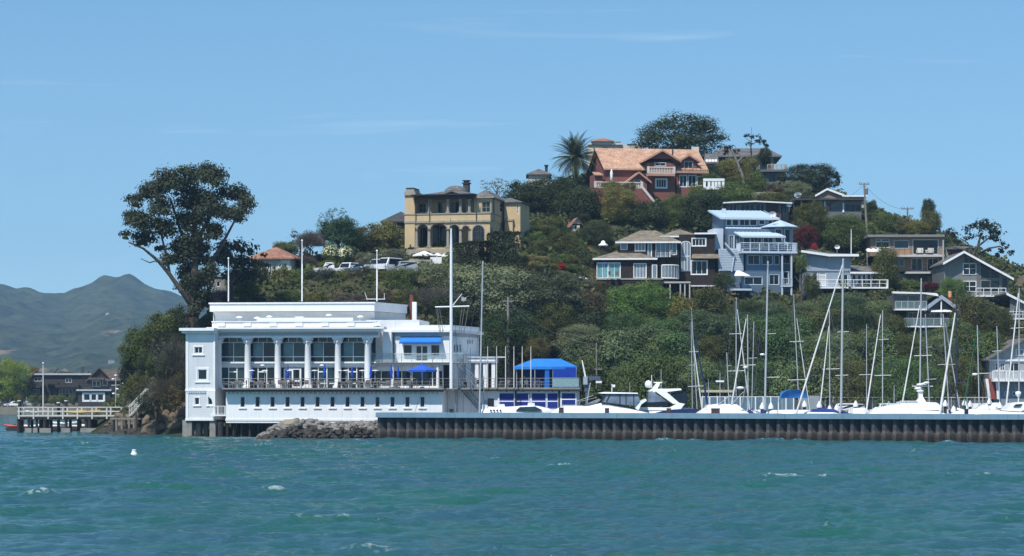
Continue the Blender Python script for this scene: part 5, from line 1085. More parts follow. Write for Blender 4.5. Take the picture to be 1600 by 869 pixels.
# --- hilltop grey house with deck
h = House('grey_hilltop_house', 'grey hilltop house with a broad low roof, skylights and a wooden balcony rail', 'house', 1112, 386, -2, gz(1170, 386)-2)
a = h.vol('wall', greyw, 1119, 242.5, 1209, 268, 0, 10, [(1124,246,1134,256,2,1),(1158,247,1170,256,2,1),(1190,248,1202,262,2,1)], dflt=D(fm=greyb)); zr_ = h.Z(1170, 243.5, -1)
h.hip('roof', slate, a[0]-.2, a[1]+.4, -.3, 10, zr_, h.Z(1160, 232, 5), .9, .22, inset=2.2, trim=greyw)
for x in (1160, 1168): u = h.U(x, 1.6); z = h.Z(x, 239, 1.6); m = MB(); m.slab([(u, .6, z-.35), (u+.7, .6, z-.35), (u+.7, 1.9, z+.25), (u, 1.9, z+.25)], .3); m.build('skylight', glass_m, h.root)
u = h.U(1206, -.5); m = MB(); m.box(u-.15, u+.15, -.6, -.3, h.Z(1206,262,-.5), zr_); m.build('post', greyb, h.root)
h.mb('lower_roof', slate).slab([(h.U(1100,-3), -3.4, h.Z(1100,254.5,-3)), (h.U(1123,-3), -3.4, h.Z(1100,254.5,-3)), (h.U(1121,0), 0, h.Z(1100,240,0)), (h.U(1101,0), 0, h.Z(1100,240,0))], .2); h.box('lower_wall', greyw, 1102, 254, 1121, 275, -3, 3)
for k in range(4): u = h.U(1103+4.6*k, -3); z = h.Z(1100, 252.6, -3); m = MB(); m.slab([(u, -3.25, z-.15), (u+.4, -3.25, z-.15), (u+.4, -2.4, z+.42), (u, -2.4, z+.42)], .08); m.build('skylight', white, h.root)
lo = h.vol('lower_floor', M('slate_blue_wall', (.12,.14,.17)), 1184, 266.5, 1228, 300, -2.6, 8, [(1190,272,1198,283,1,1),(1201,269,1212,284,2,1),(1214,269,1226,284,2,1)], dflt=D(fm=greyb))
zd3 = h.Z(1200, 265, -3.6); xa, xb = h.U(1172,-3.6), h.U(1228.5,-3.6); h.mb('deck', greyw).box(xa, xb, -3.6, 0, zd3-.35, zd3); h.rail('deck_rail', M('tan_rail', (.42,.36,.26)), [(h.U(1199,-3.5), -3.5, zd3), (xb, -3.5, zd3), (xb, 0, zd3)], .85, 4, r=.05, bal=5, post=.06); h.box('deck_wall', M('pale_grey_wood', (.42,.40,.37)), 1172, 258.5, 1187, 265, -3.7, .2)
m = MB(); u, z = h.q(1174, 198, 4); z2 = h.Z(1174, 236, 4); m.cyl((u,4,z2),(u,4,z),.03,n=4); m.build('aerial', wirem, h.root)
h.finish()
# --- balustrade and picket fence below it
h = House('balustrade_wall', 'chunky white garden balustrade right of the pink house', 'balustrade', 1100, 352, 0, gz(1115, 352)-1)
h.box('rail', white, 1099, 279, 1132, 283, 0, .5); h.box('base', white, 1099, 291.5, 1132, 296, 0, .5)
for px in (1101, 1108, 1114, 1119, 1124, 1130): u = h.U(px); m = MB(); m.box(u-.2, u+.2, .06, .45, h.Z(px,291.6), h.Z(px,282.9)); m.build('baluster', white, h.root)
h.finish()
h = House('picket_fence', 'grey picket fence in the shrubs above the flat-roofed house', 'fence', 1176, 352, 0, gz(1185, 352)-.3)
m = MB(); u0, u1 = h.U(1175), h.U(1212); zt8, zb8 = h.Z(1180,298), h.Z(1180,306); comb(m, u0, u1, 22, 0, .05, zt8-.25, zt8-1.2, zt8-.3, .05); m.build('pickets', M('pale_grey_wood', (.42,.40,.37)), h.root); h.finish()
# --- beige gable at upper right, with grey carport
h = House('beige_gable_house', 'beige house with a white-edged gable on the skyline above the carport', 'house', 1276, 350, 0, gz(1300, 350)-1)
a = h.vol('wall', tan, 1277, 303.5, 1315, 325, 0, 8, [(1283,309,1297,316,3,1)]); h.gable_v('roof', M('brown_roof', (.13,.10,.08), .9, .2, 1, pat='shingle'), a[0], a[1], 0, 8, a[3], h.Z(1293,294.5,-.4), .35, .15, um=h.U(1292), wall=tan, trim=white); b = h.vol('side_wing', M('beige_wall', (.38,.33,.27)), 1315, 308, 1350, 325, .3, 7, [(1320,309.5,1347,313,5,1)], dflt=D(fm=greyb)); h.mb('side_roof', white).box(b[0], b[1]+.4, -.4, 8, b[3], b[3]+.22); h.finish()
h = House('carport', 'dark flat-roofed grey carport and garage below the beige gable', 'garage', 1238, 346, 0, gz(1290, 346)-1.5)
a = h.vol('wall', greyw, 1270, 313.5, 1346, 345, 0, 8, [(1291,315,1300,330,1,1),(1321,319,1345,331,3,1,D(name='garage_door'))], dflt=D(fm=greyb)); h.mb('roof', darkw).box(h.U(1237), h.U(1349), -1, 8, a[3], a[3]+.25)
for px in (1240, 1252): u = h.U(px, -.8); m = MB(); m.box(u-.08, u+.08, -.9, -.75, a[2], a[3]); m.build('post', darkw, h.root)
h.box('white_post', white, 1288, 314, 1290, 330, -.15, .12); h.box('white_post', white, 1316.5, 317, 1319, 332, -.15, .12); h.finish()  # white posts on the carport front
# --- pale blue-grey house with side wing and white deck
h = House('pale_shed_house', 'pale grey-blue house with a shallow shed roof, blinds and a long white-railed deck', 'house', 1257, 319, 2, gz(1310, 319)-2)
pg = M('pale_blue_grey_wall', (.26,.31,.37), .7, .08, 1, pat='vboard'); shade = M('roller_shade', (.30,.34,.39), .5, .06, .5)
a = h.vol('upper_wall', pg, 1256, 397.5, 1329, 424, 0, 8, [(1266.3,401,1290.6,421,2,1,D(gm=shade)),(1292,401.6,1316,422.5,2,1,D(gm=shade))], dflt=D(fm=GBT, fw=.05))
zA_, zB_, zC_ = h.Z(1253,391.5,-.9), h.Z(1297,397.5,-.9), h.Z(1341,397.5,-.9); xA, xB, xC = h.U(1251.5,-.9), h.U(1297,-.9), h.U(1342,-.9)
m = h.mb('roof', slate); m.slab([(xA,-.9,zA_),(xB,-.9,zB_),(xB-1.0,8.3,zB_+1.3),(xA+2.2,8.3,zA_+.6)], .25); m.slab([(xB,-.9,zB_),(xC,-.9,zC_),(xC-3.3,8.3,zC_+.75),(xB-1.0,8.3,zB_+1.3)], .25)
m = h.mb('fascia', white); m.add([(xA,-.96,zA_+.05),(xB,-.96,zB_+.05),(xB,-.96,zB_-.32),(xA,-.96,zA_-.25),(xA,-.9,zA_+.05),(xB,-.9,zB_+.05),(xB,-.9,zB_-.32),(xA,-.9,zA_-.25)],[(0,3,2,1),(0,1,5,4),(3,7,6,2)]); m.box(xB, xC, -.96, -.9, zC_-.3, zC_+.05)
b = h.vol('lower_wall', pg, 1256.5, 424, 1330, 470, .1, 8, [(1267,426,1278,447,1,2,D(name='garage_door',gm=M('pale_door', (.52,.53,.52)),ratio=.75)),(1279.5,426,1291,447,1,2,D(name='garage_door',gm=M('pale_door', (.52,.53,.52)),ratio=.75)),(1309,429,1315,446,1,1),(1317,429,1325,446,1,1)], dflt=D(fm=white))
c = h.vol('side_wing', pg, 1328.5, 425.5, 1380, 470, .6, 6, [(1331,428.5,1338,446,1,1),(1340,428.5,1346,446,1,1),(1347.5,428.5,1353,446,1,1),(1354.5,428.5,1361,446,1,1),(1362.5,428.5,1371,446,1,1)], dflt=D(fm=white))
m = h.mb('wing_roof', slate); za, zb9 = h.Z(1350,425.3,-.3), h.Z(1350,415.5,4); m.slab([(h.U(1328,-.3),-.4,za),(h.U(1382,-.3),-.4,za),(h.U(1361,4),4.5,zb9-.1),(h.U(1328,4),4.5,zb9+.15)], .2); h.mb('wing_fascia', white).box(h.U(1328,-.3), h.U(1382,-.3), -.45, -.4, za-.22, za+.02)
zd4 = h.Z(1330, 448.5, -1.5); xa, xb = h.U(1267,-1.5), h.U(1388,-1.5); h.mb('deck', white).box(xa, xb, -1.5, .6, zd4-.22, zd4); h.rail('deck_rail', white, [(xa,-1.45,zd4),(xb,-1.45,zd4),(xb,.6,zd4)], 1.0, 9, r=.05, mid=1, post=.06)
h.finish()
pole('roof_pole', 'slim white pole rising from the roof of the pale shed-roofed house', 'pole', 1330, 358, 397, 320, 1.6, white, truck=False)
# --- tan three-storey house
h = House('tan_deck_house', 'tan three-storey flat-roofed house with dark picture windows and white deck slabs', 'house', 1360, 330, -2, gz(1420, 330)-2)
WT = D(fm=M('pale_frame', (.5,.5,.5)), casing=.05)
a = h.vol('top_floor', tan, 1360, 371, 1474, 400, 0, 9, [(1369,373.5,1376,377,1,1),(1378,373.5,1389,377,1,1),(1368.5,378,1389.5,387,1,1),(1397,375.5,1420,388,1,1,D(gm=M('blue_green_glass', (.03,.055,.065), .08, .3, .5))),(1426.5,374.5,1466,397.5,1,1)], dflt=WT)
h.mb('roof', M('grey_roof_edge', (.20,.20,.19))).box(h.U(1356,-.8), h.U(1476,-.8), -.8, 9.5, a[3], a[3]+.35)
b = h.vol('middle_floor', tan, 1385, 401.3, 1472, 424.5, .1, 8, [(1397.5,403.5,1412.5,416,2,1,D(gm=M('blue_green_glass', (.03,.055,.065)))),(1424.5,404,1441,423,2,1,D(name='glass_door')),(1449,404,1466,423,2,1,D(name='glass_door'))], dflt=WT)
c = h.vol('lower_floor', greyb, 1385, 428, 1472, 465, .3, 8, [(1399,433,1415,446,1,1),(1418,436,1437,447,2,1)], dflt=WT)
for y0, y1, xl in ((398,401.3,1396),(424.5,427.6,1416)): h.mb('deck_slab', M('pale_concrete', (.50,.48,.45))).box(h.U(xl,-1.8), h.U(1476,-1.8), -1.8, .3, h.Z(1430,y1,-1.8), h.Z(1430,y0,-1.8))
h.rail('deck_rail', black, [(h.U(1396,-1.7),-1.7,h.Z(1430,398,-1.8)),(h.U(1475,-1.7),-1.7,h.Z(1430,398,-1.8))], 1.0, 9, r=.022, post=.02, mid=2); h.rail('deck_rail', black, [(h.U(1418,-1.7),-1.7,h.Z(1430,424.5,-1.8)),(h.U(1475,-1.7),-1.7,h.Z(1430,424.5,-1.8))], 1.0, 8, r=.022, post=.02, bal=4)
h.box('timber_panel', M('timber', (.34,.20,.10)), 1396.5, 389.5, 1423, 397.5, -.6, .1); h.box('side_wall', stone, 1450, 431, 1473, 447, -.5, .4)
h.finish()
for i, px in enumerate((1437, 1452.5)):
    p = P(px, 398, 329); e = empty('lounge_chair', p, R(180+20*i), 'white cushioned lounge chair on the top deck of the tan house, %s of the two' % ('left', 'right')[i], 'chair', 'white lounge chairs on the tan house deck')
    m = MB(); m.box(-.45,.45,-.4,.4,.25,.48); m.build('seat', M('white_cushion', (.72,.68,.60)), e); m = MB(); m.box(-.45,.45,.25,.42,.48,1.0); m.box(-.5,-.38,-.4,.42,.48,.7); m.box(.38,.5,-.4,.42,.48,.7); m.build('backrest', M('white_cushion', (.72,.68,.60)), e); m = MB(); m.box(-.42,.42,-.36,.36,0.05,.25); m.build('base', darkw, e)
h = House('patio_tent', 'low white rumpled garden canopy beside the tan house', 'canopy', 1357, 327, 0, gz(1365, 327)-.2)
m = MB(); u0, z = h.q(1355, 391); u1 = h.U(1378); n = 6
for i in range(n): xa, xb = u0+(u1-u0)*i/n, u0+(u1-u0)*(i+1)/n; k = .28*(i % 2); m.add([(xa,0,z-.2),(xb,0,z-.25),(xb,1.4,z+.3-k*.3),(xa,1.4,z+.15+k),((xa+xb)/2,.6,z+.35-k*.5)], [(0,1,4),(1,2,4),(2,3,4),(3,0,4)])
m.build('canopy', M('white_canvas', (.78,.77,.73)), h.root); m = MB(); [m.cyl((x,.7,-.3),(x,.7,z),.04,n=5) for x in (u0+.1,)]; m.build('pole', alu, h.root); m = MB(); m.cyl((u1-.1,.7,-.3),(u1-.1,.7,z),.04,n=5); m.build('pole', alu, h.root)
# --- red-walled house behind
h = House('red_house', 'small barn-red house with a grey roof glimpsed between the tan house and the grey gable', 'house', 1478, 344, 0, gz(1490, 344)-2)
a = h.vol('wall', M('barn_red', (.22,.02,.025), .7, .1), 1478, 388, 1504, 412, 0, 6, [(1486,399,1494,406,1,1)]); h.mb('roof', slate).slab([(a[0]-.4,-.4,a[3]),(a[1]+2.0,-.4,a[3]),(a[1]+1.5,5,a[3]+.6),(a[0]+.4,5,a[3]+.6)], .2); h.finish()
h = House('stair_flight', 'pale outdoor stair flight between the tan house and the grey gable house', 'stairs', 1474, 324, 0, gz(1480, 324)-1)
m = MB(); za, zb9 = h.Z(1474,388), h.Z(1474,411); m.cyl((h.U(1474),0,zb9-.5),(h.U(1474),0,za+1.2),.13,n=4); [m.cyl((h.U(1478),0,za-.2-k),(h.U(1488),0,zb9-.6-k),.05,n=4) for k in (0,.5)]; m.box(h.U(1472),h.U(1488),0,1,zb9-1.4,zb9-.6); m.build('railing', M('pale_grey_wood', (.42,.40,.37)), h.root); h.finish()
# --- grey gable house with tall glazing
h = House('grey_gable_house', 'grey house with a wide lopsided white-edged gable and triangular glazing', 'house', 1476, 318, 0, gz(1530, 318)-2)
zl_, za_, zr_ = h.Z(1472.5,411), h.Z(1503.7,393.3), h.Z(1580,435.5); xl, xa_, xr_ = h.U(1475), h.U(1503.7), h.U(1576)
def lopsided(hs, name, mat, xl, xm, xr, zl, zm, zr, zb_, v0, v1, wins=()):
    m = hs.mb(name, mat)
    m.add([(xl,v0,zb_),(xr,v0,zb_),(xr,v0,zr),(xm,v0,zm),(xl,v0,zl)], [(0,1,2,3,4)]); m.add([(xl,v1,zb_),(xr,v1,zb_),(xr,v1,zr),(xm,v1,zm),(xl,v1,zl)], [(4,3,2,1,0)])
    m.add([(xr,v0,zb_),(xr,v1,zb_),(xr,v1,zr),(xr,v0,zr)], [(0,1,2,3)]); m.add([(xl,v0,zb_),(xl,v1,zb_),(xl,v1,zl),(xl,v0,zl)], [(3,2,1,0)])
zbb = h.Z(1500, 495)
lopsided(h, 'wall', greyb, xl, xa_, xr_, zl_-.15, za_-.25, zr_+.05, zbb, 0, 9)
slL = (za_-zl_)/(xa_-h.U(1472.5)); slR = (za_-zr_)/(h.U(1580)-xa_)
m = h.mb('roof', slate); x0_ = h.U(1471.5); x1_ = h.U(1580.5)
for pts in ([(x0_, za_-slL*(xa_-x0_)-.2), (xa_, za_-.2), (xa_, za_), (x0_, za_-slL*(xa_-x0_))], [(xa_, za_-.2), (x1_, za_-slR*(x1_-xa_)-.2), (x1_, za_-slR*(x1_-xa_)), (xa_, za_)]): m.prism(pts, -1.2, 9.5)
for pts in ([(x0_-.05, za_-slL*(xa_-x0_)-.28), (xa_, za_-.28), (xa_, za_+.05), (x0_-.05, za_-slL*(xa_-x0_)+.05)], [(xa_, za_-.28), (x1_+.05, za_-slR*(x1_-xa_)-.28), (x1_+.05, za_-slR*(x1_-xa_)+.05), (xa_, za_+.05)]): m = MB(); m.prism(pts, -1.3, -1.203); m.build('rake_trim', white, h.root)
def flatwin(hs, pts_px, v, fm, gm, mull=(), t=.1, name='window'):
    pts = [hs.q(x, y, v) for x, y in pts_px]; cx = sum(p_[0] for p_ in pts)/len(pts); cz = sum(p_[1] for p_ in pts)/len(pts)
    m = MB(); m.prism([(cx+(x-cx)*1.0, z) for x, z in pts], v-.08, v-.002); f = m.build(name, fm, hs.root)
    ins = []
    for x, z in pts: d_ = Vector((cx-x, cz-z)); k = .13/max(.2, d_.length)*1.3; ins.append((x+d_.x*k, z+d_.y*k))
    m = MB(); m.prism(ins, v-.11, v-.081); m.build('pane', gm, f)
    if mull: m = MB(); [m.cyl((hs.q(*a_, v)[0], v-.12, hs.q(*a_, v)[1]), (hs.q(*b_, v)[0], v-.12, hs.q(*b_, v)[1]), .05, n=4) for a_, b_ in mull]; m.build('mullions', fm, f)
gg = M('grey_green_siding', (.23,.235,.22))
flatwin(h, [(1505,400),(1505,410.5),(1523,410.5),(1523,408.5)], 0, gg, glass_m, [((1514,404),(1514,410.5))])
flatwin(h, [(1504.2,411.5),(1504.2,429.5),(1525.5,429.5),(1525.5,411.5)], 0, white, glass_m, [((1514.5,412),(1514.5,429)),((1504,420),(1525,420))])
flatwin(h, [(1504.5,439),(1504.5,456),(1525.5,456),(1525.5,439)], 0, white, glass_m, [((1514.5,439),(1514.5,456)),((1504,448),(1525,448))])
flatwin(h, [(1531,411),(1531,435.5),(1563,435.5),(1563,430)], 0, gg, glass_m, [((1547,421),(1547,435))])
flatwin(h, [(1531.5,438),(1531.5,457),(1563,457),(1563,438)], 0, gg, glass_m, [((1547,438),(1547,457))])
flatwin(h, [(1565,431.5),(1565,457),(1574,457),(1574,434)], 0, gg, glass_m)
flatwin(h, [(1548.5,465.5),(1548.5,479),(1571,479),(1571,465.5)], 0, white, curtain, [((1560,466),(1560,479))])
zd5 = h.Z(1550,461.5,-1.5); xa, xb = h.U(1525.5,-1.5), h.U(1572,-1.5); h.mb('deck', white).box(xa, xb, -1.5, 0, zd5-.2, zd5); h.rail('deck_rail', white, [(xa,-1.45,zd5),(xb,-1.45,zd5)], 1.0, 4, r=.05, post=.05)
h.box('corner_board', greyw, 1526.5, 414, 1530, 460, -.12, .1)
h.finish()
# --- right edge roofs
h = House('brown_hip_house', 'house under a steep brown hip roof cut by the right edge', 'house', 1576, 334, 0, gz(1600, 334)-2)
a = h.vol('wall', greyw, 1578, 453, 1660, 480, 0, 10, [(1590,455,1600,462,2,1)]); h.hip('roof', M('brown_roof', (.13,.10,.08)), a[0], a[1], 0, 10, a[3], h.Z(1600,427,5), .5, inset=3); m = MB(); f0 = h.q(1567, 427, 3); m.box(f0[0], f0[0]+1.1, 3, 4, f0[1]-2.5, f0[1]); m.build('chimney', greyw, h.root); h.finish()
h = House('white_edged_house', 'grey house with a white diagonal roof edge at the right edge below the grey gable', 'house', 1577, 309, 0, gz(1600, 309)-2)
a = h.vol('wall', greyw, 1578, 481, 1670, 520, 0, 8, [(1583,483,1594,491,2,1)]); zA_ = h.Z(1573,457.5,-.5); zB_ = h.Z(1650,497,-.5); xA, xB = h.U(1573,-.5), h.U(1650,-.5)
m = h.mb('wall', greyw); m.add([(a[0],0,a[3]),(a[1],0,a[3]),(xB,0,zB_),(a[0],0,zA_-.6)], [(0,1,2,3)]); h.mb('roof', slate).prism([(xA, zA_-.2), (xB, zB_-.2), (xB, zB_), (xA, zA_)], -.5, 8); h.mb('rake_trim', white).prism([(xA-.05, zA_-.3), (xB, zB_-.3), (xB, zB_+.05), (xA-.05, zA_+.05)], -.6, -.503)
zd6 = h.Z(1590,497,-1.2); h.mb('deck', white).box(h.U(1578,-1.2), h.U(1660,-1.2), -1.2, 0, zd6-.2, zd6); h.rail('deck_rail', white, [(h.U(1578,-1.2),-1.15,zd6),(h.U(1660,-1.2),-1.15,zd6)], .9, 8, r=.04, post=.04); h.finish()
# --- A-frame house over the marina
h = House('a_frame_house', 'blue-grey lodge with a steep glazed A-frame gable and glass-railed decks above the marina', 'house', 1397, 304, 0, gz(1440, 304)-2)
a = h.vol('upper_wall', greyw, 1399, 460, 1448, 484, 0, 7, [(1401,461.5,1418,481,1,1,D(gm=M('blue_green_glass', (.03,.055,.065)))),(1419.5,461.5,1436,481,1,1,D(gm=M('blue_green_glass', (.03,.055,.065))))], dflt=D(fm=greyb)); m = h.mb('flat_roof', white); m.slab([(h.U(1395,-1),-1.1,h.Z(1400,456,-1)),(h.U(1444,-1),-1.1,h.Z(1400,457,-1)),(h.U(1466,-1),-1.1,h.Z(1400,460.5,-1)),(h.U(1466,6),7,h.Z(1400,458,6)),(h.U(1395,6),7,h.Z(1400,455,6))], .22)
b = h.vol('lower_wall', darkw, 1415, 485, 1497, 535, .2, 7, [(1419,488,1434,500,2,1),(1452,489,1468,506,2,1,D(name='glass_door')),(1472,489,1490,506,2,1,D(name='glass_door'))], dflt=D(fm=greyb))
zl_, za_ = h.Z(1446,485,-.8), h.Z(1471,461.5,-.8); xl, xa_, xr_ = h.U(1446,-.8), h.U(1471,-.8), h.U(1497,-.8); m = h.mb('gable_roof', slate)
for pts in ([(xl-.2, zl_-.1), (xa_, za_-.35), (xa_, za_), (xl-.35, zl_+.15)], [(xa_, za_-.35), (xr_+.2, zl_-.1), (xr_+.35, zl_+.15), (xa_, za_)]): m.prism(pts, -.8, 7)
m = h.mb('rake_trim', GBT)
for pts in ([(xl-.1, zl_-.2), (xa_, za_-.5), (xa_, za_+.05), (xl-.4, zl_+.2)], [(xa_, za_-.5), (xr_+.1, zl_-.2), (xr_+.4, zl_+.2), (xa_, za_+.05)]): m.prism(pts, -.9, -.803)
flatwin(h, [(1449,483.5),(1494,483.5),(1471,464.5)], 0, greyb, glass_m, [((1471,465),(1471,484))]); h.mb('upper_wall', greyw).box(h.U(1447), h.U(1497), .002, 7, h.Z(1470,486,0), h.Z(1470,483,0))
h.mb('gable_beam', white).box(xa_-.08, xa_+.08, -.7, -.5, h.Z(1470,508,-.5), za_-.3); u0, u1 = h.U(1454,-.9), h.U(1488,-.9); h.mb('white_awning', white).slab([(u0,-1.2,h.Z(1470,487,-1)),(u1,-1.2,h.Z(1470,487,-1)),(u1-.3,-.1,h.Z(1470,484,0)),(u0+.3,-.1,h.Z(1470,484,0))], .06)
zd7 = h.Z(1400,482.5,-1.3); h.mb('deck', white).box(h.U(1399,-1.3), h.U(1448,-1.3), -1.3, 0, zd7-.2, zd7); h.rail('glass_rail', M('pale_frame', (.5,.5,.5)), [(h.U(1399,-1.3),-1.25,zd7),(h.U(1448,-1.3),-1.25,zd7)], 1.0, 5, mid=0, r=.03, gl=clear_glass)
zd7 = h.Z(1450,509,-1.6); h.mb('deck', white).box(h.U(1413,-1.6), h.U(1505,-1.6), -1.6, .2, zd7-.2, zd7); h.rail('glass_rail', M('pale_frame', (.5,.5,.5)), [(h.U(1413,-1.6),-1.55,zd7),(h.U(1505,-1.6),-1.55,zd7),(h.U(1505,0),.2,zd7)], 1.0, 6, mid=0, r=.03, gl=clear_glass)
m = MB(); f0 = h.q(1481.5, 465, 2); m.box(f0[0], f0[0]+.6, 2, 2.6, f0[1]-2, f0[1]); c_ = m.build('chimney', M('red_brick', (.2,.055,.035)), h.root); m = MB(); m.lathe([(.25,0),(.3,.1),(.2,.15),(.28,.5),(.22,.55),(.3,.8),(.1,.9)], (f0[0]+.3, 2.3, f0[1]), 10); m.build('chimney_pot', M('terracotta', (.45,.20,.10)), c_)
h.finish()
# --- white-railed boathouse at right edge
h = House('boathouse', 'grey-roofed waterside house with a white-railed balcony over a blue-grey ground floor at the right edge', 'house', 1551, 288, 0, 2.0)
a = h.vol('ground_floor', M('blue_grey_wall', (.19,.24,.28), .8, .08, 1), 1552, 594, 1660, 645, 0, 9, [(1570,612,1578,618,1,1),(1582,612,1590,618,1,1)], dflt=D(fm=white)); b = h.vol('upper_wall', M('pale_grey_clap', (.40,.42,.43), .7, .08, 1, pat='lap'), 1546, 562, 1660, 594, .3, 9, [(1555,567,1562,579,2,2),(1563.5,567,1570,579,2,2),(1576,567,1592,581,2,1)], dflt=D(fm=white))
zl_, za_ = h.Z(1541,561.5,-.5), h.Z(1603,528,-.5); xl, xa_ = h.U(1541,-.5), h.U(1603,-.5); xr_ = xa_*2-xl; m = h.mb('roof', slate)
for pts in ([(xl, zl_-.2), (xa_, za_-.2), (xa_, za_), (xl, zl_)], [(xa_, za_-.2), (xr_, zl_-.2), (xr_, zl_), (xa_, za_)]): m.prism(pts, -.6, 9)
h.mb('gable_wall', M('pale_grey_clap', (.4,.42,.43))).add([(xl+.4,.3,zl_),(xr_-.4,.3,zl_),(xa_,.3,za_-.2)], [(0,1,2)]); h.mb('eave_board', white).box(xl+.4, xr_, .1, .3, zl_-.25, zl_); flatwin(h, [(1587,545.5),(1587,556),(1600,556),(1600,545.5)], .3, white, curtain, [((1593,546),(1593,556))])
zd8 = h.Z(1570,592.5,-1.3); h.mb('balcony', white).box(h.U(1551,-1.3), h.U(1660,-1.3), -1.3, 0, zd8-.3, zd8); h.rail('balcony_rail', white, [(h.U(1551,-1.3),-1.25,zd8),(h.U(1660,-1.3),-1.25,zd8)], 1.0, 10, bal=5, r=.06, post=.06)
h.finish()
h = House('red_stair_wall', 'steep brick-red stair wall with white copings left of the waterside house', 'wall', 1540, 287.5, 0, 2.0)
m = MB(); m.prism([h.q(1547,624), h.q(1556,624), h.q(1553,592), h.q(1543,592)], 0, 1.2); m.build('wall', M('brick_red_paint', (.25,.06,.045), .8, .1), h.root)
for (a_, b_) in (((1544,624),(1539.5,592)),((1558,624),(1555,592))): m = MB(); p0 = h.q(*a_); p1 = h.q(*b_); m.prism([(p0[0],p0[1]),(p0[0]+.35,p0[1]),(p1[0]+.35,p1[1]),(p1[0],p1[1])], -.1, 1.3); m.build('coping', white, h.root)
h.finish()
# ---------------------------------------------------------------- parked cars: one body kit
def car(name, label, loc, rz, col, L_=4.6, kind='suv', group=None, cat='car'):
    e = empty(name, loc, rz, label, cat, group); W_ = .9; hh = {'suv': 1.75, 'sedan': 1.42, 'van': 1.95, 'pickup': 1.7}[kind]
    bl = .95 if kind != 'sedan' else .85
    paint = M('car_paint_' + '_'.join(str(int(c_*100)) for c_ in col), col, .25, .02, 1, spec=.6)
    prof = {'suv': [(-.5,.35),(-.5,bl-.1),(-.42,bl),(-.2,bl+.05),(-.1,hh-.12),(-.05,hh),(.4,hh),(.47,hh-.15),(.5,bl),(.5,.35)],
            'sedan': [(-.5,.35),(-.5,bl-.15),(-.4,bl-.05),(-.22,bl),(-.06,hh-.03),(.04,hh),(.2,hh-.02),(.36,bl+.08),(.49,bl),(.5,.35)],
            'van': [(-.5,.35),(-.5,bl),(-.38,bl+.1),(-.24,hh-.1),(-.2,hh),(.46,hh),(.49,hh-.1),(.5,.35)],
            'pickup': [(-.5,.35),(-.5,bl-.05),(-.42,bl),(-.22,bl+.05),(-.12,hh-.05),(-.08,hh),(.1,hh),(.15,hh-.1),(.17,bl),(.5,bl),(.5,.35)]}[kind]
    m = MB(); n = len(prof); rows_ = []
    for k, (yy, ins) in enumerate(((-W_, 1), (-W_*.93, 0), (W_*.93, 0), (W_, 1))):
        rows_.append([(x*L_, yy*(1 if z <= bl+.06 else .84), z*(1 if not ins else 1) - (.04 if ins and z > 1 else 0)) for x, z in prof])
    for r_ in rows_: m.v += r_
    for k in range(3):
        for i in range(n): j = (i+1) % n; m.f.append((k*n+i, k*n+j, (k+1)*n+j, (k+1)*n+i)); m.mi.append(0); m.sm.append(False)
    m.f.append(tuple(range(n-1,-1,-1))); m.mi.append(0); m.sm.append(False); m.f.append(tuple(range(3*n, 4*n))); m.mi.append(0); m.sm.append(False)
    m.build('body', paint, e)
    top = [i for i, (x, z) in enumerate(prof) if z > bl+.2]; xs0 = prof[top[0]][0]*L_; xs1 = prof[top[-1]][0]*L_
    for sgn in (-1, 1):
        m = MB(); yy = sgn*(W_*.84+.035); m.add([(xs0-.12, yy*1.06, bl+.1), (xs1+.1, yy*1.06, bl+.1), (xs1-.05, yy, hh-.14), (xs0+.12, yy, hh-.14)], [(0,1,2,3)]); m.build('side_window', glass_m, e)
    i0 = top[0]-1; a_, b_ = prof[i0], prof[top[0]]; m = MB(); m.add([(a_[0]*L_-.02, -.74, a_[1]+.08), (a_[0]*L_-.02, .74, a_[1]+.08), (b_[0]*L_-.05, .64, b_[1]), (b_[0]*L_-.05, -.64, b_[1])], [(0,1,2,3)]); m.build('windscreen', glass_m, e)
    for sx_ in (-.31, .31):
        for sgn in (-1, 1):
            m = MB(); m.cyl((sx_*L_, sgn*(W_-.2), .34), (sx_*L_, sgn*(W_+.02), .34), .34, n=14); wh = m.build('wheel', M('tyre', (.02,.02,.02), .8), e); m = MB(); m.cyl((sx_*L_, sgn*(W_+.02), .34), (sx_*L_, sgn*(W_+.03), .34), .2, n=10); m.build('rim', alu, wh)
    for sgn in (-1, 1): m = MB(); m.box(-.505*L_, -.49*L_, sgn*.72-.14, sgn*.72+.14, .62, .78); m.build('headlight', M('headlamp', (.6,.62,.65), .15), e)
    return e
cw, cg, cbk, cbl = (.72,.72,.72), (.33,.35,.37), (.03,.035,.04), (.06,.09,.14)
for px, py, Y, rz, col, kind, lab in ((514,427,303,8,cw,'pickup','white pickup parked at the left end of the hillside car park'),(543,426,304,60,cw,'suv','white boxy SUV parked second from the left above the hedge'),(569,426,305,65,cbl,'sedan','dark blue car parked in the middle of the hillside car park'),
        (590,425,305,62,cg,'suv','silver grey SUV parked behind the roof pole above the hedge'),(608,425,304,55,cw,'van','white van parked third from the right edge of the hillside row'),(627,425,303,20,cg,'suv','long silver car parked next to the stone terrace wall')):
    b = P(px, py, Y); car('parked_car', lab, (b.x, b.y, gz(px, Y)-.15), R(rz), col, 4.2, kind, 'cars parked above the hedge')
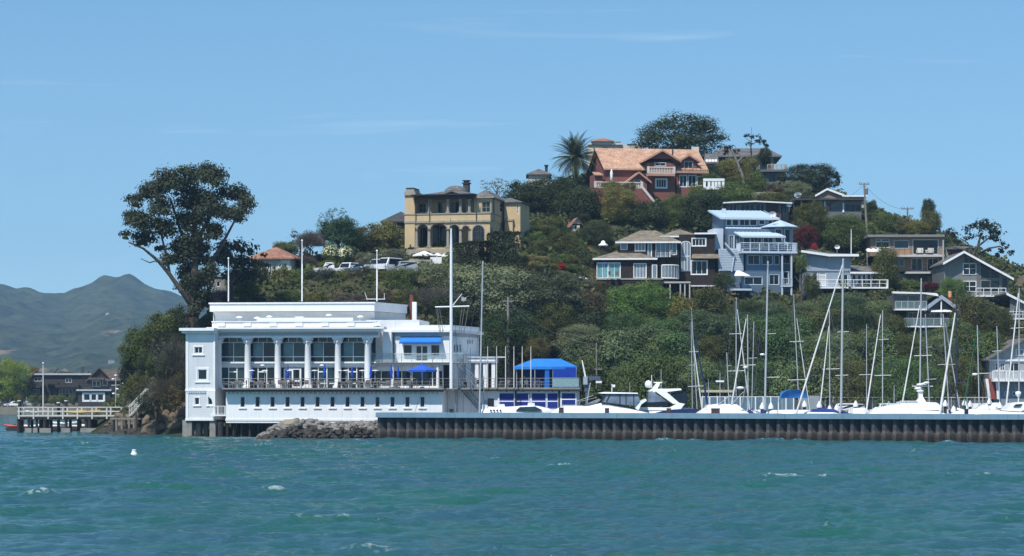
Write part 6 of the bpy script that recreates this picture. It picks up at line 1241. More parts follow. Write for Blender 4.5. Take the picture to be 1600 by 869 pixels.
# ---------------------------------------------------------------- vegetation
def leafmat(name, rough=0.7, transl=0.0):
    m = bpy.data.materials.new(name); m.use_nodes = True; t = m.node_tree; N = t.nodes; K = t.links.new; b = N['Principled BSDF']
    b.inputs['Roughness'].default_value = rough; b.inputs['Specular IOR Level'].default_value = 0.25
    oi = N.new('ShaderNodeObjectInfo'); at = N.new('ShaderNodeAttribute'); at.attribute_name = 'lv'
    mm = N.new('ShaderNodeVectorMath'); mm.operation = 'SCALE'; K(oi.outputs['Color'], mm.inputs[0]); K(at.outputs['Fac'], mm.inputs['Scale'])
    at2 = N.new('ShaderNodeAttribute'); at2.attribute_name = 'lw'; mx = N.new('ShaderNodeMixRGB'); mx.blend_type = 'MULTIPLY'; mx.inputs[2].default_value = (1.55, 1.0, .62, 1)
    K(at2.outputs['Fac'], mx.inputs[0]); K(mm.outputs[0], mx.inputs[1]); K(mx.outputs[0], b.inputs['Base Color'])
    if transl:
        tr = N.new('ShaderNodeBsdfTranslucent'); K(mx.outputs[0], tr.inputs['Color']); ms = N.new('ShaderNodeMixShader'); ms.inputs[0].default_value = transl
        K(b.outputs[0], ms.inputs[1]); K(tr.outputs[0], ms.inputs[2]); K(ms.outputs[0], N['Material Output'].inputs['Surface'])
    return m
leaf_m = leafmat('foliage', .6, .34)
rg = np.random.default_rng(11)
def rnd_dir(n): v = rg.normal(size=(n, 3)); return v / np.linalg.norm(v, axis=1)[:, None]
def leaves(cen, nor, size, asp=1.7):
    """one four-sided leaf clump per point, tilted about its normal"""
    n = len(cen); t = np.cross(nor, rnd_dir(n)); t /= np.linalg.norm(t, axis=1)[:, None] + 1e-9; b = np.cross(nor, t)
    s = size[:, None] if np.ndim(size) else size
    v = np.stack([cen - t*s*asp/2, cen - b*s/2 + t*s*.1, cen + t*s*asp/2, cen + b*s/2 + t*s*.1], 1).reshape(-1, 3)
    return v, np.arange(4*n).reshape(-1, 4)
def foliage(name, blobs, leaf, dens, inner=.22, floor=-.75, parent=None, jit=.16, mat=None):
    """blobs: (x, y, z, rx, ry, rz). Leaf clumps over the upper shell of every blob, a share inside"""
    C_, N_, S_, LV, LW = [], [], [], [], []
    for (x, y, z, rx, ry, rz) in blobs:
        ar = 4*math.pi*((rx*ry + rx*rz + ry*rz)/3); n = max(12, int(ar*dens/leaf**2)); d = rnd_dir(n); d = d[d[:, 2] > floor]; n = len(d)
        k = 1 + rg.normal(size=n)*jit; lump = 1 + .16*np.sin(d[:, 0]*9+x*7)*np.sin(d[:, 1]*8+y*5)*np.sin(d[:, 2]*9+z)
        c = np.stack([x + d[:, 0]*rx*k*lump, y + d[:, 1]*ry*k*lump, z + d[:, 2]*rz*k*lump], 1); nn = d + rnd_dir(n)*.5 + np.array([0, 0, .25]); nn /= np.linalg.norm(nn, axis=1)[:, None]
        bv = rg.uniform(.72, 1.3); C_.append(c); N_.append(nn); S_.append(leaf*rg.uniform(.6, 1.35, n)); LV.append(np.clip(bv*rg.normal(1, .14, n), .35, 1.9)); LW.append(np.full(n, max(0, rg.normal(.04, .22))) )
        n2 = int(n*inner); d2 = rnd_dir(n2)*rg.uniform(0, .8, n2)[:, None]; C_.append(np.stack([x+d2[:, 0]*rx, y+d2[:, 1]*ry, z+d2[:, 2]*rz], 1)); N_.append(rnd_dir(n2)); S_.append(leaf*1.8*np.ones(n2)); LV.append(rg.uniform(.5, .9, n2)); LW.append(np.zeros(n2))  # inner leaves get a darker colour to paint shade inside the crown
    c = np.concatenate(C_); v, f = leaves(c, np.concatenate(N_), np.concatenate(S_)); lv = np.repeat(np.concatenate(LV), 4); lw = np.repeat(np.clip(np.concatenate(LW), 0, 1), 4)
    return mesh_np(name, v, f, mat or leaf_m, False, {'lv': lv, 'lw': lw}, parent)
def crown_blobs(k, flat=.8, br=(.26, .42), seed=0):
    r_ = random.Random(seed); bl = [(0, 0, 0, .62, .62, .5)]
    for i in range(k):
        q = i*2.39996 + r_.uniform(-.4, .4); z = -.85 + 1.75*((i+.5)/k) + r_.uniform(-.1, .1); rr_ = math.sqrt(max(.06, 1 - (z*.95)**2))*r_.uniform(.50, .80); r = r_.uniform(*br)
        bl.append((rr_*math.cos(q), rr_*math.sin(q), z*.78, r, r, r*r_.uniform(.6, .9)))
    return bl
HIDE = []
def proto(k, leaf, dens, seed, **kw):
    o = foliage('crown', crown_blobs(k, seed=seed), leaf, dens, **kw); return o.data, bpy.data.objects.remove(o)
PR = {}
for i, (k, lf, dn) in enumerate(((24, .044, .36), (30, .041, .36), (20, .050, .36), (34, .038, .36))): PR['r%d' % i] = proto(k, lf, dn, i+1)[0]
for i, (k, lf, dn) in enumerate(((60, .025, .32), (70, .024, .32))): PR['b%d' % i] = proto(k, lf, dn, i+21, br=(.16, .30))[0] if 0 else (lambda o: (o.data, bpy.data.objects.remove(o))[0])(foliage('crown', crown_blobs(k, br=(.17, .30), seed=i+21), lf, dn, inner=.15))
PR['air'] = (lambda o: (o.data, bpy.data.objects.remove(o))[0])(foliage('crown', crown_blobs(22, br=(.13, .24), seed=5)[1:], .05, .26, inner=.1, jit=.3))
PR['soft'] = (lambda o: (o.data, bpy.data.objects.remove(o))[0])(foliage('crown', crown_blobs(16, br=(.3, .45), seed=8), .05, .42, inner=.2, jit=.28))
def hedge_mesh():
    n = 5200; f_ = rg.uniform(-1, 1, (n, 3)); ax = rg.integers(0, 5, n); nn = np.zeros((n, 3))
    for i, (a, sg) in enumerate(((0, 1), (0, -1), (1, -1), (2, 1), (2, 1))): k = ax == i; f_[k, a] = sg; nn[k, a] = sg
    f_ += rg.normal(size=(n, 3))*.03; nn += rnd_dir(n)*.5; nn /= np.linalg.norm(nn, axis=1)[:, None]; v, f = leaves(f_, nn, rg.uniform(.05, .10, n)); o = mesh_np('h', v, f, leaf_m, False, {'lv': np.repeat(rg.uniform(.6, 1.3, n), 4), 'lw': np.zeros(4*n)}); me = o.data; bpy.data.objects.remove(o); return me
PR['hedge'] = hedge_mesh()
PR['clip'] = (lambda o: (o.data, bpy.data.objects.remove(o))[0])(foliage('crown', [(0, 0, 0, .95, .95, .92)], .05, .55, inner=.2, jit=.04, floor=-.9))
# twigs: long thin quads fanning outward
def twig_mesh(n, seed=0):
    d = rnd_dir(n); d[:, 2] = np.abs(d[:, 2])*.9; c0 = d*rg.uniform(.25, .95, n)[:, None]; ln = rg.uniform(.15, .5, n)[:, None]; t = d + rnd_dir(n)*.6; t /= np.linalg.norm(t, axis=1)[:, None]; b = np.cross(t, rnd_dir(n)); b /= np.linalg.norm(b, axis=1)[:, None]
    v = np.stack([c0, c0 + b*.014, c0 + t*ln + b*.006, c0 + t*ln], 1).reshape(-1, 3); o = mesh_np('twigs', v, np.arange(4*n).reshape(-1, 4), leaf_m, False, {'lv': np.repeat(rg.uniform(.6, 1.5, n), 4), 'lw': np.zeros(4*n)}); me = o.data; bpy.data.objects.remove(o); return me
PR['twig'] = twig_mesh(5200)
def trunk_mesh(seed):
    r_ = random.Random(seed); m = MB(); m.tube([(0, 0, 0), (.02, 0, .3), (-.02, .02, .62), (.03, 0, .9)], .055, .025, 7)
    for i in range(6): q = i*2.4 + r_.uniform(0, 1); z = .4 + .08*i; m.tube([(0, 0, z), (.16*math.cos(q), .16*math.sin(q), z+.12), (.34*math.cos(q), .34*math.sin(q), z+.22)], .024, .009, 5)
    o = m.build('trunk', bark); me = o.data; bpy.data.objects.remove(o); return me
TRK = [trunk_mesh(s_) for s_ in range(3)]
dk, md, ol, brt, gy, yl, rd, dko = (.046,.068,.024), (.105,.150,.042), (.17,.17,.048), (.115,.20,.045), (.19,.225,.12), (.2,.2,.04), (.10,.016,.02), (.105,.118,.035)
NTREE = [0]
def tree(px, y0, y1, wd, Y, pr, col, label, kind='tree', name=None, group=None, cat=None, ry=None):
    """crown spans px +- wd/2 and rows y0..y1 at distance Y; trunk down to the slope"""
    NTREE[0] += 1; k = Y/F; rx = wd*k/2*1.06; c = P(px, (y0+y1)/2, Y); rz = (y1-y0)*k/2; g = T(c.x, Y)
    q = (NTREE[0]*1.7) % 6.28
    if kind == 'tree':
        zb = min(g, c.z - rz*.6); e = empty(name or 'tree', (c.x, Y, zb-.2), 0, label, cat or 'tree', group)
        cr = bpy.data.objects.new('crown', PR[pr]); COL.objects.link(cr); cr.parent = e; cr.location = (0, 0, c.z-zb+.2); cr.scale = (rx*1.06, (ry or max(rx*.85, rz*.7)), rz*1.12)
        tk = bpy.data.objects.new('trunk', TRK[NTREE[0] % 3]); COL.objects.link(tk); tk.parent = e; s = max(1.5, c.z-zb+rz*.3); tk.scale = (max(rx, s*.5), max(rx, s*.5), s)
    else:
        cr = bpy.data.objects.new(name or 'shrub', PR[pr]); COL.objects.link(cr); cr.location = c; cr.scale = (rx*1.06, ry or rx*.85, rz*1.12); tag(cr, label, cat or 'shrub', group)
    cr.rotation_euler.z = q if abs(rx-(ry or rx)) < .5*rx or kind == 'tree' and not ry else 0; cr.color = tuple(x*(.88+.24*((NTREE[0]*.618) % 1)) for x in col) + (1,)
    return cr
S = lambda *a, **k: tree(*a, kind='shrub', **k)
# hilltop and upper slope
tree(1066, 178, 266, 172, 397, 'b0', dk, 'broad dome-shaped dark oak crowning the hilltop behind the pink house', name='oak_tree')
tree(1266, 254, 300, 92, 374, 'b1', dk, 'dark spreading oak on the skyline left of the beige gable', name='oak_tree')
tree(1125, 232, 262, 34, 386, 'air', dk, 'small dark tree in front of the left end of the grey hilltop house')
tree(776, 277, 304, 60, 352, 'air', gy, 'airy grey-green tree on the skyline right of the ochre villa')
tree(860, 274, 338, 104, 350, 'b0', dk, 'wide very dark tree below the palm, left of the pink house'); tree(812, 282, 340, 60, 352, 'r1', dk, 'dark rounded tree between the villa wing and the palm')
tree(905, 292, 352, 78, 346, 'r3', dk, 'dark tree under the palm fronds beside the pink house annex')
tree(966, 290, 350, 74, 343, 'b1', ol, 'lighter olive tree in front of the pink house terrace'); S(955, 283, 300, 34, 348, 'r0', ol, 'olive shrub poking above the ivory balustrade, left one'); S(984, 285, 300, 26, 348, 'r2', ol, 'olive shrub poking above the ivory balustrade, right one')
tree(1012, 312, 362, 66, 342, 'r1', dk, 'dark tree right of the pink house stair'); tree(1058, 302, 362, 74, 344, 'b0', md, 'green tree below the pink house gable bay'); tree(1100, 300, 368, 66, 341, 'r3', dk, 'dark tree left of the blue house roof')
tree(1090, 290, 325, 44, 347, 'r0', md, 'mid green tree at the right foot of the pink house')
S(1112, 258, 282, 30, 372, 'r1', dk, 'dark shrub above the white garden balustrade'); tree(1138, 248, 281, 44, 374, 'r0', ol, 'yellow-olive shrub beside the leaning bare trunk'); tree(1168, 247, 292, 44, 372, 'r3', ol, 'olive-leaved tree in front of the grey hilltop house'); S(1150, 275, 284, 32, 360, 'clip', ol, 'long clipped hedge below the leaning trunk', name='hedge', cat='hedge')
S(1148, 283, 300, 40, 357, 'soft', md, 'clipped green mound under the long hedge'); tree(1182, 268, 306, 36, 362, 'r2', md, 'dark green shrub left of the grey deck posts'); S(1214, 286, 310, 44, 357, 'soft', (.11,.09,.06), 'pinkish brown shrub below the grey hilltop deck')
tree(1150, 288, 318, 62, 349, 'r1', md, 'dark green tree right of the garden balustrade'); tree(1242, 282, 322, 66, 356, 'b1', gy, 'grey-green tree left of the large satellite dish'); S(1205, 300, 318, 50, 351, 'r0', dko, 'olive shrub above the flat-roofed house'); S(1245, 305, 322, 50, 350, 'r1', dk, 'dark shrub in front of the carport roof')
tree(1195, 230, 256, 20, 383, 'r0', dk, 'small dark shrub before the middle of the grey hilltop house', kind='shrub'); S(1110, 272, 292, 40, 356, 'r3', md, 'green shrub behind the garden balustrade')
tree(1268, 312, 378, 66, 338, 'b0', dko, 'large dark olive tree right of the blue house turret'); tree(1258, 352, 390, 40, 330, 'r2', rd, 'dark red maple beside the blue house deck', name='maple_tree'); S(1272, 380, 394, 12, 327, 'r0', (.35,.04,.03), 'small bright red flowering bush above the pale shed roof')
tree(1318, 332, 392, 74, 336, 'b1', md, 'large green tree behind the slim roof pole'); tree(1352, 345, 392, 44, 341, 'r1', md, 'green tree left of the tan house roof'); tree(1376, 332, 370, 56, 352, 'r3', md, 'round green tree right of the leaning utility pole')
S(1412, 338, 368, 34, 350, 'soft', (.15,.15,.07), 'pale yellow-green shrub behind the tan house roof'); S(1432, 345, 368, 40, 348, 'r0', ol, 'olive shrub left of the upright cypress'); tree(1450, 310, 340, 26, 351, 'r1', dk, 'upright knobbly cypress top on the right skyline', name='cypress_tree'); tree(1453, 328, 370, 34, 350, 'r3', dko, 'lower thick part of a cypress beside the knobbly one', name='cypress_tree')
tree(1363, 313, 335, 20, 356, 'r0', dk, 'small dark tree touching the leaning utility pole'); tree(1596, 420, 440, 26, 360, 'r1', dk, 'dark treetop at the right edge above the brown roof')
tree(1384, 388, 455, 34, 320, 'r3', dko, 'slim olive conifer between the pale house deck and the tan house', name='conifer_tree'); tree(1489, 432, 474, 50, 312, 'b0', brt, 'bright green ball-shaped tree right of the A-frame chimney'); S(1425, 438, 456, 46, 324, 'r2', md, 'green shrub under the tan house ground floor'); S(1455, 441, 456, 34, 322, 'r0', rd, 'purplish shrub beneath the tan house stone wall')
tree(1268, 425, 470, 24, 313, 'r1', dko, 'narrow dark conifer at the left end of the white deck rail', name='conifer_tree'); tree(1252, 398, 430, 22, 317, 'r0', md, 'slim green tree between the blue house and the pale shed house')
# left hill and cliff
tree(470, 355, 408, 56, 316, 'air', (.09,.075,.055), 'brownish half-bare tree behind the tile-roofed cottage'); tree(485, 365, 402, 50, 314, 'twig', (.16,.13,.11), 'bare grey-brown shrub right of the cottage roof'); tree(447, 377, 398, 40, 312, 'r1', md, 'dark green bush touching the cottage roof', kind='shrub')
tree(527, 322, 350, 44, 318, 'air', (.06,.11,.06), 'open blue-green tree whose top stands against the sky'); tree(530, 342, 385, 64, 319, 'r3', (.05,.10,.05), 'blue-green tree below the open treetop'); tree(506, 330, 352, 22, 319, 'air', dk, 'sparse dark branch of leaves left of the open treetop')
tree(575, 352, 392, 60, 322, 'r0', dko, 'dark olive tree left of the dark-roofed house'); tree(608, 345, 392, 56, 321, 'r2', ol, 'olive-brown tree under the charcoal roof'); tree(552, 356, 392, 40, 320, 'r1', md, 'green tree behind the white-flowering shrubs')
S(517, 380, 412, 30, 309, 'r0', md, 'green shrub covered in cream flowers, left of the pair', name='flowering_shrub'); S(540, 382, 414, 28, 309, 'r2', md, 'green shrub covered in cream flowers, right of the pair', name='flowering_shrub'); S(512, 407, 422, 30, 307, 'clip', (.17,.20,.03), 'clipped yellow-green ball shrub behind the parked cars')
S(572, 393, 420, 40, 309, 'soft', (.17,.18,.12), 'pale silvery shrub behind the silver SUV'); S(614, 388, 414, 46, 310, 'soft', (.17,.18,.12), 'pale silvery shrub beside the terrace wall of the villa'); S(552, 400, 420, 30, 310, 'r1', dko, 'dark shrub between cream flowers and silvery shrub'); S(592, 398, 414, 24, 311, 'r2', md, 'small green shrub between two silvery shrubs'); S(478, 402, 428, 40, 309, 'twig', (.13,.10,.09), 'leafless brown shrub left of the ball shrub')
for i, (px, y0, w_, c_, lb) in enumerate(((441,424,40,dko,'directly right of the wooden stair'),(470,425,48,md,'behind the middle roof flagpole'),(502,426,50,(.05,.065,.04),'third along from the wooden stair'),(533,426,48,dko,'below the clipped ball shrub'),(563,426,50,(.07,.06,.045),'left of the right roof flagpole'),(595,426,52,dko,'behind the right roof flagpole'),(627,425,50,md,'under the terrace wall near the brick chimney'))):
    tree(px, y0-6, y0+44, w_*1.15, 299.5, ('r0','r1','r3','r2')[i % 4], c_, 'shrubby tree in the bank below the cars, ' + lb, group='bushes in the bank under the car park')
for i, (px, y0, w_, c_, lb) in enumerate(((452,452,46,md,'left end'),(497,455,54,dko,'second from left'),(545,456,56,(.10,.085,.06),'brownish middle one'),(592,455,54,(.10,.085,.06),'brownish one by the flagpole'),(632,450,46,dko,'right end by the chimney'))):
    S(px, y0, y0+34, w_, 291, ('soft','r0','soft','r2')[i % 4], c_, 'low shrub right behind the clubhouse parapet, ' + lb, group='shrubs behind the parapet')
tree(388, 436, 470, 44, 289, 'r0', md, 'light green bush left of the wooden stair foot'); tree(372, 418, 462, 40, 293, 'r3', dk, 'dark bush between outbuilding and wooden stair'); tree(404, 405, 450, 26, 296, 'r1', dk, 'dark tree edge beside the wooden stair top'); S(345, 455, 490, 40, 287, 'twig', (.16,.13,.12), 'tangle of bare grey twigs in front of the stone outbuilding'); S(322, 458, 500, 44, 284, 'twig', (.13,.11,.10), 'bare twigs at the foot of the eucalyptus')
tree(252, 488, 545, 66, 279, 'r1', (.10,.13,.035), 'yellow-green cliff tree highest on the left slope'); tree(218, 515, 580, 62, 281, 'r3', (.09,.13,.035), 'yellow-green cliff tree at the left end of the slope'); tree(276, 478, 530, 44, 281, 'r0', dk, 'dark bush beneath the eucalyptus on the cliff'); tree(204, 560, 610, 36, 283, 'r2', dk, 'dark bush above the pier stair'); tree(246, 545, 590, 44, 276, 'r1', (.07,.10,.03), 'green bush in the middle of the cliff'); tree(212, 585, 630, 34, 279, 'r0', dko, 'olive bush beside the pier stair railing')
for i, (px, y0, y1, w_, lb) in enumerate(((258,520,590,70,'upper'),(276,540,620,50,'nearest the clubhouse wall'),(236,580,640,56,'lower left'),(262,590,650,50,'lower right'))): S(px, y0, y1, w_, 273-i*.5, ('air','twig')[i % 2], ((.12,.11,.085),(.11,.105,.08),(.10,.10,.07),(.17,.14,.09))[i], 'mass of bare tangled grey brush on the left cliff, ' + lb, group='bare brush on the cliff')
S(268, 600, 640, 44, 271.5, 'soft', (.16,.13,.05), 'dry yellowish shrub against the left clubhouse wall'); S(284, 560, 625, 22, 272, 'r0', (.13,.11,.05), 'dry brown-green shrub touching the clubhouse corner'); S(232, 610, 650, 40, 274, 'r2', (.06,.07,.03), 'dark low shrub above the shoreline rocks')
for i, (px, y0, y1, w_, Yc, c_, lb) in enumerate(((258,560,600,36,272,(.06,.085,.03),'high in the brush'),(280,585,622,24,271,(.10,.10,.04),'by the clubhouse corner'),(230,548,592,40,277,(.055,.08,.03),'left of the bare brush'),(270,520,560,40,277,(.04,.055,.025),'above the bare brush'))): S(px, y0, y1, w_, Yc, ('r0','r3')[i % 2], c_, 'green shrub on the left cliff, ' + lb)
# villa garden
for i, (px, y0, y1, w_, Yc, c_) in enumerate(((815,395,415,34,316,md),(842,376,402,30,320,dko),(872,345,380,40,332,dk),(900,372,398,34,328,md),(890,398,418,34,321,dko),(856,412,430,40,313,ol),(826,346,372,40,334,dk),(905,332,352,44,340,dk),(945,395,420,24,321,dk),(880,428,452,44,311,dko),(925,455,480,40,308,ol))):
    S(px, y0, y1, w_, Yc, ('r0','r3','r1','b1')[i % 4], c_, 'shrub in the terraced garden between villa and dark house, ' + ['beside the yellow mounds','under the magnolia by the villa','below the skyline trees','under the white garden house','behind the red geranium','right of the yellow mounds','right of the villa garage','above the white garden house','against the round chimney','below the flat parasol','below the parasol terrace plants'][i], group='shrubs of the terraced garden')
for px, y0, y1, w_, lb in ((730,384,414,62,'left, lower part'),(760,381,416,50,'middle part'),(788,368,416,58,'right, tallest part')): S(px, y0, y1+4, w_, 309, 'hedge', (.040,.052,.022), 'dense dark clipped hedge in front of the ochre villa, ' + lb, name='hedge', cat='hedge', ry=2.0)
tree(833, 360, 398, 46, 322, 'r2', md, 'magnolia-like tree right of the villa garage', name='magnolia_tree'); tree(858, 340, 372, 44, 334, 'r0', dko, 'olive tree above the magnolia right of the villa'); tree(846, 352, 368, 60, 330, 'r1', dko, 'dark low tree along the path above the villa garden', kind='shrub')
tree(932, 343, 402, 62, 331, 'b1', (.055,.075,.03), 'large glossy magnolia tree over the round chimney cap', name='magnolia_tree'); tree(880, 362, 412, 54, 325, 'r3', dko, 'dark olive tree left of the big magnolia'); tree(908, 385, 428, 44, 324, 'r2', (.07,.09,.035), 'glossy green tree below the big magnolia', name='magnolia_tree'); tree(870, 395, 425, 50, 318, 'r1', md, 'green tree right of the yellow flowering succulents')
for i, (px, y0, w_) in enumerate(((768,406,26),(788,402,30),(808,400,30),(828,398,32),(846,400,28),(800,410,34),(835,408,34))): S(px, y0, y0+13, w_, 311-(i > 4)*2, 'r2', (.24,.23,.10), 'pale yellow flowering succulent mound, %s along the garden path' % ['first','second','third','fourth','fifth','lower left','lower right'][i], group='yellow flowering mounds', name='succulent_mound', cat='plant')
S(876, 411, 422, 20, 316, 'r0', (.45,.03,.03), 'bright red flowering geranium by the white parasol'); S(890, 412, 428, 36, 317, 'r2', md, 'green shrub behind the flat white parasol'); S(915, 437, 460, 40, 315, 'r0', (.12,.12,.09), 'potted and flowering plants on the terrace left of the dark house'); S(936, 440, 458, 26, 314, 'r3', (.13,.13,.05), 'yellowish shrub at the corner of the dark house terrace')
tree(760, 408, 508, 178, 303, 'b0', gy, 'huge grey-green tree in the centre slope below the villa hedge'); tree(692, 408, 480, 130, 304, 'b1', gy, 'large grey-green tree behind the signal mast top'); tree(845, 420, 505, 136, 302, 'b0', (.075,.095,.05), 'large grey-green tree left of the white parasol terrace'); tree(872, 470, 545, 90, 299, 'b1', dko, 'dark grey-green tree right of the small utility pole')
tree(676, 455, 510, 90, 297, 'twig', (.15,.13,.11), 'half-bare tree with grey limbs behind the brick chimney'); tree(700, 462, 520, 70, 294, 'r3', dk, 'very dark bush behind the crosstree of the signal mast'); tree(798, 482, 560, 108, 292, 'b0', (.05,.09,.03), 'green tree right of the clubhouse east wing'); tree(838, 525, 565, 46, 289, 'r1', (.14,.13,.04), 'yellowish tree behind the blue marquee'); tree(765, 530, 600, 60, 288, 'r2', dk, 'dark tree behind the white pavilion'); tree(905, 505, 560, 90, 294, 'b1', gy, 'grey-green tree behind and right of the blue marquee')
tree(1000, 437, 520, 124, 305, 'b0', brt, 'large bright green tree below the dark shingled house'); tree(912, 452, 510, 74, 304, 'r3', (.10,.085,.045), 'brownish olive tree below the white parasol terrace'); tree(1110, 448, 505, 70, 304, 'r1', dko, 'dark olive tree between the dark and the blue house'); tree(1132, 424, 455, 36, 311, 'r2', (.06,.085,.03), 'glossy magnolia at the left foot of the blue house', name='magnolia_tree'); tree(1070, 462, 520, 60, 303, 'r0', ol, 'olive tree right of the large bright green tree')
tree(1517, 462, 530, 64, 303, 'r3', (.085,.09,.03), 'olive rounded tree right of the A-frame house'); tree(1556, 478, 545, 70, 301, 'b1', (.075,.085,.03), 'olive rounded tree above the waterside house'); tree(1500, 500, 560, 60, 297, 'r0', md, 'green tree below the right end of the A-frame deck')
LM = ['the blue marquee','the white parasol terrace','the dark shingled house','its round bay','its east block','the blue house stair tower','the blue house lower floor','the pale shed-roofed house','the slim roof pole','the pale house side wing','the slim olive conifer','the A-frame house deck','the waterside boathouse roof']
rt_ = random.Random(5)
for r_, (Yr, y0, y1, w_, rn_) in enumerate(((309,462,520,84,'top row'),(301,488,552,92,'second row'),(294,518,585,92,'third row'),(288,556,652,92,'foremost row'))):
    for i, lm in enumerate(LM):
        px = 900 + i*52 + rt_.uniform(-14, 14) + (r_ % 2)*22
        if r_ == 0 and (px < 1140 or 1385 < px < 1500): continue
        if r_ == 1 and i == 12 and 0: continue
        if px > 1535 and r_ >= 1: continue
        if 1400 < px < 1505: y_ = max(y0, 512)
        else: y_ = y0
        c_ = rt_.choice([dk, md, (.15,.20,.09), (.11,.19,.06), dko, (.09,.16,.055), (.14,.20,.075), (.10,.15,.07)]); t_ = {dk:'dark', md:'green', gy:'grey-green', dko:'dark olive'}.get(c_, 'soft green')
        tree(px, y_+rt_.uniform(-8, 8), y1+rt_.uniform(-4, 8), w_*rt_.uniform(.8, 1.15), Yr+rt_.uniform(-1.5, 1.5), rt_.choice(['b0','b1','r3','r1','b1']), c_, f'{t_} tree, {rn_} of the wood, below {lm}', group='trees of the wood behind the marina')
for i, px in enumerate((1532, 1562, 1590)): tree(px, 520+i*3, 566, 50, 298, 'r1', dko, ['dark olive tree left above the waterside house roof','dark olive tree over the ridge of the waterside house','dark olive tree at the right edge above the waterside house'][i])
# --- the great eucalyptus, built limb by limb
def big_tree(name, label, bx, by, Y, limbs, blobs, col, leaf, dens, cat='tree', zb=None, mat=None):
    b = P(bx, by, Y); zb = T(b.x, Y)-.3 if zb is None else zb; e = empty(name, (b.x, Y, zb), 0, label, cat); r_ = random.Random(len(blobs))
    bl = []
    for (x, y, r, *rest) in blobs:
        p = P(x, y, Y); R_ = r*Y/F; n = 6 if r > 12 else 3
        dy = rest[0] if rest else r_.uniform(-1, 1)*3.2
        for k in range(n): q = r_.uniform(0, 6.28); s = r_.uniform(.5, .75)*R_; o = R_*.6; bl.append((p.x-b.x+o*math.cos(q)*r_.uniform(.4,1), dy + o*r_.uniform(-1, 1), p.z-zb+o*math.sin(q)*r_.uniform(.3,.9), s, s, s*.62))
    cr = foliage('crown', bl, leaf, dens, parent=e, inner=.14, jit=.22); cr.color = col+(1,)
    m = MB()
    for pts, r0, r1 in limbs: m.tube([(P(x, y, Y).x-b.x, d, P(x, y, Y).z-zb) for x, y, d in pts], r0, r1, 8)
    m.build('trunk', mat or bark, e); return e
EB = [(300,276,26),(322,268,18),(270,286,26),(340,284,24),(362,300,26),(386,322,20),(240,304,24),(216,316,15),(255,326,24),(300,308,32),(332,322,28),(368,338,22),(225,346,24),(203,340,14),(198,368,12),(222,372,22),(258,358,24),(296,346,28),(332,360,24),(250,384,12),(284,384,20),(314,398,24),(340,392,20),(290,424,16),(318,436,18),(303,462,16),(296,402,22),(272,404,14),(305,440,20),(312,475,14),(290,450,14),(330,425,18),(350,405,16)]
big_tree('eucalyptus_tree', 'towering dark eucalyptus with spreading limbs standing alone at the left end of the hill', 303, 505, 282,
    [([(303,515,0),(301,480,0),(303,440,0),(305,400,.3),(303,350,.5),(301,290,.5)], .75, .18), ([(300,478,0),(285,455,-1),(268,430,-1.5),(250,408,-2),(228,390,-2),(205,380,-2)], .38, .08), ([(268,430,-1.5),(262,400,-1),(250,360,0),(235,320,0)], .2, .06), ([(303,450,0),(325,415,1),(345,380,1.5),(368,335,2)], .4, .1), ([(305,400,0),(280,360,1),(265,310,1)], .3, .08), ([(305,380,0),(330,340,-1),(345,300,-1)], .28, .08), ([(250,408,-2),(238,412,-2),(222,405,-1)], .1, .04), ([(303,500,0),(318,470,1),(330,440,1)], .3, .15)],
    EB+[(300,380,24),(320,455,16),(285,435,16),(305,485,14),(325,470,14),(265,405,14)], (.050,.064,.032), .19, .60, zb=T((303-CX)*282/F, 282)-1)
big_tree('eucalyptus_tree', 'smaller dark tree leaning right of the towering eucalyptus', 372, 475, 288, [([(350,480,0),(358,450,0),(368,420,0),(380,390,0)], .3, .1), ([(362,440,0),(385,420,.5),(400,400,.5)], .18, .06)],
    [(356,384,18),(378,386,18),(396,392,14),(384,408,20),(404,410,12),(368,408,18),(398,430,14),(378,430,18),(360,428,16),(410,398,8)], (.022,.034,.018), .26, .26)
big_tree('oak_tree', 'gnarled spreading oak with sky showing through its limbs on the right skyline', 1520, 412, 342, [([(1519,415,0),(1521,398,0),(1528,385,0),(1532,368,0)], .32, .14), ([(1530,405,0),(1533,395,0),(1545,388,0),(1562,385,0),(1572,390,0)], .22, .07), ([(1528,385,0),(1545,372,0),(1562,366,0)], .16, .06), ([(1521,398,0),(1512,380,0),(1500,372,0)], .16, .06)],
    [(1490,362,14),(1508,360,12),(1525,356,14),(1540,350,12),(1550,358,14),(1562,368,13),(1573,382,9),(1577,396,6),(1535,370,10),(1515,374,10),(1500,376,9),(1484,372,11),(1568,390,6),(1546,392,5),(1560,398,4)], (.030,.044,.026), .27, .26)
big_tree('oak_tree', 'dark sparse outer limb tree at the right of the skyline oak near the beige gable', 1292, 296, 372, [([(1280,300,0),(1285,290,0),(1296,285,0),(1304,287,0)], .2, .06)], [(1290,270,12),(1300,275,10),(1306,284,7),(1302,291,5),(1284,280,10)], (.028,.042,.02), .27, .26)
big_tree('pine_tree', 'small windswept pine with flat tufts against the sky above the grey roof', 1174, 250, 382, [([(1173,252,0),(1174,240,0),(1173,228,0),(1175,215,0)], .16, .06), ([(1174,226,0),(1184,221,0),(1193,222,0)], .08, .04), ([(1174,222,0),(1165,216,0)], .07, .03)],
    [(1164,214,6),(1175,212,6),(1186,216,7),(1194,222,6),(1173,226,6),(1181,223,4),(1197,228,4)], (.02,.035,.02), .25, .3)
big_tree('leaning_tree', 'leaning grey trunk with a dark tuft crossing in front of the grey hilltop house', 1162, 290, 366, [([(1163,292,0),(1160,275,0),(1152,255,0),(1146,240,0),(1140,230,0)], .3, .14), ([(1152,255,0),(1160,245,0),(1150,236,0)], .14, .08)], [(1138,232,9),(1150,234,8),(1132,240,7)], (.03,.035,.02), .25, .3, mat=greywood)
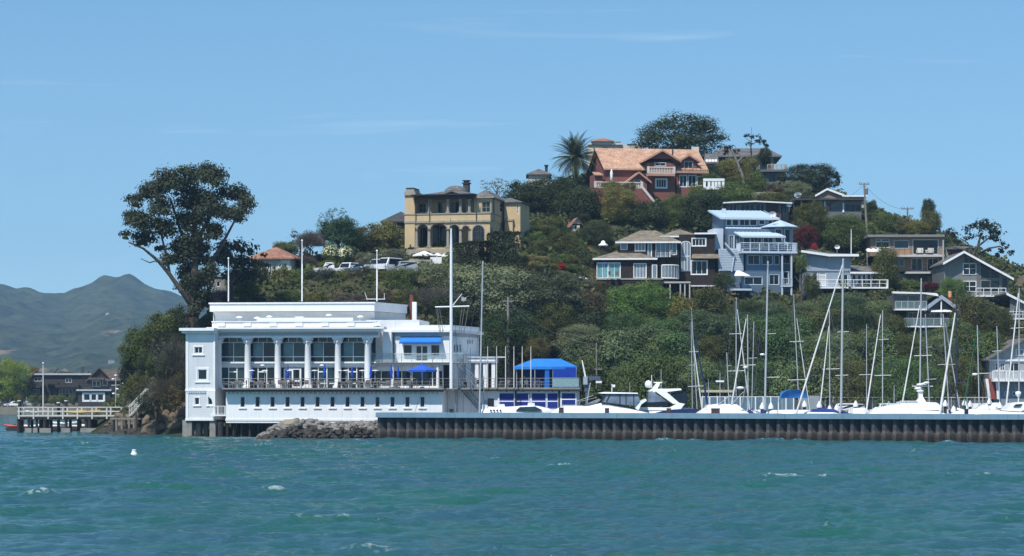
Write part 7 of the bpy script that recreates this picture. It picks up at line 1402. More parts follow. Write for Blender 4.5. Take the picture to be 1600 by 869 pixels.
# cream blossom on the two flowering shrubs
for o in [q for q in COL.objects if q.name.startswith('flowering_shrub')]:
    sx_ = o.scale; d = rnd_dir(420); d = d[(d[:, 2] > -.3) & (d[:, 1] < .5)]; c = d*np.array([.95, .95, .7]); v, f = leaves(c, d, np.full(len(d), .12), 1.1)
    b_ = mesh_np('blossom', v, f, M('cream_blossom', (.72,.68,.45), .8, .1), False, {}, o)
# palm
def palm(label, px, py, Y, rpx):
    b = P(px, py, Y); g = gz(px, Y)-.3; e = empty('palm_tree', (b.x, Y, g), 0, label, 'palm tree'); hh = b.z-g; m = MB()
    for i in range(12): m.cyl((0,0,hh*i/12), (0,0,hh*(i+1)/12), .42+.05*(i % 2), .38, 9)
    m.build('trunk', bark, e); Rr = rpx*Y/F; r_ = random.Random(2); V_, F_, LV = [], [], []
    for k in range(96):
        az = k*2.39996; el = R(r_.uniform(-38, 86)); ln = Rr*r_.uniform(.88, 1.12); droop = r_.uniform(.35, .75); pts = []
        for j in range(9):
            s = j/8; a = el - droop*s*s*1.9; pts.append((s, a))
        p = Vector((0, 0, hh)); prev = p.copy(); d = Vector((math.cos(az)*math.cos(el), math.sin(az)*math.cos(el), math.sin(el)))
        for j in range(1, 15):
            s = j/14; a = el - droop*s**1.6*1.7; dr = Vector((math.cos(az)*math.cos(a), math.sin(az)*math.cos(a), math.sin(a))); q = prev + dr*(ln/14); side = Vector((-math.sin(az), math.cos(az), 0)); up = dr.cross(side).normalized()*-1
            wl2 = ln*.17*math.sin(math.pi*min(1, s*.9+.12))+.08
            for sg in (-1, 1):
                for h_ in (0, .5):
                    o = prev + dr*(ln/14)*h_; tip = o + side*sg*wl2 + dr*wl2*.75 - Vector((0, 0, wl2*.35)) ; n0 = len(V_); V_ += [o, o+dr*.09, tip, o-dr*.02]; F_.append((n0, n0+1, n0+2, n0+3)); LV += [.9+.3*((k*7) % 5)/5]*4
            n0 = len(V_); V_ += [prev+side*.05, prev-side*.05, q-side*.04, q+side*.04]; F_.append((n0, n0+1, n0+2, n0+3)); LV += [2.2]*4; prev = q
    o = mesh_np('crown', np.array([tuple(v) for v in V_]), np.array(F_), leaf_m, False, {'lv': np.array(LV), 'lw': np.zeros(len(V_))}, e); o.color = (.055,.072,.028,1)
    m = MB(); m.ball((0,0,hh+.1), .7, (1,1,.8)); m.build('crown_heart', M('palm_heart', (.15,.10,.03), .9, .3, 3), e)
palm('big feathery date palm on the skyline left of the pink house', 899, 246, 368, 45)
# undergrowth over the whole slope: nobody could count it
n = 150000; xs = rg.uniform(-56, 110, n); ys = rg.uniform(268, 400, n); zs = Tn(xs, ys); kx = (zs > 2.6) & (zs < 50)
cars_flat = (np.abs(ys-304) < 3.0) & (xs > -27) & (xs < -13.5); kx &= ~cars_flat; kx &= ~((ys < 288) & (xs > -34) & (xs < 8))
xs, ys, zs = xs[kx], ys[kx], zs[kx]; n = len(xs); hn = np.array([noise.noise(Vector((a*.45, b*.45, 2))) for a, b in zip(xs, ys)])
c = np.stack([xs, ys, zs + np.maximum(0, hn)*2.4*rg.uniform(.2, 1, n) + .1], 1); nn = rnd_dir(n)*.9 + np.array([0, -.35, .8]); nn /= np.linalg.norm(nn, axis=1)[:, None]; v, f = leaves(c, nn, rg.uniform(.25, .62, n))
o = mesh_np('undergrowth', v, f, leaf_m, False, {'lv': np.repeat(rg.uniform(.6, 1.2, n)*(1+.4*hn), 4), 'lw': np.repeat(np.clip(rg.normal(.08, .3, n), 0, 1), 4)}); o.color = (.075,.10,.035,1); tag(o, 'dense low scrub and ivy covering the hillside between the trees', 'undergrowth', kind='stuff')
# ---------------------------------------------------------------- sheet-pile breakwater
def banded(name, bands, noise_amt=.5, rough=.8, sc=(1.5, 1.5, .5)):
    """height bands: cap shadow coloured into the top, rusty middle, weed at the waterline"""
    m = bpy.data.materials.new(name); m.use_nodes = True; t = m.node_tree; N = t.nodes; K = t.links.new; b = N['Principled BSDF']; b.inputs['Roughness'].default_value = rough
    g = N.new('ShaderNodeNewGeometry'); sp = N.new('ShaderNodeSeparateXYZ'); K(g.outputs['Position'], sp.inputs[0])
    mp_ = N.new('ShaderNodeMapping'); mp_.inputs['Scale'].default_value = sc; n = N.new('ShaderNodeTexNoise'); n.inputs['Scale'].default_value = 1.6; n.inputs['Detail'].default_value = 9; n.inputs['Roughness'].default_value = .7
    K(g.outputs['Position'], mp_.inputs[0]); K(mp_.outputs[0], n.inputs['Vector'])
    a = N.new('ShaderNodeMath'); a.operation = 'MULTIPLY_ADD'; a.inputs[1].default_value = noise_amt; K(n.outputs['Fac'], a.inputs[0]); K(sp.outputs[2], a.inputs[2])
    mr = N.new('ShaderNodeMapRange'); mr.inputs['From Min'].default_value = -.5 + noise_amt*.5; mr.inputs['From Max'].default_value = 3.5 + noise_amt*.5; K(a.outputs[0], mr.inputs['Value'])
    r = N.new('ShaderNodeValToRGB'); el = r.color_ramp.elements
    for i, (z, c) in enumerate(bands):
        e = el[i] if i < 2 else el.new(.5); e.position = (z+.5)/4; e.color = c+(1,)
    n2 = N.new('ShaderNodeTexNoise'); n2.inputs['Scale'].default_value = 5; n2.inputs['Detail'].default_value = 6; K(g.outputs['Position'], n2.inputs['Vector']); m2 = N.new('ShaderNodeMapRange'); m2.inputs['From Min'].default_value = .3; m2.inputs['From Max'].default_value = .7; m2.inputs['To Min'].default_value = .6; m2.inputs['To Max'].default_value = 1.4; K(n2.outputs['Fac'], m2.inputs['Value'])
    v = N.new('ShaderNodeVectorMath'); v.operation = 'SCALE'; K(mr.outputs[0], r.inputs[0]); K(r.outputs[0], v.inputs[0]); K(m2.outputs[0], v.inputs['Scale']); K(v.outputs[0], b.inputs['Base Color'])
    bp_ = N.new('ShaderNodeBump'); bp_.inputs['Distance'].default_value = .03; K(n2.outputs['Fac'], bp_.inputs['Height']); K(bp_.outputs[0], b.inputs['Normal']); return m
pile_m = banded('rusty_sheet_pile', [(-.4,(.012,.014,.010)),(.35,(.026,.022,.018)),(.75,(.060,.052,.045)),(1.05,(.12,.105,.09)),(1.3,(.045,.042,.04)),(2.6,(.045,.055,.07))])  # blue-dark top band: the shadow below the cap painted into the steel
A_ = P(590, 607, 251); B_ = P(1700, 607, 232); A_.z = B_.z = 0; dv = B_-A_; Lw = dv.length; rw_ = math.atan2(dv.y, dv.x)
e = empty('breakwater', A_, rw_, 'long corrugated steel sheet-pile breakwater with a pale blue-grey cap along the marina', 'breakwater')
pitch = 1.12; prof = []; x = 0; k = 0
while x < Lw:
    prof += [(x, 0), (x+.30, .0), (x+.92, .62), (x+1.02, .62)]; x += pitch
m = MB(); n_ = len(prof)
zs_ = [-1.5, .95, 2.6]
for z0_, z1_, off in ((-1.5, 1.0, -.06), (1.0, 2.62, .0)):
    vs = [(x, y+off, z0_) for x, y in prof] + [(x, y+off, z1_) for x, y in prof]; m.add(vs, [(i, i+1, i+1+n_, i+n_) for i in range(n_-1)])
m.add([(x, y-.06, 1.0) for x, y in prof] + [(x, y, 1.0) for x, y in prof], [(i, i+1, i+1+n_, i+n_) for i in range(n_-1)])
m.add([(0,0,-1.5),(0,2.2,-1.5),(0,2.2,2.62),(0,0,2.62)], [(3,2,1,0)]); m.add([(0,2.2,-1.5),(Lw,2.2,-1.5),(Lw,2.2,2.62),(0,2.2,2.62)], [(3,2,1,0)])
m.build('sheet_piling', pile_m, e)
m = MB(); m.box(-.12, Lw, -.38, 2.35, 2.45, 3.0); m.build('cap', M('cap_blue_grey', (.15,.26,.34), .55, .12, .6, stain=.3), e)
m = MB(); x = 3
while x < Lw: m.box(x-.02, x+.02, -.384, -.381, 2.46, 2.99); x += 6.1
m.build('joint', wirem, e)
for px, w_, h_, col in ((705.5,.42,.42,black),(877,.5,.55,M('brown_box',(.06,.03,.03))),(948.5,.42,.5,M('brown_box',(.06,.03,.03))),(1045,.42,.5,M('brown_box',(.06,.03,.03))),(1118,.9,.5,M('brown_box',(.06,.03,.03))),(1510,.42,.5,black)):
    Yb = 251-(px-590)/1110*19+.6; p = P(px, 607, Yb); b_ = empty('mooring_box', (p.x, Yb, 3.0), rw_, 'small dark box post standing on the breakwater cap, %s' % {705.5:'left of the steel staircase mast',877:'by the annex end',948.5:'below the enclosed cruiser windshield',1045:'before the radar-arch yacht',1118:'wide one before the rounded white stern',1510:'before the white bow at the right'}[px], 'post', 'boxes on the breakwater cap')
    m = MB(); m.box(-w_/2, w_/2, -.15, .15, 0, h_); m.build('box', col, b_); m = MB(); m.box(-w_/2-.04, w_/2+.04, -.19, .19, h_, h_+.05); m.build('lid', alu_dk, b_)
# ---------------------------------------------------------------- rocks
def rock_mesh(seed, sub=2):
    import bmesh
    bm = bmesh.new(); bmesh.ops.create_icosphere(bm, subdivisions=sub, radius=1); r_ = random.Random(seed); pl = [(Vector((r_.gauss(0,1), r_.gauss(0,1), r_.gauss(0,1))).normalized(), r_.uniform(.55, .85)) for _ in range(9)]
    for v in bm.verts:
        d = v.co.normalized(); s = 1 + .12*noise.noise(d*2+Vector((seed*3,0,0)))
        for nn_, k in pl:
            q = d.dot(nn_)*s
            if q > k: s *= k/q
        v.co = d*s
    me = bpy.data.meshes.new('rock'); bm.to_mesh(me); bm.free(); return me
rock_m = M('grey_rock', (.19,.175,.155), .95, .55, 1.1, bump=.12, bscale=2.2)
rock_d = M('dark_wet_gap_rock', (.045,.038,.032), .9, .6, 1.4, bump=.1, bscale=2.5)  # wet rock, its tone lowered further to paint shade into the gaps
rock_b = M('brown_cliff_rock', (.16,.12,.08), .95, .4, 1.0, bump=.12, bscale=2.0)
RK = {}
for nm, mt in (('g', rock_m), ('d', rock_d), ('b', rock_b)):
    RK[nm] = []
    for s_ in range(5): me = rock_mesh(s_*7+3); me.materials.append(mt); RK[nm].append(me)
def rock(me, loc, s, label, group, name='rock', cat='rock'):
    o = bpy.data.objects.new(name, me); COL.objects.link(o); o.location = loc; o.scale = s; o.rotation_euler = (rr.uniform(-.5,.5), rr.uniform(-.5,.5), rr.uniform(0,6.28)); tag(o, label, cat, group); return o
mtop = [(392,-.3),(410,.5),(425,1.15),(440,1.7),(460,2.1),(490,2.0),(520,1.65),(545,1.75),(570,1.75),(590,1.75),(604,1.7)]
mb = MB(); cols2 = []
for px, h_ in mtop: x = P(px, 607, 254).x; cols2 += [(x, 250.8, -1.2), (x, 252.2, h_*.35-.3), (x, 254.6, h_-.4), (x, 260, h_-.5), (x, 262, -1)]
mb.add(cols2, [(i*5+j, i*5+5+j, i*5+6+j, i*5+1+j) for i in range(len(mtop)-1) for j in range(4)], True); o = mb.build('rock_bank', rock_d); tag(o, kind='structure')
for row in range(8):
    f_ = row/7
    for i in range(29):
        px = 396 + i*7.0 + rr.uniform(-3.5, 3.5) + (row % 2)*3.5; h_ = np.interp(px, [q[0] for q in mtop], [q[1] for q in mtop]); zz_ = (h_+.1)*f_**.8 - .15
        if zz_ > h_ or h_ < .2: continue
        Yk = 250.9 + 3.6*f_ + rr.uniform(-.2, .2); s = rr.uniform(.24, .50)*(1.2 if f_ > .8 else 1)
        rock(rr.choice(RK['g' if f_ > .62 + rr.uniform(-.1, .1) else 'd']), (P(px, 607, Yk).x, Yk, zz_), (s*rr.uniform(1, 1.5), s, s*rr.uniform(.55, .85)), 'angular riprap boulder in the rock bank below the clubhouse wall', 'boulders of the riprap bank', cat='boulder')
me = rock_mesh(99, 3); me.materials.append(M('tan_rock', (.27,.235,.17), .95, .3, .9, bump=.12, bscale=1.6)); o = rock(me, (P(464,607,254.3).x, 254.6, 1.35), (2.1, 1.3, 1.15), 'large smooth tan boulder humped on top of the riprap bank', None, 'boulder', 'boulder'); o.rotation_euler = (0, 0, .2)
for i in range(130):
    px = rr.uniform(160, 292); Yk = rr.uniform(274, 288); p = P(px, 607, Yk); g = T(p.x, Yk)
    if g > 6 or g < -1.0: Yk = 275 + (290-px)/130*9 + rr.uniform(-1.5, 2); p = P(px, 607, Yk); g = max(.05, min(2, T(p.x, Yk)))
    s = rr.uniform(.3, .9); rock(rr.choice(RK['b' if g > .5 else 'd']), (p.x, Yk, max(-.1, g)+rr.uniform(-.1, .25)), (s*1.4, s, s*.7), 'brown shore rock at the foot of the left cliff', 'shore rocks under the cliff')
for i in range(26):
    px = rr.uniform(236, 292); Yk = rr.uniform(276, 281); p = P(px, 607, Yk); g = T(p.x, Yk); s = rr.uniform(.7, 1.6); rock(rr.choice(RK['b']), (p.x, Yk, g), (s*1.3, s, s), 'tan outcrop rock on the cliff face beside the clubhouse', 'outcrops on the cliff')
# low timber bulkhead along the shore
h = House('timber_bulkhead', 'low weathered timber bulkhead of short posts along the rocky shore left of the clubhouse', 'bulkhead', 170, 281, -12)
zt_ = h.Z(230, 653); u0, u1 = h.U(172), h.U(288); m = MB(); m.box(u0, u1, 0, .35, zt_-.22, zt_); m.build('cap_beam', greywood, h.root)
for i in range(17): u = u0+(u1-u0)*(i+.5)/17 + rr.uniform(-.15,.15); m = MB(); m.cyl((u, .2, -1), (u+rr.uniform(-.05,.05), .2, zt_-.22), .17, n=7); m.build('post', greywood if i % 3 else wetwood, h.root)
h.finish()
# ---------------------------------------------------------------- pier on the left
h = House('pier', 'old timber pier with white railings on dark piles at the left', 'pier', 27, 290, 0)
PW = M('pier_white', (.56,.56,.53), .7, .15, 3)
zk = h.Z(100, 650.5); u0, u1 = h.U(27), h.U(215)
m = MB(); m.box(u0, u1, 0, 3.0, zk-.12, zk); m.build('deck', greywood, h.root); m = MB(); m.box(u0, u1, .1, .35, zk-.45, zk-.121); m.box(u0, u1, 2.6, 2.85, zk-.45, zk-.121); [m.box(u0+.8*i, u0+.8*i+.15, .1, 2.85, zk-.40, zk-.122) for i in range(int((u1-u0)/.8))]; m.build('beams', wetwood, h.root)
for v in (.05, 2.9):
    for i in range(9):
        u = u0+.2+(u1-u0-.4)*i/8; m = MB(); m.box(u-.09, u+.09, v-.07, v+.07, zk-(.35 if v < 1 else 0), zk+1.15); m.build('rail_post', PW, h.root)
    m = MB(); m.box(u0, u1, v-.1, v+.1, zk+1.1, zk+1.2); m.build('hand_rail', PW, h.root); m = MB(); m.box(u0, u1, v-.03, v+.03, zk+.55, zk+.7); m.build('mid_rail', PW, h.root); m = MB(); m.box(u0, u1, v-.04, v+.04, zk+.0, zk+.14); m.build('toe_board', PW, h.root)
m = MB(); m.box(u0-.02, u0+.04, 0, 3, zk+.55, zk+.7); m.box(u0-.02, u0+.06, 0, 3, zk+1.1, zk+1.2); m.build('end_rail', PW, h.root)
for px, v, r, foot in ((29,.4,.2,0),(34.5,.9,.22,0),(45,.4,.17,.25),(57.5,.4,.17,.25),(64,1.4,.25,.5),(70,.4,.25,.6),(75,.8,.2,0),(91,1.2,.16,0),(103.5,.4,.19,.4),(124,1.2,.3,0),(135,.4,.22,0),(140.5,.4,.28,.9),(146,2,.2,0),(171,1.8,.2,0),(176,.4,.25,.5),(185,1,.2,0),(197,.5,.2,.3),(29,2.5,.2,0),(50,2.5,.2,0),(80,2.5,.2,0),(110,2.5,.2,0),(150,2.5,.2,0)):
    u = h.U(px, v); m = MB(); m.cyl((u, v, -1.5), (u, v, zk-.4), r, n=8); f = m.build('pile', wetwood, h.root)
    if foot: m = MB(); m.box(u-r-foot, u+r+foot, v-.4, v+.5, -1, .55); m.build('footing', concrete, f)
for px, yt in ((30,627),(91,630),(103,627)):
    u = h.U(px, 3.1); z = h.Z(px, yt, 3.1); m = MB(); m.cyl((u, 3.3, -1.5), (u, 3.3, z), .2, n=8); f = m.build('mooring_pile', wetwood, h.root); m = MB(); m.cyl((u, 3.3, z), (u, 3.3, z+.12), .26, n=8); m.build('pile_cap', white, f)
h.finish(); h = House('cliff_steps', 'white-railed wooden steps climbing from the pier up the left cliff', 'stairs', 202, 275, 0)
s0, s1 = (h.U(202), h.Z(202, 650.5)), (h.U(228), h.Z(228, 622))
for v in (.1, 1.5): m = MB(); m.cyl((s0[0], v, s0[1]), (s1[0], v+.3, s1[1]), .09, n=4); m.cyl((s0[0]-.1, v, s0[1]+1.15), (s1[0], v+.3, s1[1]+1.15), .07, n=4); m.cyl((s0[0], v, s0[1]+.6), (s1[0], v+.3, s1[1]+.6), .04, n=4); [m.cyl((s0[0]+(s1[0]-s0[0])*t_, v+.3*t_, s0[1]+(s1[1]-s0[1])*t_), (s0[0]+(s1[0]-s0[0])*t_, v+.3*t_, s0[1]+(s1[1]-s0[1])*t_+1.15), .06, n=4) for t_ in (0,.33,.66,1)]; m.build('stair_rail', PW, h.root)
m = MB()
for i in range(14): t_ = (i+.5)/14; x = s0[0]+(s1[0]-s0[0])*t_; z = s0[1]+(s1[1]-s0[1])*t_; m.box(x-.12, x+.12, .12+.3*t_, 1.48+.3*t_, z-.04, z)
m.build('stair_treads', greywood, h.root); h.finish()
pole('dock_flagpole', 'tall weathered white pole standing on the pier at the left', 'flagpole', 67.5, 569, 648, 291.5, 2.4, M('pale_pole', (.62,.60,.55)))
h = House('floating_dock', 'low floating dock behind the pier with kayaks lying on it', 'dock', 9, 300, 0)
u0, u1 = h.U(9), h.U(150); m = MB(); m.box(u0, u1, 0, 2.4, .05, .45); m.build('deck', greywood, h.root); m = MB(); m.box(u0, u1, -.08, -.001, .1, .5); m.build('fender', wetwood, h.root); h.finish()
def kayak(label, px, Y, z, L_, col, rz=0, group='kayaks on the floating dock', cat='kayak', name='kayak', w_=.38):
    p = P(px, 607, Y); m = MB(); n = 12; st = []
    for i in range(n+1):
        s = -1+2*i/n; b = w_*max(.02, (1-s*s))**.7; up_ = .16*s*s; st += [(s*L_/2, 0, .0+up_*1.5), (s*L_/2, b*.8, .1+up_), (s*L_/2, b, .26+up_), (s*L_/2, 0, .36+up_*.8), (s*L_/2, -b, .26+up_), (s*L_/2, -b*.8, .1+up_)]
    m.add(st, [(i*6+j, i*6+6+j, i*6+6+(j+1) % 6, i*6+(j+1) % 6) for i in range(n) for j in range(6)], True)
    e = empty(name, (p.x, Y, z), R(rz), label, cat, group); m.build('hull', col, e); m = MB(); m.cyl((0,0,.36),(0,0,.41),.22,n=10); m.build('cockpit', dark_in, e)
kr, ky, kw = M('kayak_red', (.55,.04,.03), .35, .05), M('kayak_yellow', (.55,.36,.05), .35, .05), M('kayak_white', (.68,.68,.66), .35, .05)
for px, c_, Ls_, z, lb, rz in ((23,kr,3.0,.45,'red kayak at the left end of the floating dock',4),(48,kw,3.6,.45,'white kayak on the floating dock behind the thick piles',-6),(80,kw,3.8,.45,'long white kayak in the middle of the floating dock',3),(100,kw,3.6,.8,'white kayak stacked on top of another on the floating dock',-5),(122,kw,3.6,.45,'white kayak near the right end of the floating dock',5),(140,kw,3.4,.5,'white kayak at the right end of the floating dock',-8)): kayak(lb, px, 301, z, Ls_, c_, rz)
kayak('yellow boat lying upside down on the pier behind the rail, left one', 122, 292, 2.35, 3.2, ky, 3, 'yellow boats on the pier', 'rowing boat', 'rowing_boat', .55); kayak('yellow boat lying on the pier behind the rail, right one', 138, 292.4, 2.45, 3.2, ky, -4, 'yellow boats on the pier', 'rowing boat', 'rowing_boat', .55)
kayak('small white dinghy floating right of the dock end', 163, 304, 0.02, 4.2, kw, 0, None, 'dinghy', 'dinghy', .8); kayak('white dinghy on the pier deck left of the pole', 56, 292, 2.4, 2.6, kw, 0, None, 'dinghy', 'dinghy', .5)
# small hut stack of gear right on the pier: mast with radar domes
e = empty('instrument_mast', P(181, 640, 296), 0, 'short mast crowded with lamps and instruments at the landward end of the pier', 'mast'); m = MB(); m.cyl((0,0,-2),(0,0,4.4),.07,n=6); m.cyl((-.6,0,3.2),(.9,0,3.25),.04,n=5); m.cyl((-.3,0,2),(.5,0,2),.04,n=5); m.build('shaft', alu, e)
for x, z in ((0,4.5),(-.35,4.0),(.9,3.4),(.2,2.7),(-.3,2.1)): m = MB(); m.ball((x,0,z),.22,(1,1,.6)); m.build('lamp', white, e)
# buoy
e = empty('mooring_buoy', (P(209.5,607,190).x, 190, -.05), 0, 'small white conical mooring buoy floating alone at the left', 'buoy'); m = MB(); m.lathe([(.27,-.15),(.30,.1),(.27,.22),(.15,.46),(.14,.50)], n=14); m.build('float', white, e); m = MB(); m.lathe([(.19,.5),(.19,.56),(.05,.58)], n=14); m.build('top_disc', white, e); m = MB(); m.lathe([(.305,-.05),(.31,.03),(.30,.07)], n=14); m.build('waterline_band', M('buoy_brown',(.15,.11,.08)), e)
# ---------------------------------------------------------------- far shore on the left
h = House('shingle_apartments', 'long dark-shingled two-storey waterfront building with a pale roof edge on the far shore', 'building', 36, 545, 0, 1.3)
dsh = M('dark_grey_shingle', (.055,.050,.047), .9, .25, .6, pat='shingle')
a = h.vol('wall', dsh, 42, 586, 141, 630, 0, 10, [(53,590,65,596,2,1),(48,608,62,616,3,1),(102,591,112,598,2,1),(92,607,118,616,5,1),(74,602,84,625,1,1,D(gm=dark_in,fm=darkw))], dflt=D(fm=M('pale_frame', (.5,.5,.5)), fw=.12)); h.mb('roof', M('pale_roof_edge', (.45,.46,.47))).box(a[0]-.3, a[1]+.3, -.6, 10.3, a[3], a[3]+.4); h.box('lower_roof', dsh, 37, 602, 68, 606, -2.5, 2.4); h.box('lower_roof', dsh, 86, 601, 123, 605.5, -2, 1.9); h.box('balcony', dsh, 72, 598, 90, 600.5, -1.5, 1.4)
for px in (128.5,): u = h.U(px, 2); m = MB(); m.box(u-.35, u+.35, 2, 2.7, a[3], h.Z(px, 573, 2)); m.build('chimney', darkw, h.root)
h.finish()
h = House('gabled_shingle_house', 'dark shingled house with brown gables above a flat annex on the far shore', 'house', 122, 538, 8, 1.3)
a = h.vol('wall', dsh, 138, 592, 186, 632, 0, 9, [(144,595,157,604,2,1),(160,595,168,603,1,1)], dflt=D(fm=M('pale_frame', (.5,.5,.5)), fw=.12)); br_ = M('brown_roof', (.13,.10,.08)); h.gable_v('roof', br_, a[0], a[0]+5.2, 0, 9, a[3]+.1, h.Z(148, 573.5), .6, .3, wall=dsh); h.gable_u('roof', br_, a[0]+4.0, a[1], 0, 9, a[3]+.1, h.Z(170, 577, 4), .7, .3, wall=dsh); h.box('porch_roof', br_, 138, 590, 163, 593.5, -1.6, 1.5)
b = h.vol('annex', dsh, 122, 611, 172, 636, -5, 5, [(130.5,615.5,141,626,1,1,D(casing=.3)),(142,615.5,151,626,1,1,D(casing=.3)),(152.5,615.5,162,626,1,1,D(casing=.3))], dflt=D(fm=white, fw=.15)); h.mb('annex_roof', M('pale_roof_edge', (.45,.46,.47))).box(b[0]-.4, b[1]+.3, -5.5, 0, b[3], b[3]+.4); h.rail('annex_rail', darkw, [(b[0],-5.2,b[3]+.4),(b[1],-5.2,b[3]+.4)], 1.1, 8, r=.05, post=.06)
h.finish()
tree(18, 557, 632, 76, 541, 'b0', (.24,.32,.035), 'big bright yellow-green tree at the left edge of the far shore', name='tree'); tree(-14, 570, 632, 50, 538, 'r3', (.22,.28,.035), 'yellow-green tree cut by the left edge of the picture'); tree(52, 572, 592, 24, 560, 'r0', (.20,.16,.03), 'small orange-yellow tree behind the long shingled building'); tree(100, 580, 590, 30, 575, 'r2', (.16,.15,.04), 'yellowish treetop over the roof of the long shingled building'); 
for i, (px, w_, c_) in enumerate(((52,18,md),(66,18,dko),(82,16,(.14,.16,.03)),(96,18,(.14,.16,.03)),(112,16,md),(30,16,(.14,.14,.03)))): S(px, 617, 632, w_, 534, ('r1','r2')[i % 2], c_, 'low shrub on the far seawall, %s from the left' % ['third','fourth','fifth','sixth','seventh','second'][i], group='shrubs on the far seawall')
for px, col, kind, lb in ((7,cbk,'sedan','dark car parked at the left edge on the far seawall'),(21,cw,'sedan','white car parked on the far seawall near the yellow-green tree'),(44,cg,'suv','grey car parked on the far seawall left of the shrubs')): p = P(px, 607, 530); car('parked_car', lb, (P(px,607,536).x, 536.5, 1.25), R(4), col, 4.5, kind, 'cars on the far seawall')
mb = MB(); a_ = P(-300, 0, 531); c_ = P(200, 0, 531); mb.box(a_.x, c_.x, 531.5, 534.4, -1.2, 1.35); o = mb.build('seawall', M('seawall_concrete', (.20,.18,.145), .9, .2, .4)); tag(o, 'long low beige seawall on the far shore at the left', 'wall')
rf_ = random.Random(9)
for i, (px, Yh) in enumerate(((6,2300),(31,2700),(84,1900),(97,1750),(101,2050),(108,1850),(121,2750),(131,1800),(141,1780),(148,1700),(152,1850),(158,2000),(168,2900),(174,2150),(183,2650),(183,1850),(188,1900),(190,2500),(232,2700),(119,1700),(163,1720),(178,1690),(60,1800),(45,1750))):
    x = (px-CX)*Yh/F; g = far_z(px, Yh); s = rf_.uniform(4, 7); h_ = s*.45; e = empty('hillside_house', (x, Yh, g-2), rf_.uniform(-.5, .5), 'tiny pale house on the far wooded hills, %s' % ['near the left edge, low','below the left ridge','lower slope above the long building','just above the seawall pole','mid slope over the long building','lowest left of the chimney','high under the saddle','left of the gabled house','over the gabled house, left','right at the gabled roof ridge','over the gabled house, right','mid slope over the gables','high below the big ridge','mid slope right of the gables','high, below the round summit','low by the cliff trees','low beside the cliff trees, right','high toward the cliff trees','behind the eucalyptus cliff','lowest above the flat roof','low above the brown roof','lowest by the cliff foliage','low left of the pole','low above the yellow tree'][i], 'house', 'houses scattered on the far hills')
    m = MB(); m.box(-s/2, s/2, -s*.35, s*.35, 0, h_+2); m.build('wall', M('far_white_%d' % (i % 3), ((.40,.39,.36),(.30,.28,.25),(.24,.23,.21))[i % 3]), e); m = MB(); m.prism([(-s*.55, h_+2), (s*.55, h_+2), (0, h_+2+s*.2)], -s*.4, s*.4); m.build('roof', slate if i % 2 else M('far_roof', (.30,.26,.22)), e)
# ---------------------------------------------------------------- marina behind the breakwater
o = (lambda mb_: (mb_.box(P(760,0,281).x, 150, 279.5, 283, -1.5, 2.05), mb_.build('quay', concrete))[1])(MB()); tag(o, kind='structure')
o = (lambda mb_: (mb_.box(P(760,0,283).x, 150, 283, 289.5, 1.0, 2.054), mb_.build('quay_road', asphalt))[1])(MB()); tag(o, kind='structure')
h = House('marina_fence', 'long grey wire fence with a pale top rail along the quay behind the boats', 'fence', 1240, 285, 0, 2.05)
u0, u1 = h.U(1240), h.U(1548); zt_ = h.Z(1400, 620.5); h.mb('top_rail', M('pale_frame', (.5,.5,.5))).box(u0, u1, -.04, .04, zt_-.1, zt_)
for i in range(26): u = u0+(u1-u0)*i/25; m = MB(); m.cyl((u,0,0),(u,0,zt_),.045,n=5); m.build('post', M('pale_frame', (.5,.5,.5)), h.root)
h.mb('mesh_panel', M('fence_mesh_grey', (.09,.095,.10), .8, .2, 1)).box(u0, u1, .03, .05, .05, zt_-.35); h.finish()
h = House('windbreak', 'blue-grey glass windbreak wall with white posts beside the blue dome canopy', 'screen', 1096, 281, 0, 2.0)
u0, u1 = h.U(1097), h.U(1240); zt_ = h.Z(1200, 619.5); h.mb('panel', M('blue_grey_glass', (.12,.20,.26), .25, .2, .8, spec=.4)).box(u0, u1, 0, .04, 0, zt_-.1); h.mb('rail', white).box(u0, u1, -.05, .09, zt_-.1, zt_)
for i in range(13): u = u0+(u1-u0)*i/12; m = MB(); m.box(u-.07, u+.07, -.08, -.001, 0, zt_); m.build('post', white, h.root)
h.box('shed_wall', M('grey_blue_shed', (.26,.30,.32), .6, .1, 1, pat='vboard'), 1252, 618.5, 1281, 640, -.4, 2); h.finish()
h = House('dock_shelter', 'low pale yellowish flat roof on posts behind the radar-arch yacht', 'shelter', 1095, 283, 0, 2.0)
zt_ = h.Z(1110, 609.5); u0, u1 = h.U(1096), h.U(1145); h.mb('roof', M('pale_yellow_roof', (.50,.47,.30))).box(u0, u1, 0, 3, zt_-.3, zt_)
for u in (u0+.2, (u0+u1)/2, u1-.2): m = MB(); m.cyl((u,.3,0),(u,.3,zt_-.3),.07,n=6); m.build('post', alu, h.root)
h.finish()
for px, col, kind, lb in ((1314,cw,'suv','white SUV parked on the marina quay right of the thick mast'),(1341,cg,'pickup','grey pickup parked on the marina quay left of the furled sail'),(1380,cw,'suv','white car parked on the marina quay behind the piling caps'),(1408,cbk,'sedan','dark car parked on the quay near the short post')): p = P(px, 607, 283.4); car('parked_car', lb, (p.x, 283.8, 2.06), R(3), col, 4.5, kind, 'cars on the marina quay')
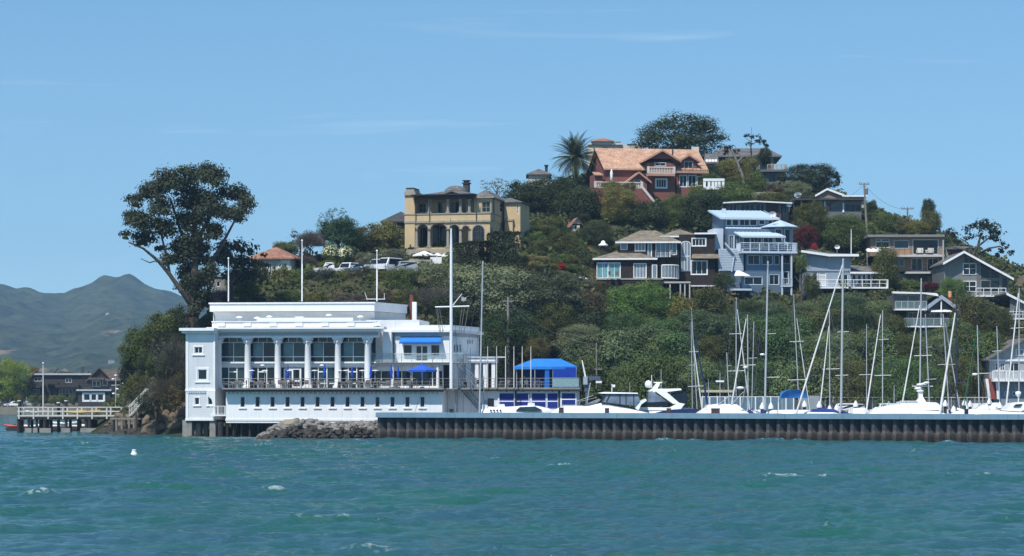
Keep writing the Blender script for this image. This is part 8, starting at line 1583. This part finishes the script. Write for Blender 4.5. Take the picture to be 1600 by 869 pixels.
# dome canopy
e = empty('dome_canopy', (P(1240,607,266).x, 266, 0), 0, 'bright blue domed boat canopy above the marina dock', 'canopy'); m = MB(); zb_ = P(0,622,266).z; ht = P(0,608.5,266).z-zb_; wd_ = 20.5*266/F
n = 10; vs = [(wd_*math.cos(math.pi*i/n), y, zb_+ht*math.sin(math.pi*i/n)**.75) for y in (-1.0, 1.2) for i in range(n+1)]; m.add(vs, [(i, i+1, i+n+2, i+n+1) for i in range(n)] + [tuple(range(n+1)), tuple(range(2*n+1, n, -1))], True); m.build('canopy', M('awning_blue', (.01,.20,.72)), e); m = MB(); [m.cyl((x,y,1.0),(x,y,zb_+.1),.035,n=5) for x in (-wd_*.95,) for y in (-.9,)]; m.build('pole', alu, e); m = MB(); m.cyl((wd_*.95,-.9,1.0),(wd_*.95,-.9,zb_+.1),.035,n=5); m.build('pole', alu, e)
# docks, floats
for Yd, lb in ((263, 'front'), (273, 'rear')):
    o = (lambda mb_: (mb_.box(P(780,0,Yd).x, 120, Yd-.9, Yd+.9, -.1, .55), mb_.build('marina_dock', greywood))[1])(MB()); tag(o, f'long {lb} timber float of the marina with boats moored along it', 'dock')
for i, (px, yt, Yp) in enumerate(((1191,629,258),(1204.6,629,258),(1257,626,262),(1280,627,262),(1296,632,256),(1307,632,256),(1337,626,268),(1389,627,268),(1477,625,262),(1490,634,254),(1507,624,268),(1516,626,270),(1546,622,272),(1562,628,262))):
    b = P(px, yt, Yp); e = empty('dock_pile', (b.x, Yp, -1), 0, f'dock pile with a white conical cap, {ordn[i]} from the left', 'pile', 'capped dock piles'); hh = b.z+1; m = MB(); m.cyl((0,0,0),(0,0,hh-.55),.19,n=9); m.build('shaft', wetwood, e); m = MB(); m.lathe([(.30,hh-.75),(.32,hh-.5),(.05,hh)], n=10); m.build('cap', white, e)
# boats
def loft(m, st, smooth=True):
    k = len(st[0]); vs = [p for s in st for p in s]; m.add(vs, [(i*k+j, i*k+k+j, i*k+k+j+1, i*k+j+1) for i in range(len(st)-1) for j in range(k-1)], smooth); m.add(st[0], [tuple(range(k))]); m.add(st[-1], [tuple(range(k-1, -1, -1))])
def hull_mesh(L_, B_, fb, bow=1, sheer=.35, stripe=None):
    """bow towards +x; returns MB"""
    m = MB(); st = []; n = 14
    for i in range(n+1):
        s = i/n; b = B_/2*(.86+.14*math.sin(s*2.2))*(1-max(0, (s-.45)/.55)**2.3*.985); z = fb*(1+sheer*(s-.35)**2*1.6); x = -L_/2 + L_*s; rake = .0 if s < .7 else (s-.7)/.3*L_*.05
        dk_ = [(x-rake*1.8, b*.15, -.35), (x-rake, b*.75, -.05), (x, b*.96, z*.55), (x+rake*.4, b, z), (x+rake*.35, b*.9, z+.04), (x+rake*.3, 0, z+.12)]
        st.append([(p[0], -p[1], p[2]) for p in dk_] + [(p[0], p[1], p[2]) for p in reversed(dk_[:-1])])
    loft(m, st); return m
def sailboat(label, xt, yt, xb, yb, Y, wpx, spr=(), furl=None, boom=None, cover=None, L_=10.5, hullc=None, mastm=None, dirn=None, radar=None, group='sailboats in the marina'):
    top = P(xt, yt, Y); bs = P(xb, yb, Y); t_ = (bs.z-1.25)/(top.z-bs.z); base = bs - (top-bs)*t_; r = wpx*Y/F/2*.86; mastm = mastm or alu
    fx = None
    if furl: pa, pb = P(furl[0], furl[1], Y), P(furl[2], furl[3], Y); k_ = (pb.z-1.6)/(pa.z-pb.z); fx = (pb - (pa-pb)*k_).x - base.x
    Lf = L_*.40; dx = fx if fx is not None else (dirn or 1)*Lf*.6; ang = math.acos(max(-1, min(1, dx/Lf))); 
    if fx is not None and abs(fx) > Lf: Lf = abs(fx); L_ = Lf/.40
    e = empty('sailboat', (base.x, Y, 0), 0, label, 'sailboat', group)
    hm = hull_mesh(L_, L_*.3, 1.15); ho = hm.build('hull', hullc or gel, e); ho.rotation_euler.z = ang; ho.location = (-math.cos(ang)*L_*.1, -math.sin(ang)*L_*.1, 0)
    m = MB(); st = [[(x, -w_, 1.2), (x+.1, -w_*.8, 1.2+hh_), (x+.1, w_*.8, 1.2+hh_), (x, w_, 1.2)] for x, w_, hh_ in ((-L_*.22, L_*.085, .5), (-L_*.05, L_*.10, .6), (L_*.12, L_*.08, .5), (L_*.26, L_*.04, .15))]; loft(m, st, False); co = m.build('cabin', gel, e); co.rotation_euler.z = ang; co.location = ho.location
    v = (0, 0, 1.1); tp = (top.x-base.x, 0, top.z); m = MB(); m.cyl(v, tp, r, r*.8, 8); m.build('mast', mastm, e)
    at_ = lambda y: (lambda z: (v[0]+(tp[0]-v[0])*(z-v[2])/(tp[2]-v[2]), 0, z))(P(0, y, Y).z)
    for (y, l, rr__) in spr: c = at_(y); m = MB(); m.cyl((c[0]-l*Y/F, .3, c[2]), (c[0]+rr__*Y/F, -.3, c[2]+.05), .045, n=5); m.build('spreader', mastm, e)
    m = MB(); sw = [s_ for s_ in spr] or [(yt+60, 8, 8)]
    for sg in (-1, 1):
        pts = [tp] + [(at_(y)[0]+sg*(l if sg < 0 else rr__)*Y/F, -.3*sg, at_(y)[2]) for y, l, rr__ in sw] + [(sg*1.3*math.sin(ang)+0, -sg*1.3*abs(math.cos(ang)), 1.2)]; m.tube(pts, .017, n=3)
    m.tube([tp, (-math.cos(ang)*L_*.58, -math.sin(ang)*L_*.58, 1.3)], .017, n=3); m.build('stays', wirem, e)
    if furl: m = MB(); fa = P(furl[0], furl[1], Y); fb_ = P(furl[2], furl[3], Y); fw = furl[4]*Y/F/2; d_ = fb_-fa; f0 = (fa.x-base.x, 0, fa.z); f2 = (math.cos(ang)*Lf, math.sin(ang)*Lf*.0, 1.5); f1 = (fb_.x-base.x, 0, fb_.z); m.cyl(f0, f1, fw*.55, fw, 7); m.cyl(f1, f2, fw, fw*.8, 7); m.build('furled_sail', furl[5] if len(furl) > 5 else M('sail_white', (.70,.70,.68), .8, .05), e)
    if boom is not None:
        zb_ = 2.3; d_ = (-math.cos(ang), -math.sin(ang), 0); m = MB(); m.cyl((0,0,zb_), (d_[0]*L_*.36, d_[1]*L_*.36, zb_+.1), .08, n=6); bo = m.build('boom', mastm, e)
        m = MB(); m.tube([(d_[0]*.1, d_[1]*.1, zb_+.75), (d_[0]*.8, d_[1]*.8, zb_+.42), (d_[0]*L_*.2, d_[1]*L_*.2, zb_+.28), (d_[0]*L_*.34, d_[1]*L_*.34, zb_+.18)], .26, .12, 8); m.build('sail_cover', boom, e)
    if radar: c = at_(radar[1]); m = MB(); m.ball((c[0]+radar[0]*Y/F, -.1, c[2]), .3, (1, 1, .45)); m.cyl((c[0], 0, c[2]), (c[0]+radar[0]*Y/F, -.1, c[2]), .04, n=5); m.build('radar', white, e)
    return e
grn = M('green_sail_sock', (.01,.13,.06), .8); nav = navy_cl; sw_ = M('sail_white', (.70,.70,.68)); mdk = M('navy_mast', (.02,.03,.06), .4)
SB = [
 dict(label='sailboat with the leaning slim mast farthest left in the marina', a=(1080.3,482,1088,617,262,1.9), spr=((550,7,7),(604,12,12)), furl=(1084,540,1093,610,2.2), boom=nav),
 dict(label='sailboat with a short upright mast just behind the leftmost leaning mast', a=(1080,503,1081.5,612,272,1.6), spr=((571,4,4),), furl=(1087,530,1104,622,3.2,nav), boom=nav),
 dict(label='sailboat whose upright mast has two spreaders, left of the tall thick mast', a=(1150.4,465,1150,620,266,2.2), spr=((522,10,9),(580,13,14)), furl=(1152,483,1168,612,2.0), boom=nav),
 dict(label='sailboat with a grey mast and a long white furled sail slanting left', a=(1168,492,1169,637,258,2.4), spr=((571,12,12),), furl=(1166,498,1143.5,630,2.6), boom=nav, radar=(-4,574)),
 dict(label='sailboat with a thin mast close right of the grey mast', a=(1178,502,1175,617,272,1.8), spr=((560,6,6),), boom=nav, dirn=-1),
 dict(label='large sailboat with the very tall thick mast and right-hand spreaders', a=(1200,408,1195,645,254,4.0), spr=((522,1,14),(590,1,22)), boom=nav, L_=14, radar=(-6,554), dirn=.5),
 dict(label='sailboat with a mast leaning right behind the blue dome canopy', a=(1240,460,1248,626,268,2.0), spr=((534,9,12),(594,16,11)), furl=(1245,498,1263,625,1.6), boom=nav),
 dict(label='sailboat with a thin mast and slim furled sail left of the thickest mast', a=(1296,480,1296.5,622,266,2.1), spr=((577,11,15),), furl=(1295,510,1281.5,634,2.4), boom=M('royal_cover',(.01,.03,.2),.8)),
 dict(label='largest sailboat with the thickest grey mast and long diagonal white furled sail', a=(1317.5,404,1314,645,252.5,4.6), spr=((519,7,10),(587,9,10)), furl=(1317,412,1247,637,3.2), boom=nav, L_=15.5),
 dict(label='sailboat with a bare slim mast between the thickest mast and the slanting sail', a=(1354,507,1354,622,270,1.7), spr=((586,11,8),), boom=nav, dirn=-.6),
 dict(label='sailboat with mast and slanting furled sail behind the parked quay cars', a=(1379,485,1379,625,266,2.3), spr=((531,7,9),(587,12,13)), furl=(1376,492,1355,633,2.6), boom=nav),
 dict(label='sailboat with a green-tinged tall mast and twin slanting lines left of the mast tower', a=(1439.5,435,1437.5,597,260,3.0), spr=((512,2,10),(556,9,17)), furl=(1437,477,1410.4,628,2.4), boom=nav, L_=13),
 dict(label='sailboat with a slim mast leaning right past the instrument tower', a=(1446,491,1452,627,268,2.4), spr=((543,1,7),(593,2,12)), boom=nav, dirn=.6),
 dict(label='sailboat with a slim bare mast leaning right left of the navy mast', a=(1473.7,491,1482.5,637,264,2.4), spr=((570,12,1),), boom=nav, dirn=-.6),
 dict(label='sailboat with a tall navy mast and thick white furled sails slanting left', a=(1494,472,1494,640,256,2.6), spr=((545,1,12),(599,12,17)), furl=(1492.6,489,1470,637,4.2), boom=nav, mastm=mdk, L_=13),
 dict(label='sailboat with a thin mast leaning right behind the navy mast', a=(1477,505,1500,640,270,2.2), spr=((570,4,4),), boom=nav, dirn=.4),
 dict(label='sailboat with a dark green furled sail slanting left', a=(1527,508,1530,636,262,2.4), spr=((584,9,16),), furl=(1526,519,1508,622,1.8,grn), boom=nav, radar=(-6,585)),
 dict(label='sailboat with a slim mast in front of the waterside house', a=(1557.5,510,1562,626,264,2.2), spr=((549,8,5),), boom=nav, dirn=-.5),
 dict(label='sailboat with a tall mast and bright furled sail at the right edge', a=(1592.5,450,1592,645,256,2.4), spr=((513,12,6),), furl=(1591.5,458,1572,637,3.0), boom=nav, L_=13),
 dict(label='tall thin grey mast yacht moored at the annex corner', a=(754.5,408,749.5,628,255.5,3.6), spr=((455,2,3),(523,5,4)), L_=9, boom=None, dirn=.9),
 dict(label='sailboat with a short stub mast before the pale yellowish shelter roof', a=(1135.5,551,1138.5,617,264,2.2), spr=((572,0,6),), boom=nav, L_=8, dirn=-.7),
]
for d_ in SB: sailboat(d_['label'], *d_['a'], d_.get('spr', ()), d_.get('furl'), d_.get('boom'), None, d_.get('L_', 10.5), d_.get('hullc'), d_.get('mastm'), d_.get('dirn'), d_.get('radar'))
for px, y0, lb in ((1033,577,'thin radio whip pole behind the radar-arch yacht'),(1397,602,'short pale pole on the quay left of the mast tower'),(1125,582,'slim post carrying a white radar bar before the dark trees'),(984,597,'short pole right of the enclosed cruiser canopy'),(1107,592,'thin post left of the radar bar post')): e, hh = pole('dock_pole', lb, 'pole', px, y0, 640, 266, 1.4, alu, truck=False); \
    (px == 1125) and (lambda m_: (m_.box(-.5, .5, -.12, .12, hh-1.15, hh-.95), m_.build('radar', white, e)))(MB())
# motor yachts: side profile traced in metres, lofted with real beam
def myacht(name, label, Y, sheer, beam, bow, Bf=None):
    """sheer: (px, y) from left to right; bow: -1 left, +1 right, 0 blunt"""
    x0, x1 = P(sheer[0][0], 0, Y).x, P(sheer[-1][0], 0, Y).x; cx = (x0+x1)/2; e = empty(name, (cx, Y, 0), 0, label, 'motor yacht', 'motor yachts behind the breakwater'); m = MB(); st = []; n = 22
    for i in range(n+1):
        s = i/n; x = x0+(x1-x0)*s; px_ = CX + x*F/Y; z = P(0, float(np.interp(px_, [q[0] for q in sheer], [q[1] for q in sheer])), Y).z; t_ = s if bow > 0 else 1-s
        b = beam/2*(1 if bow == 0 else (1-max(0, (t_-.4)/.6)**2.4*.97)); b *= 1 if t_ > .08 else .93; zc = min(z-.15, 2.75)
        k_ = [(b*.1,-.4),(b*.8,0),(b*.98,1.3),(b,zc),(b*.86,zc+(z-zc)*.55),(b*.5,zc+(z-zc)*.9),(0,z)]; st.append([(x-cx,-a_,c_) for a_, c_ in k_] + [(x-cx,a_,c_) for a_, c_ in reversed(k_[:-1])])
    loft(m, st); m.build('hull', gel, e); return e, cx
def prof(e, cx, name, mat, pts, Y, w0, w1=None, yo=0):
    """closed side profile (px,y) extruded +-w0 at the foot narrowing to w1 at the top"""
    w1 = w0 if w1 is None else w1; P_ = [(P(x, y, Y).x-cx, P(x, y, Y).z) for x, y in pts]; za, zb_ = min(p[1] for p in P_), max(p[1] for p in P_); f = lambda z: w0+(w1-w0)*(z-za)/max(.01, zb_-za); n = len(P_)
    m = MB(); m.add([(x, yo-f(z), z) for x, z in P_]+[(x, yo+f(z), z) for x, z in P_], [tuple(range(n)), tuple(range(2*n-1, n-1, -1))]+[(i, i+n, (i+1) % n+n, (i+1) % n) for i in range(n)]); return m.build(name, mat, e)
e, cx = myacht('motor_yacht', 'low white motorboat with a pointed foredeck beside the blue tarpaulin bays', 257.5, [(752,640),(756,634),(775,636),(800,635),(820,633.5),(840,634),(858,638),(868,644)], 3.4, 1)
prof(e, cx, 'windscreen', glass_t, [(806,641),(812,636),(836,635),(846,640),(844,641)], 257.5, 1.71, 1.6); prof(e, cx, 'cabin', gel, [(753,641),(754,632),(762,633),(764,641)], 257.5, 1.2); prof(e, cx, 'seat', gel, [(778,637),(779,631.5),(788,631.5),(790,637)], 257.5, .8); prof(e, cx, 'console', gel, [(824,635),(825,629.5),(835,629.5),(836,635)], 257.5, .5)
m = MB(); p_ = P(826,616,257.5); m.cyl((p_.x-cx,0,3.5),(p_.x-cx,0,p_.z),.02,n=4); m.build('aerial', white, e)
for i in range(4): p_ = P(767+5*i, 641.5, 255.8); m = MB(); m.ball((p_.x-cx,-1.68,p_.z), .12, (1,.3,1)); m.build('porthole', glass_m, e)
e, cx = myacht('motor_yacht', 'white enclosed cruiser with a dark-framed wraparound windshield and long foredeck', 255.5, [(859,646),(872,637),(885,634),(905,634),(920,633),(937,628.5),(950,628),(965,632),(985,636),(1000,641),(1012,645)], 4.2, -1)
prof(e, cx, 'windscreen', M('tinted_enclosure', (.15,.19,.24), .15, .5, .7, spec=.5), [(938.5,628.5),(946,614.5),(995,615),(998.5,626),(991,635)], 255.5, 1.55, 1.35)
for a_, b_ in (((938.5,628.5),(947,614.5)),((946,628),(953,614.5)),((967.5,632),(967.5,614.5)),((977,633.5),(977,614.8)),((989,635),(989,614.8)),((938.5,628.5),(991,635))): m = MB(); pa, pb = P(*a_, 255.5), P(*b_, 255.5); wa, wb = 1.6, 1.42; [m.cyl((pa.x-cx, s_*wa, pa.z), (pb.x-cx, s_*(wb if pb.z > pa.z+.5 else wa), pb.z), .045, n=4) for s_ in (-1,)]; m.build('window_frame', black, e)
prof(e, cx, 'hard_top', gel, [(933.5,614.2),(944,612.5),(995,613.8),(996,615.2),(940,615)], 255.5, 1.6, 1.5); prof(e, cx, 'foredeck_hatch', M('grey_deck_screen', (.25,.27,.30), .4), [(910,634),(936,623),(940,624),(930,631)], 255.5, .9); prof(e, cx, 'stern_bar', gel, [(990,637),(997,628),(1008,623),(1009.5,626),(1001,632),(996,641)], 255.5, 1.5, 1.3)
m = MB(); p_ = P(956,612,255.5); m.cyl((p_.x-cx,0,p_.z),(p_.x-cx+.05,0,p_.z+.85),.05,n=5); m.ball((p_.x-cx+.25,0,p_.z+.62),.15); m.cyl((p_.x-cx-.1,0,p_.z+.75),(p_.x-cx+.4,0,p_.z+.75),.03,n=4); m.build('light_mast', white, e)
m = MB(); [m.tube([(P(x,0,255.5).x-cx, -1.2+.9*k_, P(0,633,255.5).z), (P(x+3,0,255.5).x-cx, -1.2+.9*k_, P(0,627,255.5).z), (P(x+28,0,255.5).x-cx, -1.4, P(0,618+k_*3,255.5).z)], .025, n=4) for k_, x in ((0,898),(1,904))]; m.build('bow_rail', alu, e)
e, cx = myacht('motor_yacht', 'big white motor yacht with a sloping radar arch and white satellite dome', 259, [(998,648),(1004,640),(1020,637),(1045,635),(1070,636.5),(1090,641),(1098,647)], 4.6, 1)
prof(e, cx, 'window_band', glass_m, [(1000,634.5),(1001,629.5),(1040,627),(1043,635)], 259, 2.0, 1.9); prof(e, cx, 'cabin', gel, [(998,641),(1000,636),(1045,636.5),(1058,629),(1068,631),(1060,641)], 259, 2.1, 1.9)
prof(e, cx, 'windscreen', M('tinted_enclosure', (.15,.19,.24)), [(1011,628.5),(1012,612),(1018,611),(1042,628.5)], 259, 1.7, 1.5); prof(e, cx, 'flybridge', gel, [(1012,611.5),(1018,607.5),(1044,607.5),(1062,607),(1064,609.5),(1040,612.5),(1020,613)], 259, 1.5, 1.35)
prof(e, cx, 'radar_arch', gel, [(1022,611),(1034,607),(1060,630),(1050,631)], 259, 1.8, 1.5); prof(e, cx, 'aft_canopy', glass_m, [(1046,628),(1047,613),(1070,613),(1076,624),(1068,630)], 259, 1.5, 1.2)
prof(e, cx, 'hull_stripe', nav, [(1021,645),(1040,640.5),(1060,639),(1092,639),(1090,645)], 259, 2.33, 2.31); prof(e, cx, 'arch_brace', gel, [(1018,608),(1026,598),(1031,598),(1026,608)], 259, 1.0, .6)
m = MB(); p_ = P(1013,606,259); m.lathe([(.32,0),(.42,.15),(.42,.5),(.3,.75),(.05,.86)], (p_.x-cx,-.3,p_.z), 12); m.build('satellite_dome', gel, e); m = MB(); p_ = P(1028,598.5,259); m.box(p_.x-cx-.5,p_.x-cx+.5,-.1,.1,p_.z,p_.z+.12); m.ball((p_.x-cx,0,p_.z-.25),.25); m.build('radar', gel, e); m = MB(); p_ = P(1019,606,259); m.cyl((p_.x-cx,.4,p_.z),(p_.x-cx-.05,.4,P(0,586,259).z),.05,n=5); m.build('aerial', gel, e)
e, cx = myacht('motor_yacht', 'white motorboat with a rounded stern right of the radar-arch yacht', 253.5, [(1088,645),(1100,637),(1112,634),(1135,632.5),(1150,633),(1158,638),(1168,644)], 3.6, 0)
prof(e, cx, 'cabin', gel, [(1100,640),(1104,633),(1122,631),(1150,632),(1160,640)], 253.5, 1.5, 1.2); m = MB(); [m.tube([(P(a_,0,253.5).x-cx,-1.3,P(0,633,253.5).z),(P(b_,0,253.5).x-cx,-1.3,P(0,c_,253.5).z)], .035, n=4) for a_, b_, c_ in ((1120,1140,617),(1140,1160,612),(1157,1163,603))]; m.build('targa_bar', alu, e); m = MB(); p_ = P(1156,606,253.5); m.ball((p_.x-cx,-.6,p_.z),.45,(1,.6,.35)); m.build('radar', gel, e)
e, cx = myacht('motor_yacht', 'long white motor yacht with a stacked instrument tower and rail', 258, [(1352,648),(1362,640),(1385,633),(1405,631),(1425,636),(1445,638.5),(1462,640),(1475,646)], 4.4, 0)
prof(e, cx, 'deckhouse', gel, [(1402,640),(1404,628),(1420,627),(1440,628),(1460,629),(1466,637),(1470,641)], 258, 1.7, 1.4); prof(e, cx, 'seat_cushion', M('cream_cover', (.62,.60,.50)), [(1441,635),(1447,630),(1463,630),(1470,638)], 258, 1.2, 1.0); prof(e, cx, 'tower', gel, [(1431,628),(1435,622),(1434.5,612),(1441,612),(1441,620),(1446,628)], 258, .5, .35)
for x, y, r in ((1437,601,.32),(1434,607,.34),(1443,600,.3),(1437,611,.34),(1447,598,.28)): m = MB(); p_ = P(x,y,258); m.ball((p_.x-cx,rr.uniform(-.3,.3),p_.z),r,(1.3,1,.45)); m.build('radar_dome', gel, e)
m = MB(); p_ = P(1436,604,258); m.box(p_.x-cx-.8,p_.x-cx+1.6,-.08,.08,p_.z,p_.z+.08); m.build('instrument_bar', gel, e); m = MB(); pz = P(0,627,258).z; xa, xb = P(1403,0,258).x-cx, P(1430,0,258).x-cx; m.cyl((xa,-1.5,pz),(xb,-1.5,pz),.05,n=4); [m.cyl((xa+(xb-xa)*i/4,-1.5,pz-.7),(xa+(xb-xa)*i/4,-1.5,pz),.04,n=4) for i in range(5)]; m.build('rail', gel, e)
e, cx = myacht('motor_yacht', 'white motor yacht whose long curved bow ends in a raked cabin at the right edge', 251.5, [(1483,648),(1492,643),(1505,640),(1525,638.5),(1550,639.5),(1570,641),(1592,643),(1612,644)], 4.2, -1)
prof(e, cx, 'cabin', gel, [(1558,641),(1568,640),(1577,630),(1590,628.5),(1603,628),(1596,640),(1590,643)], 251.5, 1.5, 1.2); prof(e, cx, 'windscreen', glass_t, [(1579,635),(1583,631.5),(1593,631),(1589,635)], 251.5, 1.52, 1.4)
m = MB(); p_ = P(1591,616,251.5); m.lathe([(.1,-.3),(.33,0),(.33,.25),(.1,.32)], (p_.x-cx,0,p_.z), 12); m.cyl((p_.x-cx,0,p_.z-1.0),(p_.x-cx,0,p_.z),.05,n=5); m.build('radar_dome', gel, e)
e, cx = myacht('motor_yacht', 'small white boat with blue cockpit cover low behind the thickest mast', 255, [(1196,645),(1205,641),(1230,640),(1270,640.5),(1300,641),(1312,645)], 3.2, -1)
prof(e, cx, 'cockpit_cover', M('royal_cover',(.01,.03,.2),.8), [(1262,644),(1268,640),(1285,638),(1302,639.5),(1310,644)], 255, 1.4, 1.0)
# small craft clutter behind at the right
for i, (px, yb, L_) in enumerate(((1342,637,6.5),(1375,636,6),(1522,630,6.5),(1540,633,7),(1550,629,6),(1180,640,6.5))):
    Yb = (266,264,272,262,276,262)[i]; p = P(px, 607, Yb); e = empty('motorboat', (p.x, Yb, 0), R((10,170,20,175,5,0)[i]), 'small white runabout moored in the marina, %s' % ['left of the capped piles under the slanting sail','behind the long white motor yacht','right of the dark green furled sail','below the red stair wall','in front of the waterside house fence','between the grey mast and the tall thick mast'][i], 'motorboat', 'small runabouts in the marina')
    zt_ = P(0, yb, Yb).z; hull_mesh(L_, 2.3, max(1.0, zt_-1.0)).build('hull', gel, e); m = MB(); zz_ = max(1.0, zt_-1.0); loft(m, [[(x,-w_,zz_),(x+.2,-w_*.8,zz_+h__),(x+.2,w_*.8,zz_+h__),(x,w_,zz_)] for x, w_, h__ in ((-1.2,.8,.9),(.3,.85,1.0),(1.6,.5,.2))], False); m.build('cabin', gel, e); m = MB(); m.add([(.55,-.72,zz_+.15),(.55,.72,zz_+.15),(.15,.62,zz_+.95),(.15,-.62,zz_+.95)], [(0,1,2,3)]); m.build('windscreen', glass_m, e)
# hoist crane
h = House('boat_hoist', 'dark blue-grey dockside boat hoist with a boxy head and tilted white boom', 'crane', 916, 262, 0, 0)
hm_ = M('hoist_blue_grey', (.075,.10,.14), .5, .15, 2); h.box('column', hm_, 914.5, 588, 919.5, 648, 0, .4); h.box('head', GBT, 911.5, 588.5, 918, 601, -.3, .8); h.box('jib', hm_, 914, 588, 938, 594, .1, .5); h.box('column_base', hm_, 913.5, 601, 922, 612, -.05, .6)
m = MB(); a_, b_ = h.q(909.5,563), h.q(915,590); m.cyl((b_[0],0,b_[1]),(a_[0],0,a_[1]),.12,.08,6); m.build('boom', white, h.root); m = MB(); a_, b_ = h.q(922.5,598), h.q(917,630); m.cyl((b_[0],-.2,b_[1]),(a_[0],-.2,a_[1]),.07,n=5); m.build('strut', alu, h.root); m = MB(); a_ = h.q(935,594); m.box(a_[0]-.3,a_[0]+.4,.1,.4,a_[1]-.35,a_[1]-.1); m.build('hook_block', white, h.root); h.finish()
# utility poles
def upole(label, xt, yt, xb, yb, Y, arms, w_=.16, dy=0):
    t_ = P(xt, yt, Y); b = P(xb, yb, Y); g = min(b.z, gz(xb, Y)); e = empty('utility_pole', (b.x, Y, g), 0, label, 'utility pole'); tt_ = (t_.x-b.x, 0, t_.z-g); m = MB(); m.cyl((0,0,0), tt_, w_*1.15, w_*.8, 8); m.build('shaft', greywood, e)
    for (y, l) in arms:
        z = P(0, y, Y).z-g; k_ = z/tt_[2]; x = tt_[0]*k_; l = l*Y/F; m = MB(); m.box(x-l, x+l, -.08, .08, z-.07, z+.07); a_ = m.build('crossarm', greywood, e)
        for q in (-.95, -.55, .55, .95): m = MB(); m.cyl((x+q*l, 0, z+.07), (x+q*l, 0, z+.3), .05, n=6); m.build('insulator', alu_dk, a_)
    return e
e = upole('tall leaning utility pole with one crossarm on the right skyline', 1350, 286, 1357, 364, 336, ((288,8),)); m = MB(); p_ = P(1353.5, 300, 336); m.cyl((p_.x-e.location.x, -.3, p_.z-e.location.z-.4), (p_.x-e.location.x, -.3, p_.z-e.location.z+.45), .22, n=8); m.build('transformer', alu_dk, e)
upole('utility pole top with a wide double crossarm behind the pale shrub', 1418, 324, 1418, 352, 352, ((326.5,9.5),), .14); upole('small utility pole with a short crossarm in front of the central trees', 794, 464, 794, 490, 289.5, ((470.5,9),), .2); upole('thin dark utility mast behind the boat hoist', 932, 536, 932, 610, 284, ((577,9),), .1)
m = MB()
for a_, b_, sag in (((794,470,289.5),(932,538,284),1.2),((794,470.5,289.6),(932,577,284),1.0),((1350,288,336),(1418,327,352),1.0),((1350,289,336.4),(1270,330,340),.8)):
    pa, pb = P(*a_), P(*b_); m.tube([pa+(pb-pa)*(i/10)+Vector((0,0,-sag*4*(i/10)*(1-i/10))) for i in range(11)], .022, n=3)
o = m.build('power_lines', wirem); tag(o, 'thin dark power lines strung between the utility poles', 'cable')
# lights of clutter: terrace furniture by the dark house
for i, (px, py, Y) in enumerate(((955,432,315.5),(965,432,315.5))):
    c_ = copy_tree(chp); p = P(px, py, Y); c_.location = (p.x, Y+1.2, P(0,434.8,317.5).z); c_.rotation_euler.z = 1+i*2; tag(c_, 'patio chair before the aqua glass doors of the dark house, %s' % ('left', 'right')[i], 'chair', 'chairs before the aqua doors')
